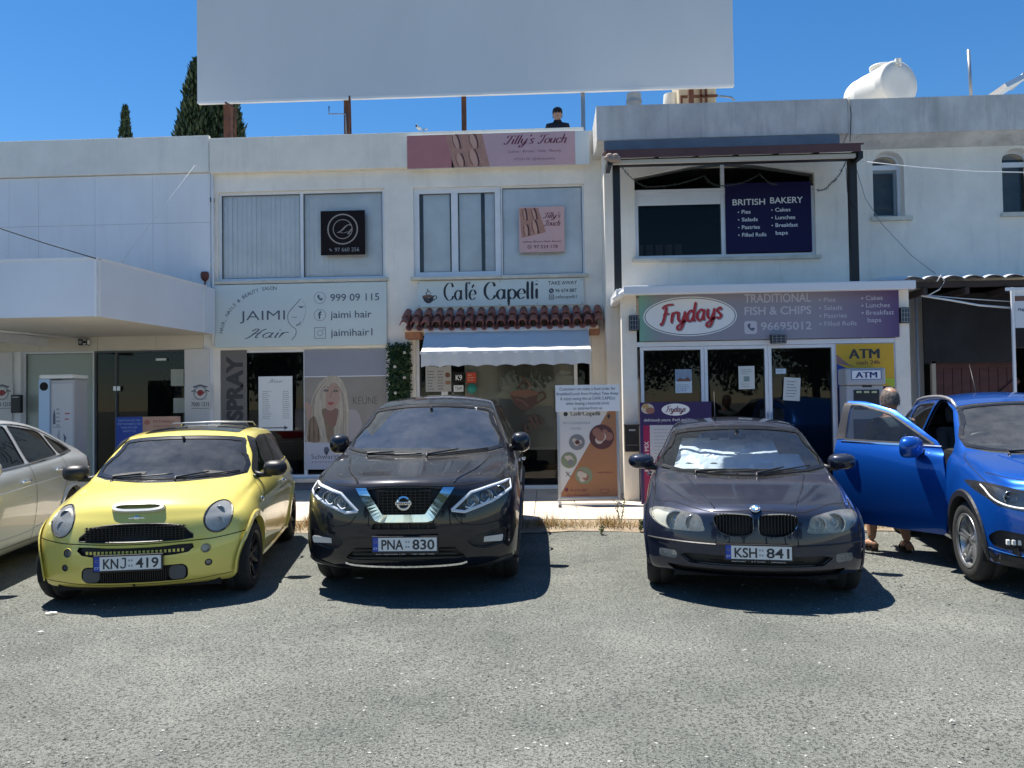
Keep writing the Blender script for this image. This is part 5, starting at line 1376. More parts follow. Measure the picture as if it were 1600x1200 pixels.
# ATM panel
S = PSign('panel', 1309, 537, 1399, 760, YF-0.012, 0.008, mat('atm yellow', (0.72,0.40,0.02), 0.4, var=0.05), 'tall yellow and blue advertising panel with ATM cash 24h behind the cash machine', 'panel', bev=0)
BLU = mat('atm blue', (0.01,0.05,0.30), 0.4); 
S.poly([(1309,553),(1309,567),(1340,574),(1328,569)], mat('atm mauve', (0.30,0.15,0.14), 0.4), 1); S.poly([(1309,567),(1309,606),(1325,604),(1330,578)], BLU, 2); S.rect(1309, 604, 1399, 760, mat('atm navy', (0.008,0.014,0.08), 0.4), 1); S.poly([(1384,592),(1399,592),(1399,606),(1392,604),(1384,598)], mat('atm lime', (0.45,0.55,0.03), 0.4), 3); S.rect(1380,560,1399,592,MATS['atm yellow'],2) ; S.rect(1309,720,1330,752,MATS['atm yellow'],3)
[S.text('ATM', 1329+d_, 560, 15, INK, w=47, l=3+d_*.2) for d_ in (-.8,-.3,.3,.9)]; S.text('cash 24h', 1340, 569.5, 6.5, WINE, w=37, l=3)
S.done()
# cash machine
x0, x1, z0, z1 = rect(1324, 575, 1382, 770, YF-.30); YA_ = YF-0.30
CM = Thing('cash_machine', ((x0+x1)/2, YF-.15, 0.06), 'grey cash machine with an illuminated ATM header on the kiosk front', 'cash machine')
AG = mat('atm grey', (0.40,0.41,0.43), 0.4, metal=0.2)
mb = MB(); zc_ = at(1353,602,YA_).z; mb.box(x0, x1, YA_, YF-.013, 0.065, zc_, AG, .015); CM.part('body', mb)
mb = MB(); mb.box(x0-.02, x1+.02, YA_-.05, YF-.013, zc_+.004, z1, AG, .03); hd = CM.part('header', mb)
sg = Sign(*rect(1330, 578, 1377, 593, YA_-.05), YA_-.05); sg.rect(0,0,1,1,PWHITE,1.2); [sg.text('ATM', .5+d_, .82, .62, mat('atm text', (0.01,0.02,0.16), .4), w=.70, bold=.004, align='c', l=3.2+d_*30) for d_ in (-.012,0,.012)]
for u0,v0,u1,v1 in ((0,0,1,.05),(0,.95,1,1),(0,0,.02,1),(.98,0,1,1)): sg.rect(u0,v0,u1,v1,BLU,3)
o_ = sg.mb.build('lettering', hd)
mb = MB(); q = rect(1334, 609, 1374, 640, YA_); mb.box(q[0], q[1], YA_-.012, YA_-.001, q[2], q[3], BLK, .004)
for i in range(3): q2 = rect(1338+i*12, 611, 1346+i*12, 614, YA_-.013); mb.box(q2[0], q2[1], YA_-.018, YA_-.0125, q2[2], q2[3], mat('slot light', (0.5,0.55,0.3), .4))
q = rect(1347, 600, 1362, 605, YA_); mb.box(q[0], q[1], YA_-.01, YA_-.001, q[2], q[3], BLK); CM.part('card_slots', mb)
q = rect(1334, 655, 1372, 690, YA_); mb = MB(); mb.box(q[0], q[1], YA_-.01, YA_-.001, q[2], q[3], mat('dark screen', (0.02,0.03,0.05), .1)); CM.part('screen', mb)
mb = MB(); q = rect(1336, 700, 1370, 715, YA_); mb.obox(((q[0]+q[1])/2, YA_-.06, q[2]), ((q[1]-q[0])/2,0,0), (0,.06,.02), (0,-.004,.012), GREY); CM.part('keypad', mb)

# ---------------- salon window posters
S = PSign('poster', 343, 547, 386, 730, YM+.035, .006, mat('taupe film', (0.17,0.155,0.145), .5, var=.08), 'tall brown-grey window film with the word SPRAY reading upwards', 'poster', bev=0)
S.s.text('SPRAY', *S.uv(378.5, 658), S.H(24), mat('dark grey print', (0.045,0.045,0.05), .5), w=S.Wd(100), rot=pi/2, bold=.05)
S.done()
S = PSign('price_list', 404, 588, 457, 673, YM+.02, .006, PWHITE, 'white price list sheet with an arrow on the salon window', 'price list', bev=0)
S.word('Hair', 420, 598, 3, GREYT, 22, thick=.2, thin=.08, shear=.3); S.lines(410, 425, 610, 655, 14, GREYT, .9, seed=4); S.lines(442, 453, 610, 655, 14, GREYT, .9, seed=5, jit=.2); S.line([(409,668.5),(446,668.5)], 1.6, INKB); S.poly([(444,665),(444,672),(450,668.5)], INKB, 2)
S.done()
S = PSign('poster', 476, 546, 604, 733, YM+.03, .006, mat('lilac window film', (0.30,0.31,0.36), .5, var=.05), 'large salon window advert showing a long-haired blonde woman', 'poster', bev=0)
S.rect(476, 588, 604, 690, mat('advert beige', (0.30,0.27,0.24), .5, var=.1), 1); S.rect(476, 587.3, 604, 588.6, PWHITE, 2)
HAIR = mat('print blonde', (0.48,0.42,0.34), .5, var=.25, vscale=9, stretch=(3,1,.5)); HAIRD = mat('print hair shade', (0.24,0.17,0.12), .5, var=.2, vscale=9); FACE = mat('print face', (0.42,0.28,0.23), .5); FACED = mat('print face shade', (0.24,0.13,0.11), .5); LIP = mat('print lip', (0.36,0.09,0.09), .5)
sm2 = lambda P: [tuple(q) for q in smoothpoly(P, 3)]
S.poly(sm2([(540,690),(540,650),(548,640),(562,648),(566,690)]), PWHITE if False else mat('print blouse', (0.40,0.36,0.36), .5), 2)
S.poly(sm2([(520,586.5),(508,590),(497,602),(491,625),(486,650),(480,672),(480,689),(535,689),(545,660),(544,625),(538,600),(530,589)]), HAIR, 3)
S.poly(sm2([(484,655),(481,672),(481,689),(500,689),(497,665),(492,650)]), HAIRD, 4); S.poly(sm2([(503,640),(507,660),(512,689),(522,689),(520,660),(514,640)]), HAIRD, 4)
S.poly(sm2([(508,642),(510,655),(522,668),(528,650),(527,638)]), FACED, 5)
S.poly(sm2([(505,605),(503,620),(505,632),(512,640),(519,641),(527,634),(531,620),(530,605),(520,597),(512,598)]), FACE, 6)
S.poly(sm2([(520,597),(512,598),(505,606),(503,620),(505,632),(510,637),(509,620),(512,606)]), HAIR, 7)
for (a, b) in ((510,610),(525,611)): S.poly([(a-4.5,b),(a,b-2.4),(a+4.5,b),(a,b+2)], LASH, 8); S.disc(a, b, 1.3, mat('iris', (0.20,0.26,0.28), .3), 9); S.curve([(a-4,b-4.5),(a,b-6),(a+4.5,b-4.5)], .9, HAIRD, 8)
S.curve([(519,611),(517,620),(518,622)], .9, FACED, 8); S.poly(sm2([(512,629.5),(517,628),(523,629.5),(517,633)]), LIP, 8)
S.poly(sm2([(478,640),(476,632),(479,627),(486,632),(488,645),(482,655)]), FACE, 8)
for k in range(9):
    x = 483+k*7.5
    if abs(x-514) > 12: S.curve([(511+k*1.2,590),((x+(494 if x < 514 else 538))/2,622),(x,688)], .7, (HAIRD if k % 2 else mat('print blonde light', (0.60,0.54,0.44), .5)), 4)
S.text('KEUNE', 552, 632, 12, mat('print dark', (0.12,0.11,0.10), .5), w=38, l=3, bold=-.01)
S.rect(476, 690, 604, 733, mat('print lilac white', (0.52,0.53,0.60), .5), 2); S.disc(510, 703, 4.2, INKB, 3, ry=5); S.poly([(506,706),(513,706),(510,712)], INKB, 3); S.text('Schwarzkopf', 486, 716.5, 7, INKB, w=62, l=3); S.text('PROFESSIONAL', 487, 723, 2.6, INKB, w=58, l=3, space=1.3)
S.done()
# cafe window: menu, stickers, large cup logo
S = PSign('poster', 665, 568, 705, 612, YM+.03, .006, mat('menu paper', (0.42,0.41,0.39), .5), 'grey cafe menu poster beside the door under the awning', 'poster', bev=0)
S.word('Capelli', 672, 573, 3, INK, 26, thick=.25, thin=.06); S.lines(668, 680, 578, 610, 7, INK, 1.0, seed=7); S.lines(684, 693, 578, 610, 7, INK, 1.0, seed=8, jit=.2); S.disc(699.5, 586, 4, mat('coffee print 2', (0.16,0.07,0.04), .5), 2); S.rect(696, 595, 704, 601, mat('coffee print 3', (0.30,0.16,0.10), .5), 2)
S.done()
S = PSign('sticker', 708, 582, 725, 598, YM+.03, .004, BLKM, 'small black square sticker on the cafe window', 'sticker', bev=0); S.text('K9', 712, 594, 8, PWHITE, w=10, bold=.02); S.done()
S = PSign('sticker', 709, 602, 724, 612, YM+.03, .004, PWHITE, 'small white label with black letters under the black sticker', 'sticker', bev=0); S.text('TEAM', 711, 610, 6, INK, w=11, bold=.03); S.done()
S = PSign('sticker', 729, 582, 744, 598, YM+.03, .004, mat('orange red', (0.50,0.06,0.03), .5), 'orange-red square sticker on the cafe window', 'sticker', bev=0); S.lines(731, 742, 584, 596, 3, mat('sticker cream', (0.6,0.4,0.3), .5), 1.2, seed=2); S.done()
q = rect(730, 600, 745, 615, YM+.03); mb = MB(); mb.lathe([(0.0001,-.004),((q[1]-q[0])/2,-.004),((q[1]-q[0])/2,0)], mat('teal print', (0.02,0.26,0.22), .5), 24, c=((q[0]+q[1])/2, YM+.034, (q[2]+q[3])/2), axis='y'); tag(mb.build('sticker'), 'round teal sticker below the orange-red one', 'sticker')
S = PSign('decal', 780, 566, 866, 700, YM+.033, .002, glass_mat('clear film', (0.97,0.97,0.97), .2), 'large brown coffee cup decal on the cafe window behind the board', 'decal', bev=0)
BR = mat('brown vinyl', (0.075,0.04,0.03), .5); BR2 = mat('brown vinyl light', (0.17,0.085,0.06), .5)
cup(S, 822, 620, 1.75, BR, BR2); S.word('Café', 788, 571, 9, BR, 40, thick=.25, thin=.06)
S.s.word('elli', *S.uv(822, 676), S.m(12), BR, S.Wd(34), thick=.3, thin=.08, rot=R_(28)); S.s.word('Cap', *S.uv(790, 690), S.m(12), BR, S.Wd(34), thick=.3, thin=.08, rot=R_(8))
S.done()
# papers on the kiosk doors
S = PSign('poster', 1055, 577, 1081, 614, YF-.004, .003, mat('poster sky', (0.30,0.36,0.44), .5), 'small photo poster taped inside the first kiosk pane', 'poster', bev=0); S.rect(1055,595,1081,614,PWHITE,1); S.poly([(1057,596),(1062,590),(1068,593),(1075,589),(1080,596)], mat('poster brown', (0.25,0.10,0.07), .5), 2); S.lines(1057,1078,600,612,4,GREYT,.9,seed=3); S.done('print')
S = PSign('paper', 1154, 572, 1179, 608, YF-.004, .003, mat('copy paper', (0.62,0.64,0.60), .6), 'white printed notice taped on the middle kiosk door', 'notice', bev=0); S.lines(1158,1176,576,585,3,GREYT,.9,seed=3); S.rect(1162,588,1171,596,mat('print green grey', (0.22,0.30,0.28), .5),1); S.lines(1158,1176,598,606,2,GREYT,.9,seed=6); S.done('print')
S = PSign('paper', 1223, 590, 1249, 626, YF-.004, .003, MATS['copy paper'], 'white notice hanging slightly askew on the right kiosk door', 'notice', bev=0); S.lines(1228,1246,594,622,6,INKB,.9,seed=9); S.done('print')
S.T.o.rotation_euler.y = R_(4)
S = PSign('label', 1212, 576, 1228, 584, YF-.004, .003, mat('pale blue paper', (0.50,0.62,0.70), .6), 'small pale blue label high on the right kiosk door', 'label', bev=0); S.lines(1214,1226,578,582,2,GREYT,.7,seed=9); S.done('print')
# papers in the clad shop's door
for (l, t, r, b, lab) in ((267,577,287,603,'white notice taped in the upper right of the glass door on the left'),(271,622,289,645,'white notice lower down in the same glass door, beside the pillar')):
    S = PSign('paper', l, t, r, b, YM+.07, .003, mat('green-grey paper', (0.42,0.46,0.42), .6), lab, 'notice', bev=0); S.lines(l+2, r-2, t+3, b-3, 6, GREYT, .8, seed=l); S.done('print')
# tyre service decals 7000 1215
for px, lab in ((313,'round horseshoe shop decal with the number 7000 1215 on the right pillar'),(3,'matching shop decal with the number cut off at the left edge')):
    S = PSign('decal', px-17, 600, px+17, 640, YM-.056, .004, PIL, lab, 'decal', bev=0)
    for (cx, r_) in ((px,11),(px,9.6)): S.disc(cx, 614, r_, INKB, 1, rin=r_-.7, ry=r_*.8 if False else None)
    S.poly([(px-5,612),(px-1,609),(px+4,610),(px+6,615),(px,619),(px-4,617)], mat('decal red', (0.30,0.03,0.04), .5), 2); S.curve([(px-14,612),(px-9,610),(px-6,614)], 1.4, INK); S.curve([(px+14,612),(px+9,610),(px+6,614)], 1.4, INK); S.poly([(px-12,604),(px,600.5),(px+12,604),(px+10,606),(px,603),(px-10,606)], INKB, 2)
    S.lines(px-12, px+12, 622, 625, 1, GREYT, .9); S.text('7000 1215', px, 634.5, 6, INK, w=28, align='c', bold=.01); S.line([(px-14,638),(px+14,638)], .7, INKB); S.done()
# pavement board of the cafe
Yb = gnd(922, 788, .062).y
lean = Matrix.Translation((0, Yb, .062)) @ Matrix.Rotation(R_(-4), 4, 'X') @ Matrix.Translation((0, -Yb, -.062))
x0, x1, z0, z1 = rect(871, 603, 968, 784, Yb)
AB = Thing('pavement_board', ((x0+x1)/2, Yb, .062), 'aluminium framed cafe pavement board with an added white text sheet on top', 'pavement board')
mb = MB(); mb.M = lean
for bx in ((x0,x0+.035,z0+.03,z1),(x1-.035,x1,z0+.03,z1),(x0+.035,x1-.035,z0+.03,z0+.07),(x0+.035,x1-.035,z1-.035,z1)): mb.box(bx[0],bx[1],Yb-.02,Yb+.02,bx[2],bx[3],ALU,.006)
mb.box(x0+.03,x1-.03,Yb-.005,Yb+.005,z0+.05,z1-.03,PWHITE); fr = AB.part('frame', mb)
mb = MB()
for xx in (x0+.02, x1-.02):
    mb.box(xx-.02,xx+.02,Yb-.32,Yb+.25,.065,.09,ALU,.004); mb.box(xx-.028,xx+.028,Yb-.36,Yb-.31,.062,.105,BLK,.008); mb.box(xx-.028,xx+.028,Yb+.22,Yb+.27,.062,.105,BLK,.008)
mb.box(x0,x1,Yb-.28,Yb-.25,.092,.112,ALU); AB.part('foot_rail', mb)
px_ = (874, 640, 964, 778)
sg = PSign.__new__(PSign); sg.px = (874, 642, 964, 776); xx0, xx1, zz0, zz1 = rect(874, 642, 964, 776, Yb); sg.s = Sign(xx0, xx1, zz0, zz1, Yb-.008, M=lean); sg.Y = Yb
TAN = mat('board tan', (0.36,0.17,0.08), .5, var=.04); sg.rect(874, 642, 964, 776, mat('board paper', (0.62,0.62,0.60), .5), 1)
sg.poly([(952,642),(964,642),(964,776),(876,776),(876,770)], TAN, 2); 
sg.word('Café', 893, 649, 4.2, INK, 17, thick=.25, thin=.08); sg.word('Capelli', 912, 649, 4.2, INK, 28, thick=.25, thin=.08); sg.disc(885, 646.5, 3.4, INK, 2)
sg.text('Air-Conditioned', 880, 662.5, 4.4, GREYT, w=43); sg.text('Inside', 893, 671, 4.4, GREYT, w=16)
FOOD = [mat('food dark', (0.10,0.04,0.04), .5), mat('food brown', (0.30,0.14,0.10), .5), mat('food cream', (0.55,0.48,0.40), .5), mat('food green', (0.22,0.26,0.16), .5), mat('food grey', (0.20,0.21,0.22), .5)]
for (cx, cy, r_, pal) in ((941,683,19.5,(0,1,2)),(902,691,12.5,(4,2,0)),(889,719,12.5,(3,2,4)),(912,743,13.5,(3,2,1))):
    sg.disc(cx, cy, r_, FOOD[pal[0]], 3); rg = random.Random(int(cx))
    for k in range(7):
        a = rg.random()*6.3; d_ = rg.random()*r_*.6; rr_ = r_*rg.uniform(.18,.38); sg.disc(cx+d_*cos(a), cy+d_*sin(a), rr_, FOOD[pal[rg.randrange(1,3)]], 4+k*.2, seg=14)
sg.disc(884.5, 765, 3.0, WINE, 3); sg.text('96 674 887', 890, 768, 4.2, WINE, w=27, l=3); sg.text('@cafecapelli1', 884, 775, 3.8, WINE, w=37, l=3)
sg.curve([(937,765),(940,771),(947,771),(950,765),(937,765)], .7, WINE, 3); sg.curve([(884,737),(888,742),(891,745)], 1.2, INK, 3); sg.curve([(884,744),(888,740),(890,738)], .8, INK, 3); sg.poly([(950,650),(954,646),(955,652),(952,655)], INK, 3)
sg.text('CAFECAPELLI1', 945, 740, 2.6, WINE, w=24, l=3, align='c')
o_ = sg.s.mb.build('poster_print', AB.o); o_.location = -AB.loc
q = rect(868, 601, 969, 643, Yb-.03); TS = Thing('text_sheet', ((q[0]+q[1])/2, Yb-.03, q[2]), 'white paper sheet of five text lines fixed over the top of the cafe pavement board', 'sheet')
mb = MB(); mb.M = Matrix.Translation((0,-.0,0)); mb.box(q[0], q[1], Yb-.045+.13, Yb-.04+.13, q[2], q[3], PWHITE, 0); dy_ = .0
for v in mb.bm.verts: v.co.y += -.13+ (v.co.z-.06)*.07-.02
TS.part('paper', mb)
sg = PSign.__new__(PSign); sg.px = (868, 601, 969, 643); sg.s = Sign(*q, 0); sg.Y = 0
for i, (t_, w_) in enumerate((('Customers can make a food order for',88),('Breakfast/Lunch from Frydays Take Away',97),('& enjoy eating this at CAFE CAPELLI',86),('when buying a hot/cold drink',68),('or pastries from us',45))): sg.text(t_, 918.5, 609.5+i*7.6, 4.6, INKB, w=w_, align='c', bold=.0)
for v in sg.s.mb.bm.verts: v.co.y = Yb-.045+(v.co.z-.06)*.07-.02-.003
TS.part('lettering', sg.s.mb)
# takeaway menu board behind the graphite car
Ym = 11.55
S = PSign('menu_board', 1001, 628, 1113, 790, Ym, .04, mat('board navy', (0.035,0.02,0.10), .45), 'navy takeaway menu board with a Frydays logo standing behind the graphite car', 'menu board')
S.rect(1006, 664, 1108, 788, mat('menu pale', (0.50,0.52,0.56), .5), 1); S.rect(1006, 664, 1016, 788, mat('menu magenta', (0.30,0.01,0.08), .5), 2)
S.s.text('PICK N MIX', *S.uv(1014, 736), S.H(7), PWHITE, w=.42, rot=pi/2, l=3, bold=.02)
S.disc(1057, 640, 22, PWHITE, 2, ry=9.5); S.word('Frydays', 1041, 643.5, 5.2, WINE, 31, thick=.28, thin=.14, shear=.3, l=4)
S.disc(1013, 638, 10, FOOD[2], 2, ry=8); S.disc(1017, 641, 7, FOOD[1], 3, ry=5); S.disc(1010, 634, 5, mat('chips', (0.45,0.30,0.12), .5), 4, ry=4)
S.text('deliciously yours, fresh and hot', 1007, 658, 4.6, PWHITE, w=78, shear=.3)
S.lines(1022, 1060, 668, 786, 22, GREYT, 1.2, seed=11); S.lines(1066, 1104, 668, 786, 22, GREYT, 1.2, seed=12)
S.done()
mb = MB()
for xx in (S.x[0]+.05, S.x[1]-.05): mb.box(xx-.015, xx+.015, Ym+.05, Ym+.08, .062, S.x[3]-.1, ALU); mb.tube([(xx,Ym+.09,S.x[3]-.2),(xx,Ym+.5,.07)], .012, ALU)
S.T.part('stand', mb)
# letter box on the kiosk pillar
x0, x1, z0, z1 = rect(977, 663, 999, 706, YF-.16); LB = Thing('letter_box', ((x0+x1)/2, YF-.08, z0), 'black metal letter box on the white pillar left of the kiosk', 'letter box')
mb = MB(); mb.box(x0, x1, YF-.16, YF-.021, z0, z1-.03, BLK, .008); mb.box(x0-.008, x1+.008, YF-.175, YF-.021, z1-.03, z1, BLK, .01); LB.part('box', mb)
mb = MB(); mb.box((x0+x1)/2-.05, (x0+x1)/2+.05, YF-.164, YF-.1605, z1-.10, z1-.075, ALU); mb.box(x0+.02, x1-.02, YF-.166, YF-.1605, z0+.1, z0+.106, GREY); LB.part('name_plate', mb)
# free-standing light box on the left and banner behind the yellow car
Yv = YM-1.7; x0, x1, z0, z1 = rect(62, 592, 116, 800, Yv); 
VB = Thing('light_box', ((x0+x1)/2, Yv+.2, .062), 'tall pale advertising light box with a curved white top outside the left shop', 'light box')
mb = MB(); mb.box(x0+.18, x1, Yv, Yv+.35, .062, z1-.02, mat('box face', (0.45,0.46,0.50), .5, var=.06), .008); VB.part('cabinet', mb)
mb = MB(); mb.box(x0, x0+.175, Yv-.03, Yv+.33, .062, z1, mat('pale blue side', (0.42,0.58,0.78), .4), .01); VB.part('side_panel', mb)
mb = MB(); mb.box(x0+.02, x1+.01, Yv-.06, Yv+.38, z1+.002, z1+.07, PWHITE, .03); VB.part('top_cap', mb)
sg = Sign(x0+.20, x1-.02, .2, z1-.08, Yv); sg.rect(.02,.0,.98,.98,mat('faded white', (0.55,0.56,0.60), .5),1); sg.poly([(.06,.28),(.12,.22),(.18,.28),(.18,.36),(.06,.36)], INKB, 2)
for i in range(5): sg.rect(.22, .22+i*.035, .22+.18*(1 if i % 2 else .8), .236+i*.035, GREYT, 2)
sg.rect(.06,.38,.44,.39,GREYT,2); sg.rect(.62,.26,.85,.27,RED,2); sg.rect(.62,.31,.8,.32,RED,2); sg.poly([(.25,.46),(.35,.40),(.42,.50),(.38,.56)],GREYT,2); sg.poly([(.55,.44),(.7,.48),(.6,.54)],INKB,2)
o_ = sg.mb.build('print', VB.o); o_.location = -VB.loc
mb = MB(); mb.lathe([(.0001,0),(.07,0)], BLKM, 16, c=(x0+.09, Yv-.032, z1-.12), axis='y'); VB.part('oval_logo', mb)
Yn = YM-1.2
S = PSign('banner', 181, 651, 281, 700, Yn, .03, mat('peach print', (0.50,0.30,0.22), .5, var=.12, vscale=4), 'low blue and peach pavement banner standing behind the yellow car', 'banner')
S.rect(181, 651, 223, 700, mat('royal print', (0.015,0.06,0.36), .5), 1)
for i, t_ in enumerate(('ΑΝΑΠΤΥΞΗ ΑΠΟ ΤΗΝ','STOP THE MARKETS, YOU','TO BE WATCHED','ΑΝΑΠΤΥΞΗ')): S.text(t_, 202, 658+i*5.6, 3, mat('pale sky print', (0.35,0.50,0.75), .5), w=(34,36,26,20)[i], align='c')
S.text('PATHWAY', 240, 661, 4.2, mat('brown print', (0.22,0.06,0.05), .5), w=32); S.lines(240,272,664,668,1,MATS['brown print'],1.0); S.disc(230, 660, 5, mat('peach dark', (0.40,0.14,0.10), .5), 1, ry=4)
S.done(); mb = MB()
for xx in (S.x[0]+.08, S.x[1]-.08): mb.box(xx-.02, xx+.02, Yn+.031, Yn+.06, .062, S.x[2]+.3, BLK)
S.T.part('leg_frame', mb)
# board at the far right edge
S = PSign('sign_board', 1586, 452, 1640, 543, YX-.1, .03, mat('pale board', (0.66,0.70,0.74), .5), 'white sign board on a white post at the far right edge', 'sign')
S.rect(1586,462,1640,470,mat('board brown', (0.16,0.08,0.06), .5),1); S.rect(1586,512,1640,543,BLKM,1); S.text('new', 1591, 485, 6, INKB, w=20, rot=-.15, bold=.02); S.done()
mb = MB(); q = rect(1584, 449, 1587, 760, YX-.12); mb.box(q[0], q[1]+.01, YX-.13, YX-.101, .05, q[3], WFR); q = rect(1570, 449, 1640, 454, YX-.12); mb.box(q[0], q[1], YX-.135, YX-.131, q[2], q[3], WFR); S.T.part('post', mb)
def campt(px, D):
    return CAM + ray(px, 600)*D
def car_root(name, px, py, X, Y, yaw, label, cat='car'):
    return empty(name, (X, Y, 0), yaw, label, cat)
def side_windows(c, polys, m=SIDEG, seal=0.014, sides='lr', trim=None):
    for sd_ in sides:
        for P in polys:
            p = c.cut(sd_, P, facing=0.2)
            if p.faces: 
                c.mkpanel('side_window', p, m, off=-0.004, depth=0.02, rimm=BLK)
            mb = MB()
            c.ribbon(sd_, P+[P[0]], seal, trim or BLK, n=1, off=0.003, mb=mb); mb.build('window_seal', c.root)
def windscreen(c, P, m=WINDS, view='f', frit=0.045, name='windscreen'):
    p = c.cut(view, P, facing=0.12)
    w_ = c.mkpanel(name, p, m, off=-0.003, depth=0.02, rimm=BLK)
    mb = MB(); Q = [(x*(1-frit/0.75*0.5), z+(frit*0.5 if z < sum(q[1] for q in P)/len(P) else -frit*0.5)) for x, z in P]
    c.ribbon(view, Q+[Q[0]], frit, MATS['window frit'] if 'window frit' in MATS else mat('window frit', (0.012,0.012,0.014), 0.25), n=1, off=0.0035, mb=mb)
    mb.build('frit_band', w_)
    return w_
def mesh_grille(c, x0, x1, z0, z1, y, m, nx=0, nz=0, root=None, name='grille_bars', r=0.004):
    mb = MB()
    for i in range(nx): x = x0+(x1-x0)*(i+0.5)/nx; mb.box(x-r, x+r, y, y+0.02, z0, z1, m)
    for i in range(nz): z = z0+(z1-z0)*(i+0.5)/nz; mb.box(x0, x1, y+0.003, y+0.023, z-r, z+r, m)
    return mb.build(name, root or c.root)

# ------------------------------------------------------------ graphite hatchback
def graphite():
    q = campt(1177, 5.90)
    root = car_root('parked_car', 0, 0, q.x, q.y, R_(-9.5), 'dark graphite hatchback with a silver foil sunshade parked before the takeaway')
    P = paint_mat('graphite paint', (0.014,0.019,0.042), dust=0.09, metal=0.35, rough=0.35)
    S = dict(ys=[0.40,0.66,0.95,1.2,1.34,1.42,1.7,1.95,2.04,2.4,2.9,3.4,3.72,3.98],
        plan=[(0.4,.855),(.7,.872),(1.2,.876),(3.3,.876),(3.98,.82)], tuck=[(.4,.015),(.9,.03),(3.98,.04)], bot=[(0.4,.20),(1,.17),(3.3,.17),(3.98,.24)],
        belt=[(0.4,.665),(.8,.78),(1.34,.87),(2.5,.92),(3.6,.965),(3.98,.93)],
        edge=[(0.4,.725),(.8,.835),(1.2,.90),(1.34,.925),(2.04,1.285),(2.4,1.345),(3.2,1.345),(3.6,1.27),(3.98,1.0)],
        top=[(0.4,.775),(.8,.875),(1.2,.935),(1.34,.965),(2.04,1.355),(2.4,1.405),(2.8,1.42),(3.4,1.395),(3.72,1.30),(3.98,1.03)],
        wtop=[(0.4,.72),(.8,.775),(1.2,.80),(1.34,.79),(2.04,.655),(2.4,.63),(3.4,.61),(3.98,.64)],
        bow=[(0.4,.26),(.66,.22),(1.2,.17),(1.34,.17),(2.08,.09),(2.4,.02),(3.4,0),(3.98,-.1)],
        beltin=[(0.4,.05),(1.3,.035),(3.98,.05)],
        nose=[(.10,2.4),(.03,2.6),(0,2.7,.35),(.005,2.6,.48),(.02,2.5,.60),(.03,2.4,.70),(.055,2.3,.735),(.11,2.2)],
        tail=[(4.15,2.4),(4.2,2.5),(4.22,2.6),(4.22,2.6),(4.2,2.6),(4.16,2.6),(4.14,2.5),(4.06,2.4)], crown=2.0,
        wf=0.77, wr=3.43, wrad=0.315, arch=0.345, flare=0.012, lipw=0.012)
    c = Car(root, S, P)
    windscreen(c, smoothpoly([(-.75,.955),(-.36,.915),(0,.905),(.36,.915),(.75,.955),(.705,1.09),(.645,1.22),(.60,1.29),(.3,1.325),(0,1.335),(-.3,1.325),(-.60,1.29),(-.645,1.22),(-.705,1.09)], 2))
    side_windows(c, [roundpoly([(1.52,.955),(2.12,1.245),(2.45,1.305),(2.62,1.31),(2.60,.965)],.03), roundpoly([(2.66,.965),(2.68,1.31),(3.25,1.29),(3.52,1.20),(3.58,1.0)],.04)])
    windscreen(c, [(-.60,.98),(.60,.98),(.52,1.27),(-.52,1.27)], m=SIDEG, view='b', name='rear_window')
    for sd_ in 'lr': c.arch(S['wf'], S['arch'], S['wrad'], sd_); c.arch(S['wr'], S['arch'], S['wrad'], sd_)
    # headlights
    HL = smoothpoly([(.395,.57),(.39,.61),(.415,.68),(.48,.70),(.62,.718),(.74,.712),(.815,.685),(.81,.64),(.74,.59),(.65,.562),(.55,.562)], 3)
    for q, sgn in ((HL, 1), (mx(HL), -1)):
        c.lamp('f', q, depth=0.075, lens=glass_mat('clouded lamp lens', (0.80,0.80,0.74), 0.9, dust=0.36, dcol=.75), bowl=mat('grey lamp bowl', (0.80,0.82,0.76), 0.3), balls=[(sgn*.60,.625,.075,LAMPC),(sgn*.47,.625,.055,LAMPC)], back=MATS['grey lamp bowl'] if 'grey lamp bowl' in MATS else None, facing=0.02)
    # kidney grilles
    K = smoothpoly([(.028,.575),(.022,.65),(.03,.698),(.09,.712),(.22,.712),(.30,.695),(.31,.65),(.28,.585),(.20,.552),(.08,.55)], 3)
    for q, sgn in ((K, 1), (mx(K), -1)):
        g = c.recess('grille', 'f', q, 0.05, MESHG)
        yb = c.hit('f', sgn*.16, .63)[0].y+0.02
        mesh_grille(c, min(p[0] for p in q)+.012, max(p[0] for p in q)-.012, .56, .705, yb, MESHG, nx=11, root=g)
        c.ribbon('f', q+[q[0]], 0.010, CHROME, 'chrome_surround', off=0.0, thick=0.008, n=1, parent=g)
    # lower bumper: slot, intakes, fog lamps
    lo = c.recess('lower_intake', 'f', roundpoly([(-.58,.375),(-.50,.315),(.50,.315),(.58,.375),(.50,.395),(-.50,.395)],.02), 0.05, MESHG)
    sl = c.recess('lower_intake', 'f', roundpoly([(-.62,.235),(.62,.235),(.68,.285),(-.68,.285)],.015), 0.05, MESHG)
    FG = rrect(.44,.62,.355,.395,.018)
    c.ribbon('f', [(-.35,.355),(0,.352),(.35,.355)], 0.006, CHROME, 'chrome_strip', off=-0.01, thick=0.005)
    for q, sgn in ((rrect(.60,.74,.335,.40,.02),1),(mx(rrect(.60,.74,.335,.40,.02)),-1)):
        c.lamp('f', q, depth=0.05, balls=[(sgn*.67,.367,.026,LAMPC)], name='fog_light', lens=MATS['clouded lamp lens'])
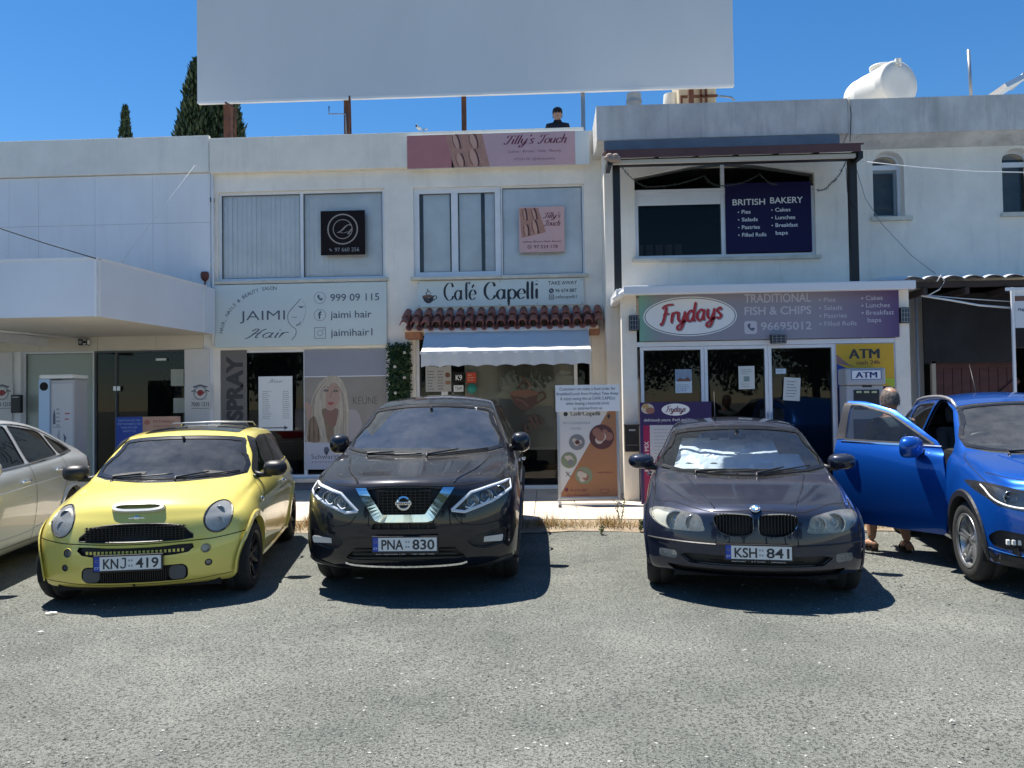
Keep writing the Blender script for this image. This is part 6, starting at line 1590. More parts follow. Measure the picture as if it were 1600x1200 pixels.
    c.ribbon('f', [(-.83,.475),(-.6,.475),(-.30,.475)], 0.014, TRIM, 'bumper_strip', off=0.002, thick=0.006); c.ribbon('f', [(.30,.475),(.6,.475),(.83,.475)], 0.014, TRIM, 'bumper_strip', off=0.002, thick=0.006)
    # shut lines
    c.ribbon('f', [(-.80,.742),(-.62,.758),(-.45,.735),(-.34,.722),(-.1,.735),(0,.738),(.1,.735),(.34,.722),(.45,.735),(.62,.758),(.80,.742)], 0.006, GAP)
    for sgn in (1,-1):
        c.ribbon('t', [(sgn*.80,.36),(sgn*.785,.7),(sgn*.775,1.1),(sgn*.72,1.30)], 0.006, GAP)
        c.ribbon('t', [(sgn*.30,.14),(sgn*.42,.6),(sgn*.52,1.1)], 0.016, P, 'bonnet_crease', off=0.0, thick=0.006)
    for sd_ in 'lr':
        c.ribbon(sd_, [(1.36,.24),(1.33,.6),(1.40,.88),(1.5,.94)], 0.006, GAP); c.ribbon(sd_, [(2.62,.24),(2.64,.6),(2.63,.95)], 0.006, GAP); c.ribbon(sd_, [(1.36,.24),(2.0,.23),(3.05,.24),(3.1,.5),(3.4,.75),(3.55,1.0)], 0.006, GAP)
        c.ribbon(sd_, [(1.1,.60),(2.2,.68),(3.9,.74)], 0.012, P, 'door_crease', off=0.0, thick=0.006)
        c.handle(sd_, 2.45, .80, P); c.handle(sd_, 3.25, .83, P)
    # roundel
    h, n_ = c.hit('f', 0, .742); mb = MB(); zx = n_; t = Vector((1,0,0)); u_ = zx.cross(t).normalized()
    mb.M = Matrix(((t.x,u_.x,zx.x,h.x),(t.y,u_.y,zx.y,h.y),(t.z,u_.z,zx.z,h.z+.012),(0,0,0,1)))
    mb.lathe([(0.041,0.0),(0.041,0.006),(0.036,0.009),(0.034,0.007)], CHROME, 28); mb.lathe([(0.034,0.007),(0.024,0.008)], BLK, 28)
    RB = mat('roundel blue', (0.05,0.25,0.65), 0.3)
    for k in range(4): mb.face([(0,0,0.0085)]+[(0.024*cos(pi/2*k+a*pi/12),0.024*sin(pi/2*k+a*pi/12),0.0085) for a in range(7)], (RB, PLW)[k % 2])
    mb.build('badge', root)
    c.plate('KSH 841', 0.01, .435, gap=-0.035, w=.485, h=.105)
    sg = Sign(-.21,.23,.362,.373, -.036); sg.text('MOTORS  -  A P CARS  -  LIMASSOL', 0.5, 0.9, 0.7, PLW, w=0.9, align='c'); sg.mb.build('plate_holder_lettering', root)
    # mirrors, wipers, wheels, cabin
    c.mirror('l', 1.60, 1.00, (0.125,0.09,0.075), m=P, out=0.06); c.mirror('r', 1.60, 1.00, (0.125,0.09,0.075), m=P, out=0.06)
    c.wiper((-.42,.925),(.12,.945)); c.wiper((.10,.92),(.60,.975))
    for x in (-.745,.745): c.wheel(x, S['wf'], .315, .205, .205, 5, SILVW, 'twin'); c.wheel(x, S['wr'], .315, .205, .205, 5, SILVW, 'twin')
    c.cabin(1.55, .93, -.36, .62)
    c.inner_mirror(0, 1.27, sz=(0.075,0.05))
    # crumpled foil shade behind the windscreen
    mb = MB(); nx_, nz_ = 26, 12
    def fp(i, j):
        x = -.62+1.24*i/nx_; t = j/nz_; z = .93+.30*t
        top = 1.0 if x > -.55 else .7
        f = noise.noise(Vector((x*7, t*5, 3)))*0.045+noise.noise(Vector((x*17, t*11, 9)))*0.018
        return (x*(1-.16*t), 1.50+.62*t+.06*x*x*-1+f+0.10, z)
    for i in range(nx_):
        for j in range(nz_):
            if noise.noise(Vector((i*0.2, 1, 5)))*.5+(j/nz_-0.9) < 0.0 and not (i > 21 and j > 4): mb.face([fp(i,j),fp(i+1,j),fp(i+1,j+1),fp(i,j+1)], FILLER)
    mb.build('foil_sunshade', root)
    c.antenna(-.18, 2.35, .30, lean=(-.005,.03), r=0.003)
    # front end bits under the bumper
    mb = MB(); mb.box(-.62,.62,.25,3.9,.19,.24,BLKM); mb.build('underbody', root)
    c.finish_body()
    return root
graphite()

# ------------------------------------------------------------ black SUV
def black_suv():
    q = campt(628, 6.25)
    root = car_root('parked_car', 0, 0, q.x, q.y, R_(1.0), 'black SUV with chrome V grille parked right of the yellow hatchback')
    P = paint_mat('black paint', (0.006,0.007,0.014), dust=0.12, metal=0.25, rough=0.3, col_dust=(0.30,0.29,0.27))
    S = dict(ys=[.36,.62,.9,1.12,1.26,1.34,1.62,1.90,1.99,2.4,3.0,3.6,4.1,4.38],
        plan=[(.36,.90),(.6,.93),(1.2,.935),(3.5,.93),(4.38,.87)], tuck=[(.4,.015),(.9,.04),(4.3,.04)], bot=[(.36,.23),(1,.22),(3.6,.22),(4.38,.30)],
        belt=[(.36,.86),(.8,.99),(1.3,1.06),(2.5,1.11),(3.8,1.18),(4.38,1.15)],
        edge=[(.36,.95),(.8,1.05),(1.12,1.095),(1.26,1.115),(1.99,1.54),(2.4,1.625),(3.6,1.64),(4.1,1.56),(4.38,1.25)],
        top=[(.36,.995),(.8,1.085),(1.12,1.13),(1.26,1.17),(1.99,1.62),(2.4,1.69),(3,1.715),(3.6,1.69),(4.1,1.6),(4.38,1.27)],
        wtop=[(.36,.77),(.8,.82),(1.12,.84),(1.26,.82),(1.99,.665),(2.4,.64),(3.6,.62),(4.38,.66)],
        bow=[(.36,.24),(.62,.2),(1.12,.15),(1.26,.15),(2.05,.08),(2.4,.02),(3.6,0),(4.38,-.1)], beltin=[(.36,.03),(4.38,.045)],
        nose=[(.12,2.4),(.04,2.6),(0,3.0,.40),(0.0,3.0,.60),(.02,2.8,.78),(.03,2.6,.90),(.05,2.4,.95),(.10,2.2)],
        tail=[(4.55,2.4),(4.62,2.5),(4.64,2.6),(4.64,2.6),(4.62,2.6),(4.58,2.6),(4.56,2.5),(4.48,2.4)], crown=2.0,
        wf=.95, wr=3.66, wrad=.355, arch=.395, flare=.014, lipw=.02, lipmat=TRIM)
    c = Car(root, S, P)
    windscreen(c, smoothpoly([(-.765,1.155),(-.4,1.11),(0,1.10),(.4,1.11),(.765,1.155),(.71,1.32),(.64,1.48),(.60,1.55),(.3,1.59),(0,1.60),(-.3,1.59),(-.60,1.55),(-.64,1.48),(-.71,1.32)], 2), m=glass_mat('screen with dust', (0.80,0.88,0.90), 1.0, ior=2.5, dust=0.16))
    side_windows(c, [roundpoly([(1.52,1.15),(2.08,1.49),(2.42,1.575),(2.66,1.585),(2.62,1.17)],.03), roundpoly([(2.72,1.17),(2.76,1.585),(3.55,1.57),(3.60,1.2)],.04), roundpoly([(3.68,1.21),(3.66,1.56),(4.0,1.5),(4.12,1.26)],.04)])
    windscreen(c, [(-.62,1.2),(.62,1.2),(.52,1.52),(-.52,1.52)], m=SIDEG, view='b', name='rear_window')
    for sd_ in 'lr': c.arch(S['wf'], S['arch'], S['wrad'], sd_); c.arch(S['wr'], S['arch'], S['wrad'], sd_)
    HL = roundpoly([(.365,.725),(.53,.885),(.70,.925),(.86,.955),(.89,.93),(.875,.86),(.72,.77),(.49,.695)], .025)
    WB = mat('white lamp bowl', (0.70,0.74,0.80), 0.25)
    for q, sgn in ((HL, 1), (mx(HL), -1)):
        hl = c.lamp('f', q, depth=0.07, bowl=mat('dark lamp bowl', (0.10,0.11,0.13), 0.2, metal=0.6), balls=[(sgn*.55,.795,.045,LAMPC),(sgn*.665,.825,.045,LAMPC),(sgn*.77,.855,.04,LAMPC)], back=WB, facing=0.02)
        ins = [(sgn*x, z) for x, z in ((.385,.728),(.54,.865),(.70,.905),(.85,.935),(.862,.87),(.71,.785),(.49,.712),(.385,.728))]
        c.ribbon('f', ins, 0.024, WB, 'light_guide', off=0.001, thick=0.004, n=1, parent=hl)
        for x, z in ((.53,.765),(.65,.795),(.76,.825)): c.ribbon('f', [(sgn*(x-.035),z-.012),(sgn*x,z-.022),(sgn*(x+.04),z+.012)], 0.012, WB, 'light_strip', off=0.001, thick=0.005, parent=hl, n=3)
    # grille panel between lamps
    G = [(-.375,.90),(-.225,.665),(.225,.665),(.375,.90),(.2,.925),(-.2,.925)]
    g = c.recess('grille', 'f', roundpoly(G,.02), 0.045, MESHG)
    mesh_grille(c, -.22, .22, .68, .90, c.hit('f',0,.8)[0].y+.015, MESHG, nz=9, root=g, r=.005)
    mb = MB()
    for i in range(12):       # honeycomb texture columns
        x = -.21+.42*i/11; mb.box(x-.004,x+.004,c.hit('f',0,.8)[0].y+.012,c.hit('f',0,.8)[0].y+.03,.68,.9,MESHG)
    mb.build('grille_mesh', g)
    V = [(-.405,.905),(-.30,.912),(-.165,.715),(.165,.715),(.30,.912),(.405,.905),(.235,.655),(.19,.642),(-.19,.642),(-.235,.655)]
    pv = MB(); tr_ = []
    def vstrip(A, B, k=10):
        for i in range(k):
            q_ = []
            for (a, b, t) in ((A[0],A[1],i/k),(B[0],B[1],i/k),(B[0],B[1],(i+1)/k),(A[0],A[1],(i+1)/k)):
                x, z = a[0]+(b[0]-a[0])*t, a[1]+(b[1]-a[1])*t; h, n_ = c.hit('f', x, z); q_.append(h+n_*0.012)
            pv.face(q_, CHROME)
            for e0, e1 in ((0,3),(1,2)): pv.face([q_[e0], q_[e1], q_[e1]+Vector((0,.035,0)), q_[e0]+Vector((0,.035,0))], CHROME)
    vstrip(((-.405,.908),(-.235,.655)), ((-.315,.912),(-.175,.705))); vstrip(((-.235,.655),(-.19,.642)), ((-.175,.705),(-.16,.702)), 2); vstrip(((-.19,.642),(.19,.642)), ((-.16,.702),(.16,.702))); vstrip(((.19,.642),(.235,.655)), ((.16,.702),(.175,.705)), 2); vstrip(((.235,.655),(.405,.908)), ((.175,.705),(.315,.912)))
    pv.build('chrome_v_bar', root)
    # emblem: ring with bar
    y_ = c.hit('f', 0, .795)[0].y-0.012; mb = MB(); mb.M = Matrix.Translation((0, y_, .795))
    for k in range(32):
        for a, b, ra, rb in ((2*pi*k/32, 2*pi*(k+1)/32, .045, .058),):
            mb.face([(ra*cos(a),-.004,ra*sin(a)),(rb*cos(a),0,rb*sin(a)),(rb*cos(b),0,rb*sin(b)),(ra*cos(b),-.004,ra*sin(b))], CHROME); mb.face([(ra*cos(a),-.004,ra*sin(a)),(ra*cos(b),-.004,ra*sin(b)),(.038*cos(b),.004,.038*sin(b)),(.038*cos(a),.004,.038*sin(a))], CHROME)
    mb.box(-.066,.066,-.009,.002,-.013,.013,CHROME,.003); e_ = mb.build('badge', root)
    sg = Sign(-.060,.060,.795-.011,.795+.011,y_-.009); sg.text('NISSAN', .5, .85, .7, INK, w=.92, align='c', bold=.02); sg.mb.build('badge_lettering', e_)
    # bumper openings
    lo = c.recess('lower_intake', 'f', roundpoly([(-.46,.33),(.46,.33),(.50,.345),(.40,.435),(-.40,.435),(-.50,.345)],.02), 0.05, MESHG)
    mesh_grille(c, -.42, .42, .335, .43, c.hit('f',0,.38)[0].y+.02, TRIM, nz=3, root=lo, r=.006)
    mid = c.recess('lower_intake', 'f', roundpoly([(-.27,.585),(.27,.585),(.245,.632),(-.245,.632)],.012), 0.03, MESHG)
    mb = MB()
    for i in range(6): x = -.2+.08*i; y2 = c.hit('f', x, .605)[0].y; mb.box(x-.004,x+.004,y2,y2+.03,.59,.628,P)
    mb.build('intake_fins', mid)
    for sgn in (1,-1):
        F_ = [(.50,.475),(.58,.525),(.80,.56),(.84,.53),(.82,.43),(.66,.40),(.56,.42)]; F_ = roundpoly(F_ if sgn == 1 else mx(F_), .03)
        c.recess('fog_pocket', 'f', F_, 0.045, TRIM, facing=0.02)
        y2 = c.hit('f', sgn*.68, .49)[0].y; mb = MB(); pl_ = [(sgn*.60,.445),(sgn*.79,.455),(sgn*.80,.51),(sgn*.64,.49)]; mb.plate(roundpoly(pl_,.012), [], y2+.02, y2+.05, mat('fog lens', (0.55,0.58,0.62), 0.15, metal=0.5)); mb.build('fog_light', root)
    c.ribbon('f', [(-.50,.298),(-.42,.283),(-.2,.276),(0,.274),(.2,.276),(.42,.283),(.50,.298)], 0.028, CHROME, 'skid_trim', off=0.006, thick=0.008)
    c.ribbon('f', [(-.86,.30),(-.55,.25),(0,.243),(.55,.25),(.86,.30)], 0.05, TRIM, 'lower_lip', off=0.003, thick=0.01)
    c.ribbon('f', [(-.80,.965),(-.6,.935),(-.38,.925),(0,.938),(.38,.925),(.6,.935),(.80,.965)], 0.007, GAP)
    for sgn in (1,-1):
        c.ribbon('f', [(sgn*.40,.69),(sgn*.47,.62),(sgn*.62,.60),(sgn*.88,.64)], 0.006, GAP)
        c.ribbon('t', [(sgn*.83,.38),(sgn*.845,.7),(sgn*.83,1.1),(sgn*.78,1.2)], 0.006, GAP)
        c.ribbon('t', [(sgn*.40,.14),(sgn*.55,.5),(sgn*.66,1.0)], 0.02, P, 'bonnet_crease', off=0.0, thick=0.009)
        for xx in (.42,.60): h,n_ = c.hit('t', sgn*xx, .33+xx*.1); mb = MB(); mb.ball(h, .010, TRIM, 8, (1.4,1,.6)); mb.build('washer_jet', root)
    for sd_ in 'lr':
        c.ribbon(sd_, [(1.46,.30),(1.42,.75),(1.48,1.05),(1.54,1.12)], 0.006, GAP); c.ribbon(sd_, [(2.66,.30),(2.69,.8),(2.68,1.16)], 0.006, GAP); c.ribbon(sd_, [(3.3,.34),(3.40,.7),(3.66,1.0),(3.66,1.2)], 0.006, GAP)
        c.ribbon(sd_, [(1.42,.34),(2.4,.32),(3.25,.34)], 0.09, TRIM, 'sill_cladding', off=0.002, thick=0.012); c.ribbon(sd_, [(1.45,.42),(2.4,.40),(3.2,.42)], 0.018, CHROME, 'chrome_strip', off=0.008, thick=0.006)
        c.ribbon(sd_, [(1.5,1.135),(2.65,1.155),(3.6,1.19),(4.1,1.245)], 0.014, CHROME, 'chrome_strip', off=0.004, thick=0.004)
        c.ribbon(sd_, [(1.3,.82),(2.4,.90),(4.2,.98)], 0.014, P, 'door_crease', off=0.0, thick=0.008)
        c.handle(sd_, 2.48, .97, CHROME); c.handle(sd_, 3.45, 1.0, CHROME)
    c.plate('PNA 830', .02, .475, gap=-.05)
    sg = Sign(-.24,.28,.392,.404, -.051); sg.text('M.C. MOTORS LTD     +357 2581 7722', 0.5, 0.9, 0.7, PLW, w=0.9, align='c'); sg.mb.build('plate_holder_lettering', root)
    c.mirror('l', 1.62, 1.20, (.10,.085,.10), m=P, out=.02); c.mirror('r', 1.62, 1.20, (.10,.085,.10), m=P, out=.02)
    c.wiper((-.50,1.115),(.02,1.125)); c.wiper((.08,1.11),(.62,1.155))
    for x in (-.785,.785): c.wheel(x, S['wf'], .355, .225, .228, 5, SILVW, 'twin'); c.wheel(x, S['wr'], .355, .225, .228, 5, SILVW, 'twin')
    c.cabin(1.62, 1.12, -.38, .80, w=.74)
    c.inner_mirror(0, 1.52, sz=(.11,.035))
    # papers on the dash and film stickers
    mb = MB(); h, n_ = c.hit('f', .42, 1.545); mb.obox(h-n_*.012, (.05,.0,0), (0,.018,.02), (0,.001,-.001), PLW); mb.build('screen_sticker', root)
    mb = MB(); mb.box(-.10,-.02,1.60,1.63,1.14,1.24,mat('pale tag', (0.6,0.62,0.62), 0.6)); mb.ball((-.06,1.58,1.10), .035, MATS['pale tag'], 10); mb.build('hanging_tag', root)
    mb = MB(); mb.box(-.7,.7,.3,4.3,.22,.30,BLKM); mb.build('underbody', root)
    c.antenna(0, 3.9, .12, lean=(0,.06))
    c.finish_body(); return root
black_suv()

# ------------------------------------------------------------ yellow small hatchback
def yellow_hatch():
    q = campt(206, 6.1)
    root = car_root('parked_car', 0, 0, q.x, q.y, R_(11.0), 'small yellow hatchback with round headlights and black wheels')
    P = paint_mat('yellow paint', (0.76,0.65,0.15), dust=0.18, metal=0.15, rough=0.35, col_dust=(0.45,0.40,0.26))
    S = dict(ys=[.30,.5,.74,.94,1.08,1.16,1.4,1.62,1.70,2.1,2.6,3.05,3.32],
        plan=[(.30,.80),(.5,.828),(.8,.842),(3.0,.845),(3.32,.79)], tuck=[(.3,.03),(.9,.04),(3.3,.05)], bot=[(.3,.15),(1,.15),(2.8,.15),(3.32,.22)],
        belt=[(.3,.70),(.6,.79),(1.0,.86),(2,.90),(3.32,.96)],
        edge=[(.3,.765),(.6,.855),(.94,.905),(1.08,.93),(1.70,1.295),(2.1,1.335),(3.05,1.325),(3.32,1.02)],
        top=[(.3,.83),(.6,.91),(.94,.955),(1.08,.985),(1.70,1.35),(2.1,1.40),(2.6,1.41),(3.05,1.375),(3.32,1.05)],
        wtop=[(.3,.64),(.6,.69),(.94,.73),(1.08,.73),(1.70,.645),(2.1,.635),(3.05,.61),(3.32,.63)],
        bow=[(.3,.2),(.5,.18),(.94,.16),(1.08,.16),(1.70,.09),(2.1,.02),(3.05,0),(3.32,-.1)], beltin=[(.3,.05),(3.3,.06)],
        nose=[(.10,2.3),(.02,2.5),(0,2.6,.29),(0.005,2.5,.42),(.03,2.3,.56),(.07,2.1,.68),(.10,2.0,.72),(.16,2.0)],
        tail=[(3.55,2.4),(3.62,2.5),(3.64,2.6),(3.64,2.6),(3.62,2.6),(3.56,2.6),(3.52,2.5),(3.42,2.4)], crown=2.0,
        wf=.60, wr=3.06, wrad=.30, arch=.338, flare=.018, lipw=.032)
    c = Car(root, S, P)
    windscreen(c, smoothpoly([(-.67,.97),(-.36,.945),(0,.94),(.36,.945),(.67,.97),(.63,1.1),(.58,1.22),(.55,1.285),(.3,1.312),(0,1.32),(-.3,1.312),(-.55,1.285),(-.58,1.22),(-.63,1.1)], 2), m=glass_mat('clear screen', (0.84,0.92,0.92), 1.0, ior=1.6, dust=0.13, dcol=.6))
    band = roundpoly([(1.16,.955),(1.20,1.0),(1.66,1.262),(2.0,1.30),(3.0,1.285),(3.26,.99)], .03)
    for sd_ in 'lr':
        p = c.cut(sd_, band, facing=0.2); q = MB()
        c.mkpanel('side_window', p, glass_mat('dark side glass', (0.10,0.115,0.12), 1.0, ior=1.5, dust=0.02), off=-.002, depth=.02, rimm=BLK)
        for P0 in ([(1.30,.96),(1.62,1.255)], [(2.33,.95),(2.30,1.30)]): c.ribbon(sd_, P0, .06 if P0[0][0] < 2 else .035, BLK, 'black_pillar', n=1, off=.003)
        c.ribbon(sd_, [(1.12,.94),(2.2,.945),(3.27,.985)], .018, CHROME, 'chrome_strip', off=.004, thick=.004)
    # black A pillars seen from the front
    for sgn in (1,-1): c.ribbon('f', [(sgn*.715,.97),(sgn*.68,1.1),(sgn*.63,1.22),(sgn*.595,1.29)], .085, BLK, 'black_pillar', off=.003)
    windscreen(c, [(-.55,1.03),(.55,1.03),(.52,1.28),(-.52,1.28)], m=MATS['clear screen'], view='b', name='rear_window')
    sr = c.cut('t', rrect(-.46,.46,1.78,2.75,.05), facing=.3); c.mkpanel('sunroof', sr, mat('sunroof glass', (0.04,0.045,0.05), 0.15, coat=1.0), off=.004, depth=.01)
    for sd_ in 'lr': c.arch(S['wf'], S['arch'], S['wrad'], sd_); c.arch(S['wr'], S['arch'], S['wrad'], sd_)
    for sgn in (1,-1):
        cx, cz_ = sgn*.60, .69; E = [(cx+.100*cos(a), cz_+.118*sin(a)) for a in [2*pi*i/28 for i in range(28)]]
        hl = c.lamp('f', E, depth=.06, balls=[(cx-sgn*.0,cz_-.045,.042,LAMPC),(cx+sgn*.0,cz_+.04,.038,LAMPC)], bowl=mat('pale lamp bowl', (0.85,0.84,0.76), 0.25), lens=glass_mat('brightened lens', (0.9,0.89,0.84), 0.9, dust=0.55, dcol=.88), facing=0.02, back=CHROME)  # pale film in the lens stands in for light missing from the bowl
        c.ribbon('f', E+[E[0]], .016, BLK, 'lamp_ring', off=.001, thick=.006, n=1, parent=hl)
        c.ribbon('f', [(cx+.09*cos(a), cz_-.01+.012*sin(a)) for a in (pi, pi*1.25, pi*1.5, pi*1.75, 2*pi)], .006, GREY, 'light_strip', off=-.01, n=2, parent=hl)
        for (x, z, r, nm) in ((sgn*.525,.452,.038,'fog_light'),(sgn*.545,.335,.024,'fog_light')):
            E = [(x+r*cos(a), z+r*sin(a)) for a in [2*pi*i/16 for i in range(16)]]
            c.lamp('f', E, depth=.03, name=nm, balls=[(x,z,r*.6,LAMPC)], bowl=GREY)
            c.ribbon('f', E+[E[0]], .008, P if r > .03 else BLK, 'lamp_ring', off=.0, thick=.004, n=1)
    G = smoothpoly([(-.43,.545),(-.39,.60),(-.33,.645),(-.15,.668),(0,.672),(.15,.668),(.33,.645),(.39,.60),(.43,.545),(.2,.535),(0,.532),(-.2,.535)], 2)
    g = c.recess('grille', 'f', G, .035, MESHG)
    yb = c.hit('f', 0, .6)[0].y+.02; mesh_grille(c, -.38, .38, .545, .655, yb, MESHG, nx=26, nz=6, root=g, r=.003)
    c.ribbon('f', G+[G[0]], .014, BLK, 'grille_surround', off=.001, thick=.006, n=1, parent=g)
    sl = c.recess('lower_grille', 'f', smoothpoly([(-.43,.50),(-.2,.492),(0,.49),(.2,.492),(.43,.50),(.40,.435),(.2,.418),(0,.415),(-.2,.418),(-.40,.435)], 2), .03, MESHG)
    mb = MB()
    for i in range(24): x = -.36+.72*i/23; y2 = c.hit('f', x, .45)[0].y; mb.box(x-.009,x+.009,y2+.006,y2+.012,.442,.466,P)
    mb.build('grille_mesh', sl)
    GI = mat('grey intake', (0.08,0.085,0.09), 0.5)
    lo = c.recess('lower_intake', 'f', rrect(-.40,.40,.215,.345,.05), .05, MESHG, wallm=GI)
    y2 = c.hit('f', 0, .28)[0].y
    for sgn in (1,-1): mb = MB(); pl_ = rrect(.26,.385,.225,.335,.035); mb.plate(pl_ if sgn == 1 else mx(pl_), [], y2+.045, y2+.06, GI); mb.build('brake_duct', lo)
    mesh_grille(c, -.25, .25, .225, .335, y2+.02, MESHG, nx=30, root=lo, r=.003)
    c.plate('KNJ 419', -.02, .385, gap=-.035, w=.50)
    # bonnet scoop
    h, n_ = c.hit('f', 0, .80); mb = MB(); SCM = mat('satin silver', (0.62,0.62,0.60), 0.35, metal=0.5)
    def sp(x, z, o): hh, nn_ = c.hit('f', x, z); return hh+nn_*o
    def loop(kx, kz, o): return [sp(kx*math.copysign(abs(cos(a))**.6, cos(a)), .785+kz*math.copysign(abs(sin(a))**.8, sin(a)), o) for a in [2*pi*i/36 for i in range(36)]]
    L1, L2, L3 = loop(.205,.036,.004), loop(.195,.030,.030), loop(.165,.014,.028)
    L4 = [p+Vector((0,.05,0)) for p in L3]
    for A_, B_, m_ in ((L1,L2,SCM),(L2,L3,SCM),(L3,L4,BLK)):
        for i in range(36): mb.face([A_[i],A_[(i+1)%36],B_[(i+1)%36],B_[i]], m_, True)
    mb.face(L4, BLKM); mb.build('bonnet_scoop', root)
    h, n_ = c.hit('f', 0, .715); mb = MB(); mb.ball(h, .022, CHROME, 12, (1.1,.3,.9)); mb.box(-.062,.062,h.y-.002,h.y+.01,h.z-.006,h.z+.006,CHROME,.002); mb.build('badge', root)
    # bonnet seam over the arches and bumper seam
    c.ribbon('f', [(-.83,.56),(-.6,.528),(-.44,.522),(0,.515),(.44,.522),(.6,.528),(.83,.56)], .007, GAP); c.ribbon('f', [(-.80,.235),(-.4,.205),(0,.2),(.4,.205),(.80,.235)], .005, GAP)
    c.ribbon('f', [(.005,.205),(-.01,.185),(.012,.165),(-.004,.15),(.01,.13)], .012, GAP, 'bumper_crack', off=.003, n=1, dens=.01)
    for sgn in (1,-1):
        sdv = 'l' if sgn == 1 else 'r'
        c.ribbon(sdv, [(.98,.50),(1.0,.78),(1.08,.90)], .006, GAP); c.ribbon(sdv, [(1.10,.20),(1.08,.55),(1.16,.90)], .006, GAP); c.ribbon(sdv, [(2.28,.22),(2.36,.5),(2.36,.93)], .006, GAP)
        c.ribbon(sdv, [(.98,.22),(1.6,.20),(2.7,.22)], .05, P, 'side_skirt', off=.003, thick=.02)
        c.handle(sdv, 2.18, .80, CHROME, ln=.15)
        h, n_ = c.hit(sdv, .99, .74); mb = MB(); mb.ball(h, .028, CHROME, 10, (.5,1.6,1.0)); mb.build('side_repeater', root)
        c.ribbon('t', [(sgn*.30,1.0),(sgn*.5,1.03)], .05, mat('cowl mesh', (0.06,0.06,0.06), 0.8), 'cowl_vent', off=.003, n=1) if sgn == 1 else c.ribbon('t', [(-.50,1.03),(-.2,.98)], .05, MATS['cowl mesh'] if 'cowl mesh' in MATS else BLK, 'cowl_vent', off=.003, n=1)
        h, n_ = c.hit('t', sgn*.22, .78); mb = MB(); mb.ball(h, .009, BLK, 8, (1.5,1,.6)); mb.build('washer_jet', root)
    h, n_ = c.hit('l', 3.0, .80); mb = MB(); mb.lathe([(.001,.006),(.05,.006),(.062,.0)], CHROME, 20, c=(h.x,h.y,h.z), axis='x'); mb.build('fuel_cap', root)
    c.mirror('l', 1.24, 1.0, (.11,.085,.075), m=BLK, out=.09); c.mirror('r', 1.24, 1.0, (.11,.085,.075), m=BLK, out=.09)
    c.wiper((-.46,.955),(.06,.985)); c.wiper((.12,.95),(.60,.99))
    for x in (-.722,.722): c.wheel(x, S['wf'], .30, .205, .205, 8, BLKW, 'single', steer=R_(-4)); c.wheel(x, S['wr'], .30, .205, .205, 8, BLKW, 'single')
    c.cabin(1.30, .96, -.34, .62, ys=(.42,1.15), w=.66)
    c.inner_mirror(0, 1.26)
    mb = MB()
    for y3 in (2.55, 2.95):
        mb.tube([(-.42,y3,1.385),(-.39,y3,1.418),(0,y3,1.428),(.39,y3,1.418),(.42,y3,1.375)], .006, GREY, 8)
    mb.build('roof_rack', root)
    mb = MB(); mb.box(-.62,.62,.2,3.3,.14,.2,BLKM); mb.build('underbody', root)
    c.finish_body(); return root
yellow_hatch()

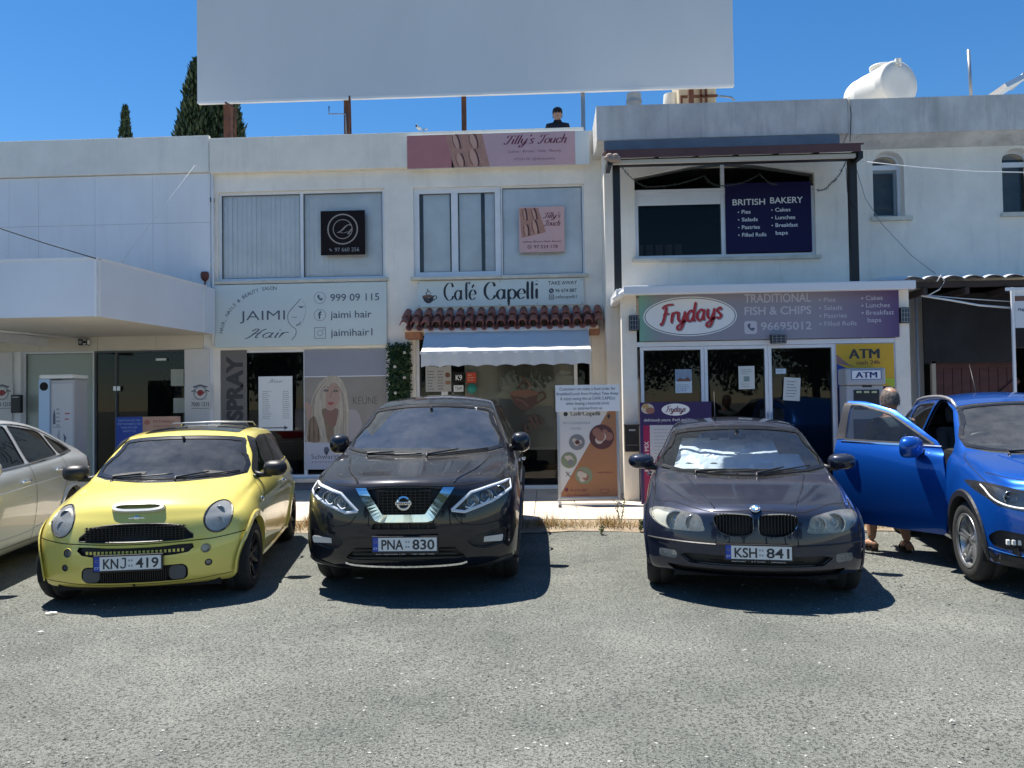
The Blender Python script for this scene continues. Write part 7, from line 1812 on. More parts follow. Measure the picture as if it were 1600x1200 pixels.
# ------------------------------------------------------------ silver fastback at the left edge
def silver_fastback():
    q = campt(-500, 4.97)
    root = car_root('parked_car', 0, 0, q.x, q.y, R_(12.0), 'silver fastback car cut off by the left edge of the photo')
    P = paint_mat('silver paint', (0.66,0.68,0.70), dust=0.08, metal=0.45, rough=0.33)
    S = dict(ys=[.45,.75,1.1,1.35,1.5,1.8,2.1,2.35,2.7,3.3,3.9,4.35,4.65],
        plan=[(.45,.85),(.8,.90),(1.3,.93),(3.9,.93),(4.65,.86)], tuck=[(.4,.02),(.9,.05),(4.3,.05)], bot=[(.45,.20),(1,.18),(4,.18),(4.65,.30)],
        belt=[(.45,.72),(.8,.84),(1.5,.93),(2.5,.98),(3.8,1.04),(4.65,1.03)],
        edge=[(.45,.79),(.8,.89),(1.35,.96),(1.5,.985),(2.35,1.41),(2.7,1.475),(3.3,1.475),(3.9,1.36),(4.35,1.19),(4.65,1.09)],
        top=[(.45,.85),(.8,.93),(1.35,.99),(1.5,1.02),(2.35,1.47),(2.7,1.53),(3.1,1.555),(3.6,1.51),(4.1,1.36),(4.65,1.12)],
        wtop=[(.45,.75),(.8,.80),(1.35,.83),(1.5,.81),(2.35,.66),(2.7,.62),(3.5,.60),(4.35,.66),(4.65,.72)],
        bow=[(.45,.25),(1.35,.17),(1.5,.17),(2.35,.09),(2.7,.02),(3.9,0),(4.65,-.1)], beltin=[(.4,.04),(4.65,.05)],
        nose=[(.12,2.4),(.03,2.6),(0,2.7,.35),(.005,2.6,.52),(.02,2.5,.65),(.03,2.4,.76),(.055,2.3,.80),(.11,2.2)],
        tail=[(4.85,2.4),(4.92,2.5),(4.95,2.6),(4.95,2.6),(4.93,2.6),(4.9,2.6),(4.88,2.5),(4.8,2.4)], crown=2.0,
        wf=.88, wr=3.86, wrad=.34, arch=.375, flare=.014, lipw=.015)
    c = Car(root, S, P)
    windscreen(c, smoothpoly([(-.78,1.0),(0,.96),(.78,1.0),(.70,1.2),(.60,1.40),(0,1.45),(-.60,1.40),(-.70,1.2)], 2))
    side_windows(c, [roundpoly([(1.72,1.01),(2.40,1.375),(2.7,1.42),(2.86,1.43),(2.84,1.05)],.03), roundpoly([(2.92,1.05),(2.94,1.43),(3.5,1.37),(3.62,1.33),(3.66,1.09)],.03), roundpoly([(3.72,1.09),(3.68,1.31),(4.0,1.2),(4.16,1.12)],.04)], trim=BLK)
    for sd_ in 'lr':
        c.arch(S['wf'], S['arch'], S['wrad'], sd_); c.arch(S['wr'], S['arch'], S['wrad'], sd_)
        c.ribbon(sd_, [(1.70,.99),(2.85,1.03),(3.7,1.07),(4.18,1.105)], .022, CHROME, 'chrome_strip', off=.003, thick=.004)
        c.ribbon(sd_, [(2.4,1.395),(2.86,1.45),(3.5,1.39),(4.0,1.225),(4.18,1.12)], .016, CHROME, 'chrome_strip', off=.003, thick=.004)
        c.ribbon(sd_, [(1.6,.28),(1.55,.6),(1.62,.9),(1.7,.98)], .006, GAP); c.ribbon(sd_, [(2.88,.28),(2.92,.7),(2.88,1.04)], .006, GAP); c.ribbon(sd_, [(3.46,.42),(3.56,.65),(3.72,.85),(3.72,1.07)], .006, GAP); c.ribbon(sd_, [(1.6,.28),(2.6,.27),(3.4,.28),(3.46,.42)], .006, GAP)
        c.ribbon(sd_, [(1.2,.74),(2.6,.82),(4.7,.88)], .014, P, 'door_crease', off=0.0, thick=.007); c.ribbon(sd_, [(1.6,.38),(2.6,.36),(3.4,.42)], .014, P, 'door_crease', off=0.0, thick=.007)
        c.handle(sd_, 2.68, .87, CHROME); c.handle(sd_, 3.50, .93, CHROME)
        p = c.cut(sd_, roundpoly([(4.52,.86),(4.56,.99),(4.9,.99),(4.9,.82)],.02), facing=0.0); 
        if p.faces: c.mkpanel('tail_light', p, REDL, off=.002, depth=.01)
    c.mirror('l', 1.78, 1.06, (.125,.085,.085), m=P, out=.05); c.mirror('r', 1.78, 1.06, (.125,.085,.085), m=P, out=.05)
    for x in (-.80,.80): c.wheel(x, S['wf'], .34, .235, .235, 5, SILVW, 'twin'); c.wheel(x, S['wr'], .34, .235, .235, 5, SILVW, 'twin')
    c.cabin(1.75, 1.02, -.38, .66, w=.72)
    for sgn in (1,-1):
        q = smoothpoly([(sgn*.42,.66),(sgn*.45,.76),(sgn*.70,.80),(sgn*.84,.78),(sgn*.82,.69),(sgn*.6,.64)],3); c.lamp('f', q if sgn == 1 else q, depth=.06, facing=.02)
    for q in (rrect(.03,.33,.56,.76,.05), mx(rrect(.03,.33,.56,.76,.05))): c.recess('grille', 'f', q, .04, MESHG)
    c.recess('lower_intake', 'f', rrect(-.6,.6,.28,.40,.03), .05, MESHG)
    mb = MB(); mb.box(-.7,.7,.3,4.6,.18,.26,BLKM); mb.build('underbody', root)
    c.finish_body(); return root
silver_fastback()

# ------------------------------------------------------------ blue crossover with the open door
def blue_suv():
    q = campt(1770, 5.68)
    root = car_root('parked_car', 0, 0, q.x, q.y, R_(-11.0), 'bright blue crossover with its right front door open, at the right edge')
    P = paint_mat('blue paint', (0.003,0.07,0.36), dust=0.04, metal=0.35, rough=0.3, col_dust=(0.25,0.28,0.33))
    S = dict(ys=[.38,.64,.92,1.14,1.28,1.36,1.65,1.96,2.05,2.4,2.9,3.4,3.8,4.02],
        plan=[(.38,.845),(.6,.875),(1.2,.89),(3.3,.89),(4.02,.83)], tuck=[(.4,.015),(.9,.04),(4,.04)], bot=[(.38,.22),(1,.22),(3.3,.22),(4.02,.30)],
        belt=[(.38,.84),(.8,.96),(1.3,1.03),(2.5,1.09),(3.5,1.16),(4.02,1.13)],
        edge=[(.38,.92),(.8,1.02),(1.14,1.06),(1.28,1.085),(2.05,1.49),(2.4,1.57),(3.3,1.58),(3.75,1.48),(4.02,1.2)],
        top=[(.38,.97),(.8,1.06),(1.14,1.10),(1.28,1.14),(2.05,1.56),(2.4,1.635),(2.9,1.655),(3.4,1.63),(3.8,1.52),(4.02,1.22)],
        wtop=[(.38,.74),(.8,.79),(1.14,.81),(1.28,.79),(2.05,.65),(2.4,.62),(3.3,.60),(4.02,.64)],
        bow=[(.38,.24),(.62,.2),(1.14,.15),(1.28,.15),(2.05,.08),(2.4,.02),(3.4,0),(4.02,-.1)], beltin=[(.38,.035),(4.02,.05)],
        nose=[(.12,2.4),(.04,2.6),(0,3.0,.40),(0.0,3.0,.58),(.02,2.8,.74),(.03,2.6,.86),(.05,2.4,.91),(.10,2.2)],
        tail=[(4.2,2.4),(4.26,2.5),(4.28,2.6),(4.28,2.6),(4.26,2.6),(4.22,2.6),(4.2,2.5),(4.12,2.4)], crown=2.0,
        wf=.88, wr=3.43, wrad=.345, arch=.385, flare=.016, lipw=.035, lipmat=TRIM)
    c = Car(root, S, P)
    windscreen(c, smoothpoly([(-.725,1.125),(-.4,1.085),(0,1.075),(.4,1.085),(.725,1.125),(.675,1.28),(.61,1.43),(.57,1.50),(.3,1.535),(0,1.545),(-.3,1.535),(-.57,1.50),(-.61,1.43),(-.675,1.28)], 2), m=glass_mat('clear screen', (0.84,0.92,0.92), 1.0, ior=1.6, dust=0.13, dcol=.6))
    FW = roundpoly([(1.52,1.135),(2.04,1.435),(2.38,1.525),(2.52,1.53),(2.48,1.16)],.035); RW = [roundpoly([(2.60,1.165),(2.63,1.53),(3.2,1.51),(3.30,1.48),(3.26,1.2)],.04), roundpoly([(3.34,1.22),(3.40,1.46),(3.62,1.38),(3.78,1.25)],.03)]
    side_windows(c, [FW]+RW, sides='l'); side_windows(c, RW, sides='r')
    # open right front door
    hp = Vector((-.87, 1.36, 0)); RT = Matrix.Translation(hp) @ Matrix.Rotation(R_(46), 4, 'Z') @ Matrix.Translation(-hp)
    door = []
    gp = c.cut('r', FW, facing=0.2)
    DO = roundpoly([(1.40,.30),(1.36,.55),(1.36,.80),(1.42,1.06),(1.50,1.165),(2.0,1.465),(2.36,1.560),(2.565,1.57),(2.555,1.10),(2.56,.34),(2.50,.30)], .03)
    dp = c.cut('r', DO, facing=0.0, pred=lambda p: p.x < -.3)
    def shell(bmx, name, m, parent=None, thick=0.0, inm=None):
        bmx.normal_update(); nl = [c.nrm(v.co) for v in bmx.verts]; mb = MB()
        vs = [mb._v(RT @ v.co) for v in bmx.verts]; bmx.verts.index_update(); mi = mb.mi(m)
        for f in bmx.faces: g = mb.bm.faces.new([vs[v.index] for v in f.verts]); g.smooth = True; g.material_index = mi
        if thick:
            vi = [mb._v(RT @ (v.co-nl[v.index]*thick)) for v in bmx.verts]; mj = mb.mi(inm)
            for f in bmx.faces: g = mb.bm.faces.new([vi[v.index] for v in f.verts]); g.material_index = mj; g.smooth = True
            for e in bmx.edges:
                if len(e.link_faces) == 1:
                    a, b = e.verts; mb.face([RT @ a.co, RT @ b.co, RT @ (b.co-nl[b.index]*thick), RT @ (a.co-nl[a.index]*thick)], m if True else inm)
        o = mb.build(name, parent or root); bmx.free(); return o
    d = shell(dp, 'door', P, thick=.045, inm=TRIM); d['label'] = 'open right front door'
    mb = MB()
    for pts in ([(1.46,1.12),(2.5,1.14)],): c.ribbon('r', pts, .022, CHROME, off=.004, thick=.004, mb=mb)
    c.ribbon('r', [(2.53,1.16),(2.545,1.545)], .085, BLK, off=.004, mb=mb); c.ribbon('r', FW+[FW[0]], .02, BLK, off=.003, n=1, mb=mb)
    for v in mb.bm.verts: v.co = RT @ v.co
    mb.build('door_trim', d)
    shell(gp, 'side_window', glass_mat('door glass', (0.33,0.37,0.39), 1.0, ior=1.5, dust=0.05), parent=d)
    hd = c.handle('r', 2.38, .96, P); hd.parent = d; hd.matrix_world = RT if False else hd.matrix_world; hd.data.transform(RT)
    mb = MB(); h, n_ = c.hit('r', 2.42, .90); mb.ball(h, .014, CHROME, 8, (.5,1.6,1)); mb.build('lock', d).data.transform(RT)
    mr = c.mirror('r', 1.63, 1.12, (.15,.09,.105), m=P, out=.06); mr.parent = d; mr.data.transform(RT)
    for ch in mr.children: ch.data.transform(RT)
    c.mirror('l', 1.58, 1.16, (.135,.085,.095), m=P, out=.06)
    # door frame seal in the opening
    for sd_ in 'lr': c.arch(S['wf'], S['arch'], S['wrad'], sd_); c.arch(S['wr'], S['arch'], S['wrad'], sd_)
    HL = roundpoly([(.40,.71),(.42,.80),(.62,.845),(.80,.885),(.87,.885),(.87,.81),(.80,.71),(.60,.68)], .03)
    for q, sgn in ((HL, 1), (mx(HL), -1)):
        hl = c.lamp('f', q, depth=.07, bowl=MATS['dark lamp bowl'], balls=[(sgn*.60,.765,.05,LAMPC),(sgn*.72,.79,.045,LAMPC)], back=MATS['white lamp bowl'], facing=.0)
        c.ribbon('f', [(sgn*.84,.86),(sgn*.81,.76),(sgn*.70,.715),(sgn*.5,.72)], .016, PLW, 'light_strip', off=.001, thick=.005, parent=hl, n=4)
    for sgn in (1,-1):
        F_ = [(.50,.40),(.55,.50),(.80,.53),(.85,.46),(.82,.38),(.6,.36)]; c.recess('fog_pocket', 'f', roundpoly(F_ if sgn == 1 else mx(F_), .03), .04, TRIM, facing=.0)
        y2 = c.hit('f', sgn*.72, .45)[0].y; mb = MB()
        for i in range(5): mb.box(sgn*(.60+i*.04)-.012, sgn*(.60+i*.04)+.012, y2+.0+.0, y2+.03, .42, .46, PLW, .004)
        mb.build('fog_light', root)
        c.ribbon('f', [(sgn*.50,.355),(sgn*.7,.34),(sgn*.86,.37)], .012, CHROME, 'chrome_strip', off=.004, thick=.005)
    g = c.recess('grille', 'f', roundpoly([(-.38,.60),(-.34,.56),(.34,.56),(.38,.60),(.36,.84),(-.36,.84)],.03), .04, MESHG); c.ribbon('f', [(-.36,.73),(0,.70),(.36,.73)], .04, CHROME, 'chrome_bar', off=.008, thick=.01)
    c.recess('lower_intake', 'f', rrect(-.5,.5,.28,.38,.03), .05, MESHG)
    c.ribbon('f', [(-.87,.30),(-.5,.27),(0,.26),(.5,.27),(.87,.30)], .10, TRIM, 'lower_cladding', off=.004, thick=.01)
    c.ribbon('f', [(-.78,.955),(-.6,.925),(0,.915),(.6,.925),(.78,.955)], .006, GAP)
    for sgn in (1,-1):
        c.ribbon('t', [(sgn*.80,.40),(sgn*.815,.7),(sgn*.80,1.1),(sgn*.75,1.22)], .006, GAP); c.ribbon('t', [(sgn*.34,.14),(sgn*.46,.5),(sgn*.56,1.0)], .02, P, 'bonnet_crease', off=0.0, thick=.008)
        sdv = 'l' if sgn == 1 else 'r'
        if sgn == 1: c.ribbon(sdv, [(1.38,.30),(1.34,.7),(1.40,1.03)], .006, GAP)
        c.ribbon(sdv, [(2.56,.30),(2.58,.8),(2.57,1.14)], .006, GAP); c.ribbon(sdv, [(3.05,.34),(3.15,.7),(3.34,1.0),(3.34,1.2)], .006, GAP)
        c.ribbon(sdv, [(2.6,.38),(3.0,.38)] if sgn == -1 else [(1.42,.40),(3.0,.38)], .10, TRIM, 'sill_cladding', off=.003, thick=.012)
        c.ribbon(sdv, [(2.58,1.145),(3.3,1.18),(3.8,1.235)], .016, CHROME, 'chrome_strip', off=.004, thick=.004)
        PP = [c.hit('t', sgn*.585, 2.0+i*.175)[0]+Vector((0,0,.035 if 0 < i < 9 else 0)) for i in range(10)]; mb = MB(); mb.tube(PP, .018, ALU, 8); mb.build('roof_rail', root)
    c.wiper((-.48,1.085),(.04,1.10)); c.wiper((.08,1.085),(.60,1.13))
    for x in (-.765,.765): c.wheel(x, S['wf'], .345, .215, .228, 5, SILVW, 'twin', steer=R_(3)); c.wheel(x, S['wr'], .345, .215, .228, 5, SILVW, 'twin')
    c.cabin(1.60, 1.08, -.37, .78, w=.72)
    c.antenna(-.0, 3.3, .35, lean=(-.02,.14))
    mb = MB(); mb.box(-.68,.68,.3,4.0,.22,.30,BLKM); mb.build('underbody', root)
    c.finish_body(); return root
blue_suv()
# ============================================================ BILLBOARD AND ROOF THINGS
YB = 14.5
q = rect(307, -300, 1143, 148, YB); zb0 = at(725, 148, YB).z
BB = Thing('billboard', ((q[0]+q[1])/2, YB, 5.6), 'huge blank white billboard raised on steel posts above the roof, seen from its plain side', 'billboard')
BBM = mat('billboard sheet', (0.66,0.68,0.70), .55, var=.04, vscale=.6, stretch=(1,1,.4))
mb = MB(); zt = at(725, -70, YB).z; mb.box(q[0], q[1], YB, YB+.10, zb0, zt, BBM, .01); BB.part('panel', mb)
mb = MB(); n_ = 34
for i in range(n_):
    a = q[0]+(q[1]-q[0])*i/n_; b = q[0]+(q[1]-q[0])*(i+1)/n_; s_ = lambda t: .012*sin(t*9)
    mb.face([(a,YB-.004,zb0+.035),(b,YB-.004,zb0+.035),(b,YB-.004,zb0-.005-.008*abs(sin((i+1)*1.3))),(a,YB-.004,zb0-.005-.008*abs(sin(i*1.3)))], PWHITE)
BB.part('hem', mb)
for px, rr, mm in ((356,.07,RUST),(542,.05,RUST),(725,.045,RUST),(911,.04,GREY),(1080,.05,RUST)):
    x = at(px, 180, YB+.15).x; mb = MB(); mb.box(x-rr, x+rr, YB+.11, YB+.11+2*rr, 5.6, zt-.05, mm, .004); BB.part('post', mb)
mb = MB(); 
for zz in (zb0+.4, zb0+1.2, zt-.3): mb.box(q[0]+.1, q[1]-.1, YB+.101, YB+.16, zz, zz+.06, RUST)
BB.part('cross_beam', mb)
def pxtube(pts, Y, r, m, name, label, cat, seg=8):
    mb = MB(); mb.tube([at(a, b, Y) for a, b in pts], r, m, seg); return tag(mb.build(name), label, cat)
pxtube([(548,216),(547,170),(546,150)], YB-.3, .02, RUST, 'pipe', 'thin rusty pipe standing beside the second billboard post', 'pipe')
pxtube([(541,212),(540,178),(514,178),(514,166)], YB-.35, .014, GREY, 'pipe', 'bent grey pipe like a hook beside the second billboard post', 'pipe')
pxtube([(368,222),(368,170),(352,160)], YB-.3, .02, RUST, 'pipe', 'rusty pipe leaning by the first billboard post in front of the cypress', 'pipe')
pxtube([(1518,160),(1513,78)], YR+1.0, .028, GREY, 'mast', 'plain grey pipe mast on the right roof beside the water tank', 'mast')
pxtube([(1326,152),(1330,178),(1328,222)], YP-.03, .007, BLK, 'cable', 'dark cable hanging down over the right parapet', 'cable')
pxtube([(1344,252),(1440,262),(1520,268),(1640,270)], YF, .008, PWHITE, 'cable', 'white cable running right from the pergola to the edge', 'cable')
pxtube([(1337,260),(1352,310),(1378,350),(1425,400),(1462,428)], YR-.1, .006, GREY, 'cable', 'thin grey cable sagging from the pergola past the first arched window', 'cable')
pxtube([(1322,262),(1324,300),(1336,325)], YG-.02, .005, BLK, 'cable', 'thin black wire dangling by the right pergola post', 'cable')
pxtube([(-30,348),(0,357),(70,380),(150,404)], YC-.02, .007, BLKM, 'cable', 'thick black cable coming in over the left canopy', 'cable')
pxtube([(305,258),(250,330),(196,400)], YM-.35, .004, PWHITE, 'stay_wire', 'thin white stay wire from the wall down to the left canopy', 'wire')
pxtube([(190,410),(196,401)], YM-.45, .016, PWHITE, 'wire_anchor', 'small white anchor of the stay wire on the left canopy', 'anchor')
pxtube([(1440,462),(1485,469),(1530,477),(1590,482),(1640,483)], YX+.1, .016, PWHITE, 'cable', 'thick white cable drooping across the black shade cloth', 'cable')
pxtube([(1446,461),(1500,466),(1590,472)], YX+.12, .007, PWHITE, 'cable', 'thin white cable just above the thick drooping one', 'cable')
pxtube([(1464,440),(1470,430),(1476,440),(1468,452),(1450,462)], YX-.02, .008, PWHITE, 'cable', 'short white cable looped over the corrugated porch edge', 'cable')
pxtube([(330,218),(332,300),(333,440),(333,540)], YM-.05, .022, WFR, 'downpipe', 'white downpipe on the joint between the clad shop and the salon', 'downpipe')
# rooftop security camera / flood light
mb = MB(); c = at(660, 203, YM+.1); mb.tube([c+Vector((.0,0,-.12)), c+Vector((.02,0,0)), c+Vector((.10,0,.02))], .018, PWHITE); mb.tube([c+Vector((-.02,0,-.0)), c+Vector((-.10,-.05,.05))], .03, PWHITE, 10); mb.lathe([(.0001,0),(.028,0),(.03,.02)], BLK, 12, c=tuple(c+Vector((-.11,-.06,.055))), axis='x')
tag(mb.build('security_camera'), 'small white security camera on the parapet above the pink banner', 'security camera')
# big tilted water tank
WT = MATS.get('tank white') or mat('tank white', (0.74,0.73,0.68), .55, var=.08, vscale=2, bump=.1)
c = at(1405, 130, YR+.9); r = 36/F*(YR+.9)
TK = Thing('water_tank', (c.x, c.y, 6.2), 'large white drum water tank lying on the right roof', 'water tank')
mb = MB(); ax = Vector((-.36, .93, -0.02)).normalized(); uu = ax.cross(Vector((0,0,1))).normalized(); vv = uu.cross(ax)
mb.M = Matrix(((uu.x,vv.x,ax.x,c.x),(uu.y,vv.y,ax.y,c.y),(uu.z,vv.z,ax.z,c.z),(0,0,0,1)))
mb.lathe([(.0001,-.0),(r*.55,-.012),(r*.96,-.01),(r,.02),(r,.10),(r*1.012,.11),(r*1.012,.16),(r,.17),(r,.60),(r*1.012,.61),(r*1.012,.66),(r,.67),(r,.85),(r*.95,.93),(.0001,.95)], WT, 44); TK.part('drum', mb)
mb = MB(); mb.M = Matrix.Translation(c+ax*.42+Vector((0,0,r))); mb.lathe([(.16,-.03),(.16,.03),(.19,.03),(.19,.07),(.02,.09),(.0001,.09)], WT, 20); TK.part('lid', mb)
mb = MB(); p = c+Vector((-.02,-.03,r-.06)); mb.box(p.x-.05,p.x+.05,p.y-.02,p.y+.04,p.z-.02,p.z+.08,WT,.01); mb.box(p.x+.01,p.x+.04,p.y-.05,p.y,p.z-.06,p.z+.05,WT,.008); TK.part('outlet', mb)
mb = MB(); mb.M = Matrix(((uu.x,vv.x,ax.x,c.x),(uu.y,vv.y,ax.y,c.y),(uu.z,vv.z,ax.z,c.z),(0,0,0,1)))
for t in (.15,.75): mb.box(-r*.8, r*.8, -r-.25, -r*.72, t, t+.06, RUST)
TK.part('cradle', mb)
# solar heater arm at the right edge
SH = Thing('solar_collector', tuple(at(1570,150,YR+.6)), 'tilted grey solar collector end peeking over the far right parapet', 'solar collector')
mb = MB(); a, b = at(1548,150,YR+.6), at(1590,128,YR+.6); mb.obox((a+b)/2, (b-a)/2, (0,.45,0), Vector((-.02,0,.035)), ALU); SH.part('collector', mb)
mb = MB(); mb.tube([b+Vector((-.05,-.3,0)), b+Vector((.06,.3,.02))], .05, GREY, 10); mb.tube([b+Vector((-.15,-.25,-.1)), b+Vector((-.02,-.25,.02))], .02, GREY); SH.part('pipe', mb)
# cream tank in a rusty frame + chimney between billboard and roof
x0, x1, z0, z1 = rect(1046, 143, 1124, 166, YR+2.2)
CT = Thing('water_tank', ((x0+x1)/2, YR+2.5, 6.2), 'cream tank in a rusty frame half hidden behind the billboard', 'water tank')
mb = MB(); mb.box(x0+.18, x1-.05, YR+2.2, YR+3.0, z0-.3, z1+.5, mat('cream tank', (0.62,0.55,0.40), .6, var=.1), .05); CT.part('tank', mb)
mb = MB(); mb.lathe([(.17,0),(.2,.05),(.15,.7)], WT, 16, c=(x0+.1, YR+2.6, z0-.3)); CT.part('side_drum', mb)
mb = MB()
for px in (1095,1103): xx = at(px,155,YR+2.15).x; mb.box(xx-.02, xx+.02, YR+2.1, YR+2.15, z0-.3, z1+.5, RUST)
mb.box(x0+.2, x1-.05, YR+2.1, YR+2.15, (z0+z1)/2+.0, (z0+z1)/2+.04, RUST); mb.box(x0+.2, x0+.24, YR+2.1, YR+2.15, z0-.3, (z0+z1)/2, RUST); CT.part('frame', mb)
x0, x1, z0, z1 = rect(980, 144, 1003, 166, YR+1.2); mb = MB(); mb.lathe([((x1-x0)/2,0),((x1-x0)/2,z1-z0+.3)], mat('grey flue', (0.36,0.36,0.34), .6, var=.2, bump=.5, bscale=15), 20, c=((x0+x1)/2, YR+1.3, z0-.3)); mb.lathe([((x1-x0)/2+.012,.40),((x1-x0)/2+.012,.44)], GREY, 20, c=((x0+x1)/2, YR+1.3, z0-.3))
tag(mb.build('chimney_flue'), 'round grey flue between the billboard and the right parapet', 'flue')
pxtube([(1124,150),(1142,152),(1148,157)], YR+1.5, .02, GREY, 'pipe', 'grey bent pipe beside the cream roof tank', 'pipe')
# wall fittings
def solar_lamp(px, py, Y, label):
    c = at(px, py, Y); L = Thing('wall_lamp', (c.x, Y, c.z), label, 'wall lamp', 'solar wall lamps')
    w_, h_ = 7.5/F*Y, 12/F*Y
    if px == 1215: w_, h_ = 12/F*Y, 7/F*Y
    mb = MB(); mb.box(c.x-w_, c.x+w_, Y-.06, Y-.003, c.z-h_, c.z+h_, BLK, .012); L.part('housing', mb)
    mb = MB(); k = w_*.82; kk = h_*.86
    mb.box(c.x-k, c.x+k, Y-.066, Y-.061, c.z-kk, c.z+kk, mat('solar cell', (0.03,0.035,0.06), .2))
    for i in range(4): xx = c.x-k+2*k*i/3; mb.box(xx-.003, xx+.003, Y-.069, Y-.0665, c.z-kk, c.z+kk, GREY)
    for i in range(4): zz = c.z-kk+2*kk*i/3; mb.box(c.x-k, c.x+k, Y-.070, Y-.0695, zz-.003, zz+.003, GREY)
    L.part('cell', mb)
solar_lamp(990, 505, YF-.02, 'black square solar lamp on the left end of the Frydays sign'); solar_lamp(1215, 530, YF-.06, 'black solar lamp at the middle under the Frydays sign'); solar_lamp(1412, 493, YF-.02, 'black square solar lamp at the right end of the Frydays sign')
c = at(133, 535, YM-.06); SL = Thing('security_light', (c.x, YM-.06, c.z), 'white twin unit security light under the left canopy', 'security light')
mb = MB(); mb.box(c.x-.09, c.x-.005, YM-.13, YM-.04, c.z-.055, c.z+.055, BLK, .01); mb.box(c.x+.0, c.x+.085, YM-.15, YM-.04, c.z-.06, c.z+.06, PWHITE, .015); SL.part('housing', mb)
mb = MB(); mb.lathe([(.0001,0),(.028,0),(.032,.006)], BLK, 16, c=(c.x+.042, YM-.157, c.z), axis='y'); mb.lathe([(.0001,0),(.03,0)], GREY, 16, c=(c.x-.048, YM-.132, c.z), axis='y'); SL.part('lens', mb)
c = at(320, 431, YM-.05); mb = MB(); mb.M = Matrix.Translation(c); mb.lathe([(.0001,-.10),(.03,-.09),(.065,-.05),(.075,.02),(.06,.07),(.0001,.08)], mat('brown clay', (0.16,0.05,0.035), .7), 14); mb.box(-.01,.01,-.0,.06,-.16,-.08,MATS['brown clay']); tag(mb.build('wall_lantern'), 'small brown rounded lantern on the wall above the left canopy end', 'lantern')
c = at(332, 312, YM-.02); mb = MB(); mb.box(c.x-.03,c.x+.03,YM-.06,YM-.003,c.z-.05,c.z+.03,BLK,.008); mb.tube([(c.x,YM-.03,c.z-.05),(c.x-.01,YM-.03,c.z-.28)],.006,BLK); tag(mb.build('cable_clip'), 'small black cable box at the top left of the salon window', 'cable box')
mb = MB(); q = rect(22, 617, 37, 645, YM-.05); mb.box(q[0],q[1],YM-.14,YM-.06,q[2],q[3],BLK,.01); mb.box(q[0]+.03,q[1]-.03,YM-.145,YM-.1405,q[3]-.05,q[3]-.035,GREY); tag(mb.build('letter_box'), 'black letter box on the glass edge of the left shop', 'letter box')
# furniture by the cafe
c = gnd(868, 800, .06)
# ============================================================ PLANTS
def leafmat(name, a, b, rough=.55):
    return mat(name, a, rough, col2=b, vscale=14, spec=.4)
def leaf(mb, c, d, n, L_, W_, m):
    d = d.normalized(); s_ = d.cross(n)
    if s_.length < 1e-4: s_ = Vector((1,0,0))
    s_ = s_.normalized()*W_; mb.face([c, c+d*L_*.5+s_, c+d*L_, c+d*L_*.5-s_], m)
def rv(rg): return Vector((rg.gauss(0,1), rg.gauss(0,1), rg.gauss(0,1))).normalized()
IV1, IV2 = leafmat('ivy leaf', (0.035,0.075,0.025), (0.012,0.035,0.012)), leafmat('ivy pale leaf', (0.08,0.13,0.05), (0.03,0.07,0.02))
q = rect(606, 536, 642, 720, YM-.1); IV = Thing('ivy_panel', ((q[0]+q[1])/2, YM-.06, q[2]), 'narrow upright panel of artificial ivy with small white roses between salon and cafe', 'ivy panel')
mb = MB(); mb.box(q[0]+.03, q[1]-.03, YM-.04, YM-.003, q[2], q[3]-.04, mat('ivy backing', (0.01,0.02,0.01), .9)); IV.part('backing', mb)
mb = MB(); rg = random.Random(11)
for i in range(3400):
    c = Vector((rg.uniform(q[0],q[1]), YM-.04-rg.random()**1.5*.10, rg.uniform(q[2],q[3]))); n = (Vector((rg.uniform(-.8,.8),-1,rg.uniform(-.4,.9)))).normalized(); leaf(mb, c, rv(rg)+Vector((0,-.3,-.4)), n, rg.uniform(.035,.07), rg.uniform(.012,.022), IV1 if rg.random() < .75 else IV2)
IV.part('leaves', mb); RSE = mat('rose petal', (0.62,0.60,0.52), .6)
for i, (px, py) in enumerate(((632,551),(617,573),(632,590),(618,614),(631,640),(618,668),(630,694))):
    c = at(px, py, YM-.15); mb = MB()
    for k in range(3):
        mb.ball(c+Vector((.008*cos(k*2),-.004*k,.008*sin(k*2))), .020, RSE, 8, (1,.6,1))
    for k in range(6): leaf(mb, c, Vector((cos(k), -.5, sin(k))), Vector((0,-1,0)), .034, .014, RSE)
    IV.part('rose', mb)
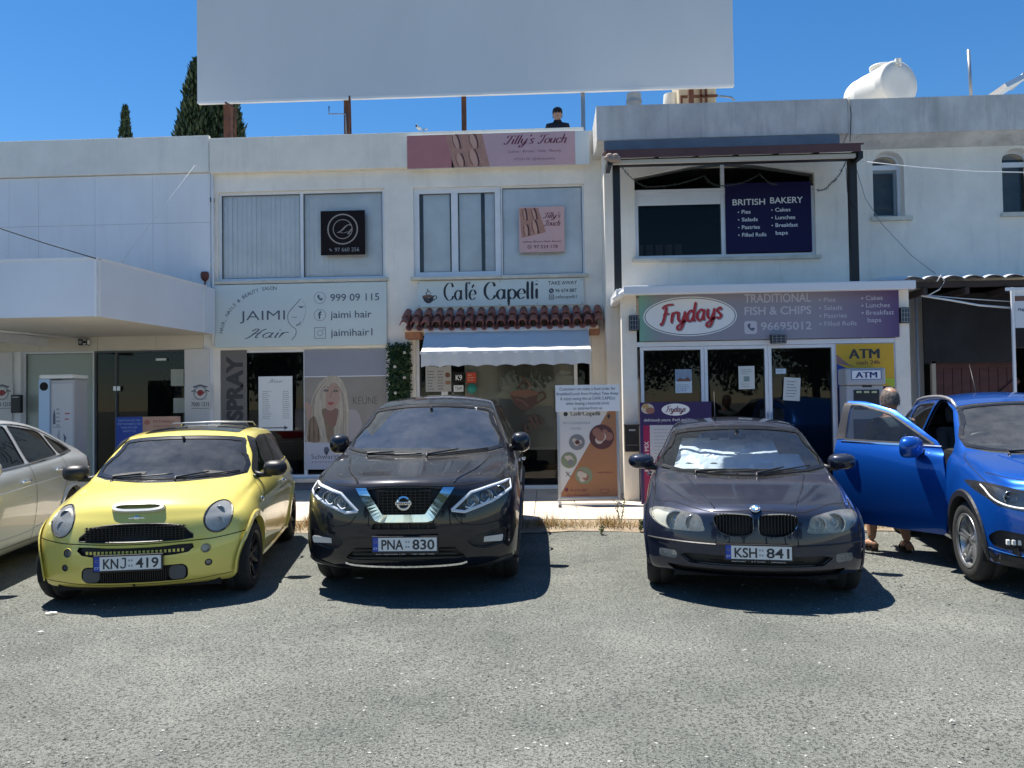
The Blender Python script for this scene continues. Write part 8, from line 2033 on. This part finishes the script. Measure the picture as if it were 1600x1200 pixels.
# cypresses behind the roof
C1, C2, C3 = leafmat('cypress dark', (0.030,0.055,0.022), (0.012,0.028,0.010)), leafmat('cypress mid', (0.05,0.085,0.03), (0.02,0.045,0.015)), leafmat('cypress tip', (0.085,0.115,0.045), (0.04,0.07,0.02))
BARK = mat('bark', (0.10,0.07,0.05), .95, bump=.6, bscale=20)
def cypress(px, ytop, Y, hw, label, n, seed, spires=1):
    top = at(px, ytop, Y); z0 = 0.0; H_ = top.z; rg = random.Random(seed); T = Thing('cypress_tree', (top.x, Y, 0), label, 'cypress', 'cypress trees behind the roofs')
    mb = MB(); mb.tube([(top.x,Y,0),(top.x+.03,Y,H_*.5),(top.x,Y,H_*.93)], .15, BARK, 8, rs=[.17,.10,.03]); T.part('trunk', mb)
    mb = MB(); sp = [(rg.uniform(-hw*.45,hw*.45), rg.uniform(-hw*.4,hw*.4), H_*rg.uniform(.90,.99)) for _ in range(spires-1)]+[(0,0,H_)]
    for i in range(n):
        sx_, sy_, hh = sp[rg.randrange(len(sp))]; t = 1-rg.random()**1.25; zz = 4.6+(hh-4.6)*t if rg.random() < .85 else rg.uniform(.8, 4.6)
        t = min(1, (zz-.8)/(hh-.8)); wr = hw*min(1, (1-t)*2.6)**.62*(1 if spires == 1 else .75)*(1+.22*noise.noise(Vector((sx_*3+zz*.9, seed, zz*1.7)))); a = rg.random()*2*pi; rad = wr*rg.random()**.35
        c = Vector((top.x+sx_*min(1,(1-t)*3+.15)+rad*cos(a), Y+sy_+rad*sin(a), zz)); d = Vector((cos(a)*.35, sin(a)*.35, 1))+rv(rg)*.35
        leaf(mb, c, d, rv(rg), rg.uniform(.09,.20), rg.uniform(.018,.035), (C1,C1,C2,C3)[rg.randrange(4)])
    T.part('crown', mb)
cypress(309, 98, 17.5, 1.0, 'tall cypress rising behind the left end of the billboard', 19000, 3, spires=3)
cypress(350, 120, 17.8, .95, 'shorter cypress half hidden beneath the billboard edge', 11000, 5, spires=2)
cypress(196, 170, 24.0, .42, 'small distant cypress left of the billboard above the clad shop', 5000, 9)
# dry grass along the pavement edge
GRA, GRB, GRC = mat('dry grass', (0.46,0.29,0.11), .8, col2=(0.26,0.15,0.06), vscale=12), mat('green weed', (0.12,0.17,0.05), .7), mat('bleached grass', (0.50,0.42,0.26), .8)
mb = MB(); rg = random.Random(21)
SOIL = mat('bare soil', (0.30,0.24,0.17), .95, var=.3, vscale=5, bump=.6, bscale=30)
g0, g1 = gnd(850,843).y, 10.14
for i in range(17000):
    x = rg.uniform(-3.6, 6.5); y = rg.triangular(9.55, 10.14, 10.0); k = noise.noise(Vector((x*1.3, y*2, 4)))
    if k+rg.uniform(-.25,.25) < -.08+.5*max(0,(9.8-y)/.3): continue
    hgt = rg.uniform(.03,.12)*(1+2.2*max(0,noise.noise(Vector((x*3.1, y*4, 9))))); a = rg.random()*6.28; d = Vector((cos(a)*.5, sin(a)*.5-.1, 1)); c = Vector((x, y, 0)); w_ = Vector((cos(a+1.6), sin(a+1.6), 0))*.005; tip = c+d*hgt+Vector((cos(a)*.03, sin(a)*.03, -.01)); m_ = GRA if rg.random() < .62 else GRC if rg.random() < .7 else GRB
    mb.face([c-w_, c+w_, tip], m_)
tag(mb.build('dry_grass'), 'strip of dry yellow grass along the front edge of the pavement', 'grass', kind='stuff')
# soil strip under it
mb = MB(); n_ = 60; A_ = []; B_ = []
for i in range(n_+1):
    x = -14+26*i/n_; A_.append(mb._v((x, 9.50+.13*noise.noise(Vector((x*1.1,0,0)))*1.5, .004))); B_.append(mb._v((x, 10.149, .052)))
for i in range(n_): f_ = mb.bm.faces.new((A_[i],A_[i+1],B_[i+1],B_[i])); f_.material_index = mb.mi(SOIL)
tag(mb.build('soil_strip'), kind='structure')
def weed(px, py, h, label, seed, dense=16):
    g = gnd(px, py); rg = random.Random(seed); T = Thing('weed_plant', (g.x, g.y, 0), label, 'weed'); mb = MB(); mb2 = MB()
    for k in range(4):
        a = rg.random()*6.28; top = Vector((g.x+cos(a)*.10*h/.4, g.y+sin(a)*.06, h*rg.uniform(.6,1))); b_ = Vector((g.x,g.y,0)); mb.tube([b_, b_.lerp(top,.5)+Vector((0,0,.03)), top], .004, GRB, 5, rs=[.005,.004,.002])
        for j in range(dense): t = rg.uniform(.25,1); leaf(mb2, b_.lerp(top,t), rv(rg)+Vector((0,0,.3)), rv(rg), rg.uniform(.02,.05), .008, mat('weed leaf', (0.16,0.17,0.09), .7, col2=(0.09,0.10,0.04), vscale=20))
    T.part('stem', mb); T.part('leaves', mb2)
weed(970, 822, .36, 'tall thin weed growing at the pavement edge in front of the cafe board', 1); weed(1000, 832, .16, 'low leafy weed beside the graphite car', 2, 40); weed(940, 835, .10, 'tiny weed in the dry grass between the two dark cars', 4, 20); weed(1345, 830, .18, 'green weed by the right side of the graphite car', 6, 40)
# scattered stones and litter on the gravel
mb = MB(); rg = random.Random(5)
STO = [mat('pale pebble', (0.42,0.41,0.37), .9), mat('grey pebble', (0.20,0.20,0.19), .9), mat('dark pebble', (0.07,0.07,0.07), .9)]
def pebble(mb, x, y, s_, m_):
    old = mb.M; z = max(gz(x,y),-.004) ; mb.M = Matrix.Translation((x,y,z+s_*.15)) @ Matrix.Rotation(rg.random()*6,4,'Z') @ Matrix.Diagonal((s_,s_*rg.uniform(.6,.9),s_*rg.uniform(.35,.6),1))
    n1 = 6; t_ = mb._v((0,0,.8)); r1 = [mb._v((cos(k*pi/3)*rg.uniform(.7,1),sin(k*pi/3)*rg.uniform(.7,1),rg.uniform(-.1,.35))) for k in range(n1)]; b_ = [mb._v((cos(k*pi/3)*.8,sin(k*pi/3)*.8,-.8)) for k in range(n1)]; mi = mb.mi(m_)
    for k in range(n1):
        f = mb.bm.faces.new((t_, r1[k], r1[(k+1)%n1])); f.material_index = mi; f = mb.bm.faces.new((r1[k], b_[k], b_[(k+1)%n1], r1[(k+1)%n1])); f.material_index = mi
    mb.M = old
for i in range(9000):
    y = 2.3+7.4*rg.random()**1.3; x = rg.uniform(-.75,.75)*y; k = noise.noise(Vector((x*.8,y*.8,2)))
    if k+rg.uniform(-.5,.5) < 0.0: continue
    pebble(mb, x, y, rg.choice((.004,.005,.006,.008,.011)), STO[0 if rg.random() < .5 else 1 if rg.random() < .75 else 2])
tag(mb.build('loose_gravel'), 'loose small stones scattered over the gravelly ground', 'gravel', kind='stuff')
for (px, py, k_, m_) in ((80,960,.03,PWHITE),(64,990,.018,PWHITE),(1488,1130,.012,PWHITE),(560,905,.03,PWHITE)):
    g = gnd(px, py); mb = MB(); rg = random.Random(px); P = [(g.x+k_*(1+.3*rg.random())*cos(a)*1.3, g.y+k_*cos(a+.8)*.7, .006+.012*rg.random()) for a in [i*1.05 for i in range(6)]]; c_ = mb._v((g.x, g.y, .02))
    vs = [mb._v(p) for p in P]
    for i in range(6): f = mb.bm.faces.new((c_, vs[i], vs[(i+1)%6])); f.material_index = mb.mi(m_)
    tag(mb.build('litter_scrap'), {80:'pale scrap of paper on the gravel left, in front of the yellow hatchback',64:'tiny pale scrap lying nearest the left edge of the gravel',1488:'tiny pale scrap on the gravel at the lower right',700:'dark scrap on the gravel at the bottom middle',560:'small pale scrap in the shadow of the black SUV'}[px], 'litter')
# ============================================================ behind the camera (seen only as reflections)
T1, T2 = leafmat('tree leaf', (0.05,0.085,0.03), (0.015,0.03,0.01)), leafmat('tree leaf light', (0.09,0.13,0.05), (0.04,0.07,0.02))
def bush_tree(x, y, h, seed):
    rg = random.Random(seed); T = Thing('tree', (x, y, 0), 'broad leafy tree across the car park', 'tree', 'trees across the car park')
    mb = MB(); mb.tube([(0,0,0),(.1,0,h*.3),(0,0,h*.6)], .2, BARK, 8, rs=[.25,.18,.1]); 
    for k in range(5): a = k*1.3; mb.tube([(0,0,h*.35),(cos(a)*h*.2,sin(a)*h*.2,h*.6)], .08, BARK, 6, rs=[.1,.03])
    tr = mb.build('trunk', T.o); mb = MB()
    cl = [(rg.uniform(-.34,.34)*h, rg.uniform(-.25,.25)*h, rg.uniform(.35,.85)*h, rg.uniform(.14,.24)*h) for _ in range(14)]
    for i in range(10500):
        cx, cy, cz_, r_ = cl[rg.randrange(14)]; d = rv(rg); c = Vector((cx,cy,cz_))+d*r_*rg.random()**.4; leaf(mb, c, rv(rg), rv(rg), rg.uniform(.15,.32), rg.uniform(.06,.12), T1 if rg.random() < .6 else T2)
    mb.build('crown', T.o); return T
bt = bush_tree(-15, -17, 9.0, 1)
for k, (x, y, s_) in enumerate(((-9,-18,1.0),(-3.5,-17,.9),(2.5,-18.5,1.05),(8.5,-17,.95),(14.5,-18,1.0))):
    c = bt.o.copy(); COL.objects.link(c); c.location = (x, y, 0); c.scale = (s_,)*3; c.rotation_euler.z = k*1.1
    for ch in bt.o.children: d = ch.copy(); COL.objects.link(d); d.parent = c
# ============================================================ PEOPLE
def skin_body(name, pts, edges, root_i, mats_fn, parent, sub=2):
    me = bpy.data.meshes.new(name); me.from_pydata([p[:3] for p in pts], edges, []); o = bpy.data.objects.new(name, me); COL.objects.link(o)
    o.modifiers.new('skin', 'SKIN'); sv = me.skin_vertices[0].data
    for i, p in enumerate(pts): r = p[3]; sv[i].radius = r if isinstance(r, tuple) else (r, r); sv[i].use_root = (i == root_i)
    s_ = o.modifiers.new('sub', 'SUBSURF'); s_.levels = sub; s_.render_levels = sub
    bpy.context.view_layer.update()
    m2 = bpy.data.meshes.new_from_object(o.evaluated_get(bpy.context.evaluated_depsgraph_get())); bpy.data.objects.remove(o); bpy.data.meshes.remove(me)
    o2 = bpy.data.objects.new(name, m2); COL.objects.link(o2); o2.parent = parent
    ms = []
    for p in m2.polygons:
        p.use_smooth = True; m = mats_fn(p.center)
        if m not in ms: ms.append(m)
    m2.materials.clear()
    for m in ms: m2.materials.append(m)
    for p in m2.polygons: p.material_index = ms.index(mats_fn(p.center))
    return o2
SKN = mat('skin', (0.50,0.29,0.20), .5, var=.06, vscale=6, spec=.4); SKNT = mat('tanned skin', (0.42,0.23,0.15), .5, var=.08, vscale=6)
HAIRG = mat('grey hair', (0.24,0.20,0.17), .85, col2=(0.07,0.055,0.05), vscale=30, bump=.5, bscale=90)
def head(T, c, s_, face_dir, skin, hair=None, cap=None, glasses=False, short=True):
    """head with brow, nose, chin, ears; c = head centre; face_dir = z rotation (0 faces -y)"""
    mb = MB(); M = Matrix.Translation(c) @ Matrix.Rotation(face_dir, 4, 'Z') @ Matrix.Diagonal((s_,s_,s_,1)); mb.M = M
    nS, nR = 24, 16; rows_ = []
    for j in range(nR+1):
        v = j/nR; z = -1.18+2.2*v; 
        w_ = .74*sqrt(max(0, 1-((z-.12)/1.08)**2)) if z > .0 else .74*(1-.42*(abs(z)/1.18)**2.2)*sqrt(max(.0, 1-(abs(z)/1.22)**6))
        dF = .88*sqrt(max(0, 1-((z-.1)/1.1)**2)) if z > .1 else .88*(1-.10*abs(z))*sqrt(max(0,1-(abs(z)/1.22)**8)); dB = .98*sqrt(max(0, 1-((z-.22)/1.0)**2)) if z > -.4 else max(.1,.98*sqrt(max(0,1-.384))*(1-(abs(z)-.4)*.5))
        rg_ = []
        for k in range(nS):
            a = 2*pi*k/nS; x = w_*sin(a); y = -cos(a)*(dF if cos(a) > 0 else dB)
            if cos(a) > .9 and -.35 < z < .12: y -= .20*(1-abs((z+.22)/.34))*(cos(a)-.9)*10 if abs(z+.22) < .34 else 0
            if cos(a) > .6 and .05 < z < .22: y += .05
            if cos(a) > .5 and z < -.85: y -= .06
            rg_.append(mb._v((x, y, z)))
        rows_.append(rg_)
    mi = mb.mi(skin)
    for A, B in zip(rows_, rows_[1:]):
        for k in range(nS): f = mb.bm.faces.new((A[k], A[(k+1)%nS], B[(k+1)%nS], B[k])); f.material_index = mi; f.smooth = True
    for sx_ in (-1,1):
        mb.ball((sx_*.76,.05,-.05), .22, skin, 10, (.35,.6,1.0)); mb.ball((sx_*.30,-.80,.08), .10, mat('eye', (0.6,0.58,0.55), .3), 8, (1.2,.5,.7)); mb.ball((sx_*.30,-.845,.08), .05, INK, 8, (1,.5,1)); mb.box(sx_*.30-.17,sx_*.30+.17,-.90,-.84,.24,.29,HAIRG)
    mb.ball((0,-.80,-.55), .20, mat('lips', (0.36,0.13,0.11), .5), 10, (1.0,.35,.30))
    h_ = mb.build('head', T.o); h_.location = -T.loc
    if hair:
        mb = MB(); mb.M = M; rg = random.Random(3)
        for j in range(12):
            A, B = [], []
        rr = []
        for j in range(13):
            v = j/12; z = 1.15-1.62*v; q_ = []
            for k in range(28):
                a = 2*pi*k/28; back = -cos(a); lim = -.45 if back > .15 else (.35 if cos(a) > .55 else -.05)
                zz = max(z, lim); w_ = .80*sqrt(max(0.0, 1-((min(zz,1.06)-.12)/1.0)**2)) if zz > .1 else .79; d_ = 1.04 if back > 0 else .92; rr_ = sqrt(max(0.0, 1-((min(zz,1.07)-.15)/.95)**2)) if zz > .15 else 1
                t_ = 1+.02*noise.noise(Vector((a*4, zz*6, 1))); q_.append(mb._v((w_*sin(a)*t_, -cos(a)*d_*rr_*t_, zz+.02)))
            rr.append(q_)
        mi = mb.mi(hair)
        for A, B in zip(rr, rr[1:]):
            for k in range(28):
                f = mb.bm.faces.new((A[k], A[(k+1)%28], B[(k+1)%28], B[k])); f.material_index = mi; f.smooth = True
        f = mb.bm.faces.new(rr[0]); f.material_index = mi
        for i in range(1500):
            a, v = rg.random()*2*pi, rg.random(); back = -cos(a); lim = -.5 if back > .15 else (.35 if cos(a) > .55 else -.05); z = lim+(1.08-lim)*v**.8
            q_ = sqrt(max(0.0, 1-((min(z,1.06)-.12)/1.0)**2)) if z > .1 else 1; p = Vector((.80*sin(a)*q_, -cos(a)*(1.04 if back > 0 else .92)*q_, z)); d = Vector((sin(a)*.25, -cos(a)*.25-.2, -.9+.5*(z > .8)))+rv(rg)*.35
            leaf(mb, p, d, p.normalized(), rg.uniform(.14,.30), .022, hair)
        mb.build('hair', h_)
    if cap:
        mb = MB(); mb.M = M @ Matrix.Translation((0,.02,.30)); mb.lathe([(.86,-.10),(.87,.05),(.84,.35),(.70,.62),(.42,.78),(.0001,.84)], cap, 24)
        P = [(.62*sin(a),-.62*cos(a)-.25-.55*cos(a*1.3),-.02-.10*cos(a)) for a in [(-1.0+2.0*i/12) for i in range(13)]]; Q = [(.84*sin(a),-.84*cos(a),.0) for a in [(-1.0+2.0*i/12) for i in range(13)]]
        for i in range(12): mb.face([Q[i],Q[i+1],P[i+1],P[i]], cap, True); mb.face([(a,b,c_-.04) for a,b,c_ in (Q[i],P[i],P[i+1],Q[i+1])], cap, True)
        mb.build('cap', h_)
    if glasses:
        mb = MB(); mb.M = M
        for sx_ in (-1,1): mb.ball((sx_*.30,-.90,.06), .22, BLK, 12, (1.1,.25,.8)); mb.tube([(sx_*.52,-.88,.1),(sx_*.76,-.1,.12)], .03, BLK, 6)
        mb.tube([(-.1,-.93,.1),(.1,-.93,.1)], .03, BLK, 6); mb.build('sunglasses', h_)
    return h_
def hand(parent, loc, wrist, dirv, palm_n, skin, s_=1.0, curl=.5, side=1, name='hand'):
    """palm, four fingers of unequal length with a bend, thumb from the side of the palm"""
    d = Vector(dirv).normalized(); n = Vector(palm_n); n = (n-d*n.dot(d)).normalized(); sd_ = d.cross(n)*side; w = Vector(wrist); mb = MB()
    P = lambda a, b, c: w+d*a*s_+sd_*b*s_+n*c*s_
    mb.tube([P(-.02,0,0), P(.02,0,0), P(.055,.002,0), P(.09,.004,.0)], .03, skin, 10, rs=[.024*s_,.030*s_,.036*s_,.032*s_])
    for v in mb.bm.verts:
        q_ = (v.co-w).dot(n); v.co -= n*q_*.42
    for i, (b, L_) in enumerate(((-.030,.070),(-.010,.078),(.011,.073),(.030,.058))):
        c_ = curl+.1*i; p0 = P(.085,b,0); p1 = p0+(d*cos(c_*.4)+n*sin(c_*.4))*L_*.45*s_; p2 = p1+(d*cos(c_*1.1)+n*sin(c_*1.1))*L_*.32*s_; p3 = p2+(d*cos(c_*1.7)+n*sin(c_*1.7))*L_*.25*s_
        mb.tube([p0,p1,p2,p3], .008, skin, 8, rs=[.0095*s_,.009*s_,.008*s_,.0055*s_])
    t0 = P(.025,-.028,.004); t1 = P(.055,-.052,.016); t2 = P(.082,-.058,.024); mb.tube([t0,t1,t2], .01, skin, 8, rs=[.014*s_,.011*s_,.007*s_])
    o = mb.build(name, parent); o.location = loc; return o
# --- man in black polo looking over the roof parapet
DP = mat('dark polo cloth', (0.018,0.020,0.030), .9, var=.2, vscale=10, bump=.2, bscale=120); TRS = mat('dark trousers', (0.03,0.03,0.035), .9)
YH = YM+.75; hc = at(871, 179, YH); g0 = 5.62
T = Thing('person', (hc.x, YH, g0), 'person in black cap and black polo standing on the roof behind the pink banner', 'person')
x, y, z = hc.x, YH, hc.z; sh = z-.205; hp_ = sh-.50; k = (hp_-g0)/.88
pts = [(x,y,hp_,(.155,.115)),(x,y+.01,hp_+.16,(.145,.11)),(x,y+.01,hp_+.34,(.175,.12)),(x,y,sh-.03,(.155,.10)),(x,y,sh+.05,(.065,.065)),(x,y-.01,sh+.11,(.062,.064)),
 (x-.175,y,sh-.015,.068),(x-.225,y+.02,sh-.26,.05),(x-.21,y-.10,sh-.48,.038),(x-.17,y-.24,sh-.50,.028),(x+.175,y,sh-.015,.068),(x+.225,y+.02,sh-.26,.05),(x+.21,y-.10,sh-.48,.038),(x+.17,y-.24,sh-.50,.028),
 (x-.09,y,hp_-.08,.10),(x-.10,y+.01,g0+.48*k,.062),(x-.10,y+.03,g0+.10,.045),(x-.10,y-.10,g0+.05,.04),(x+.09,y,hp_-.08,.10),(x+.10,y+.01,g0+.48*k,.062),(x+.10,y+.03,g0+.10,.045),(x+.10,y-.10,g0+.05,.04)]
ed = [(0,1),(1,2),(2,3),(3,4),(4,5),(3,6),(6,7),(7,8),(8,9),(3,10),(10,11),(11,12),(12,13),(0,14),(14,15),(15,16),(16,17),(0,18),(18,19),(19,20),(20,21)]
def mf(c):
    if c.z > sh+.055: return SKN
    if abs(c.x-x) > .15 and c.z < sh-.24 and c.z > hp_-.2: return SKN
    if c.z < g0+.11: return BLK
    return DP if c.z > hp_-.02 else TRS
b = skin_body('body', pts, ed, 0, mf, T.o); b.location = -T.loc
mb = MB(); mb.lathe([(.070,.0),(.082,-.03),(.10,-.055)], DP, 20, c=(x,y,sh+.095)); T.part('collar', mb)
head(T, Vector((x, y-.03, z)), .110, 0, SKN, hair=mat('dark hair', (0.03,0.022,0.018), .8), cap=mat('black cap cloth', (0.022,0.024,0.034), .9), glasses=True)
hand(T.o, -T.loc, (x-.165,y-.26,sh-.505), (.2,-1,-.1), (0,0,-1), SKN, 1, .4, 1); hand(T.o, -T.loc, (x+.165,y-.26,sh-.505), (-.2,-1,-.1), (0,0,-1), SKN, 1, .4, -1)
# --- man in a grey tank top at the cash machine, seen from behind
g = gnd(1388, 861, 0); g = Vector((g.x, g.y, 0))
hc = CAM+ray(1392, 624)*((Vector((g.x,g.y,1.6))-CAM).dot(fw)/1.0+.08)
TT = mat('grey-blue tank top', (0.085,0.12,0.14), .9, var=.15, vscale=8, bump=.2, bscale=100); SHO = mat('dark shorts', (0.05,0.05,0.055), .9, var=.1); SAN = mat('black sandal', (0.02,0.018,0.016), .8)
T = Thing('person', (g.x, g.y, 0), 'grey-haired person in blue-grey tank top and sandals, seen from behind at the cash machine', 'person')
x, y = hc.x, hc.y; z = hc.z; sh = z-.235; hp_ = .90; xf = g.x
pts = [(xf+.03,y,hp_,(.165,.13)),(xf+.02,y+.01,hp_+.16,(.165,.13)),(x-.01,y+.01,hp_+.34,(.19,.135)),(x-.005,y,sh-.02,(.165,.11)),(x,y+.01,sh+.05,(.088,.080)),(x,y+.03,sh+.12,(.070,.070)),
 (x-.19,y,sh-.02,.072),(x-.25,y+.03,sh-.28,.052),(x-.23,y+.16,sh-.48,.040),(x-.18,y+.30,sh-.47,.029),(x+.19,y,sh-.02,.072),(x+.25,y+.03,sh-.28,.052),(x+.23,y+.17,sh-.46,.040),(x+.18,y+.30,sh-.42,.029),
 (xf-.07,y,hp_-.10,.115),(xf-.10,y-.05,.48,.068),(xf-.125,y-.0,.27,.058),(xf-.14,y-.02,.10,.040),(xf+.12,y,hp_-.10,.115),(xf+.15,y+.03,.48,.068),(xf+.165,y-.08,.27,.058),(xf+.18,y-.13,.10,.040)]
ed = [(0,1),(1,2),(2,3),(3,4),(4,5),(3,6),(6,7),(7,8),(8,9),(3,10),(10,11),(11,12),(12,13),(0,14),(14,15),(15,16),(16,17),(0,18),(18,19),(19,20),(20,21)]
def mf(c):
    if c.z > sh+.05: return SKNT
    if c.z > hp_-.25 and abs(c.x-x) > .195+.03*(sh-c.z): return SKNT
    if c.z > hp_-.06: return TT
    return SHO if c.z > .50 else SKNT
b = skin_body('body', pts, ed, 0, mf, T.o); b.location = -T.loc
head(T, Vector((x, y+.03, z)), .112, pi, SKNT, hair=HAIRG)
hand(T.o, -T.loc, (x-.175,y+.315,sh-.465), (.3,1,.1), (0,0,-1), SKNT, 1, .6, -1); hand(T.o, -T.loc, (x+.175,y+.315,sh-.415), (-.3,1,.1), (0,0,-1), SKNT, 1, .6, 1)
for fx, fy, rz in ((xf-.14, y-.02, .35),(xf+.18, y-.13, -.1)):
    M = Matrix.Translation((fx, fy, 0)) @ Matrix.Rotation(rz, 4, 'Z')
    mb = MB(); mb.M = M; mb.tube([(0,-.06,.05),(0,.0,.075),(0,.08,.055),(0,.16,.035)], .04, SKNT, 10, rs=[.034,.042,.040,.030])
    for i in range(5): xx = -.032+i*.016; mb.tube([(xx,.15,.032),(xx,.19-.006*abs(i-1.5)*1.2,.026)], .009, SKNT, 6)
    ft = T.part('foot', mb)
    mb = MB(); mb.M = M; P = [(.045*sin(a)*(1.05 if cos(a) > 0 else .85), .06+.145*cos(a)) for a in [2*pi*i/20 for i in range(20)]]
    for zz in (0.003, .026): mb.face([(a,b_,zz) for a,b_ in P], SAN)
    for i in range(20): a, b_ = P[i], P[(i+1)%20]; mb.face([(a[0],a[1],.003),(b_[0],b_[1],.003),(b_[0],b_[1],.026),(a[0],a[1],.026)], SAN)
    for yy, rr_ in ((.12,.046),(.03,.05),(-.03,.046)): mb.tube([(rr_*cos(t), yy, .02+.072*sin(t)) for t in [pi*i/8 for i in range(9)]], .009, SAN, 6)
    mb.build('sandal', ft)
SC.cycles.use_denoising = True
SC.cycles.max_bounces = 8; SC.cycles.transparent_max_bounces = 12
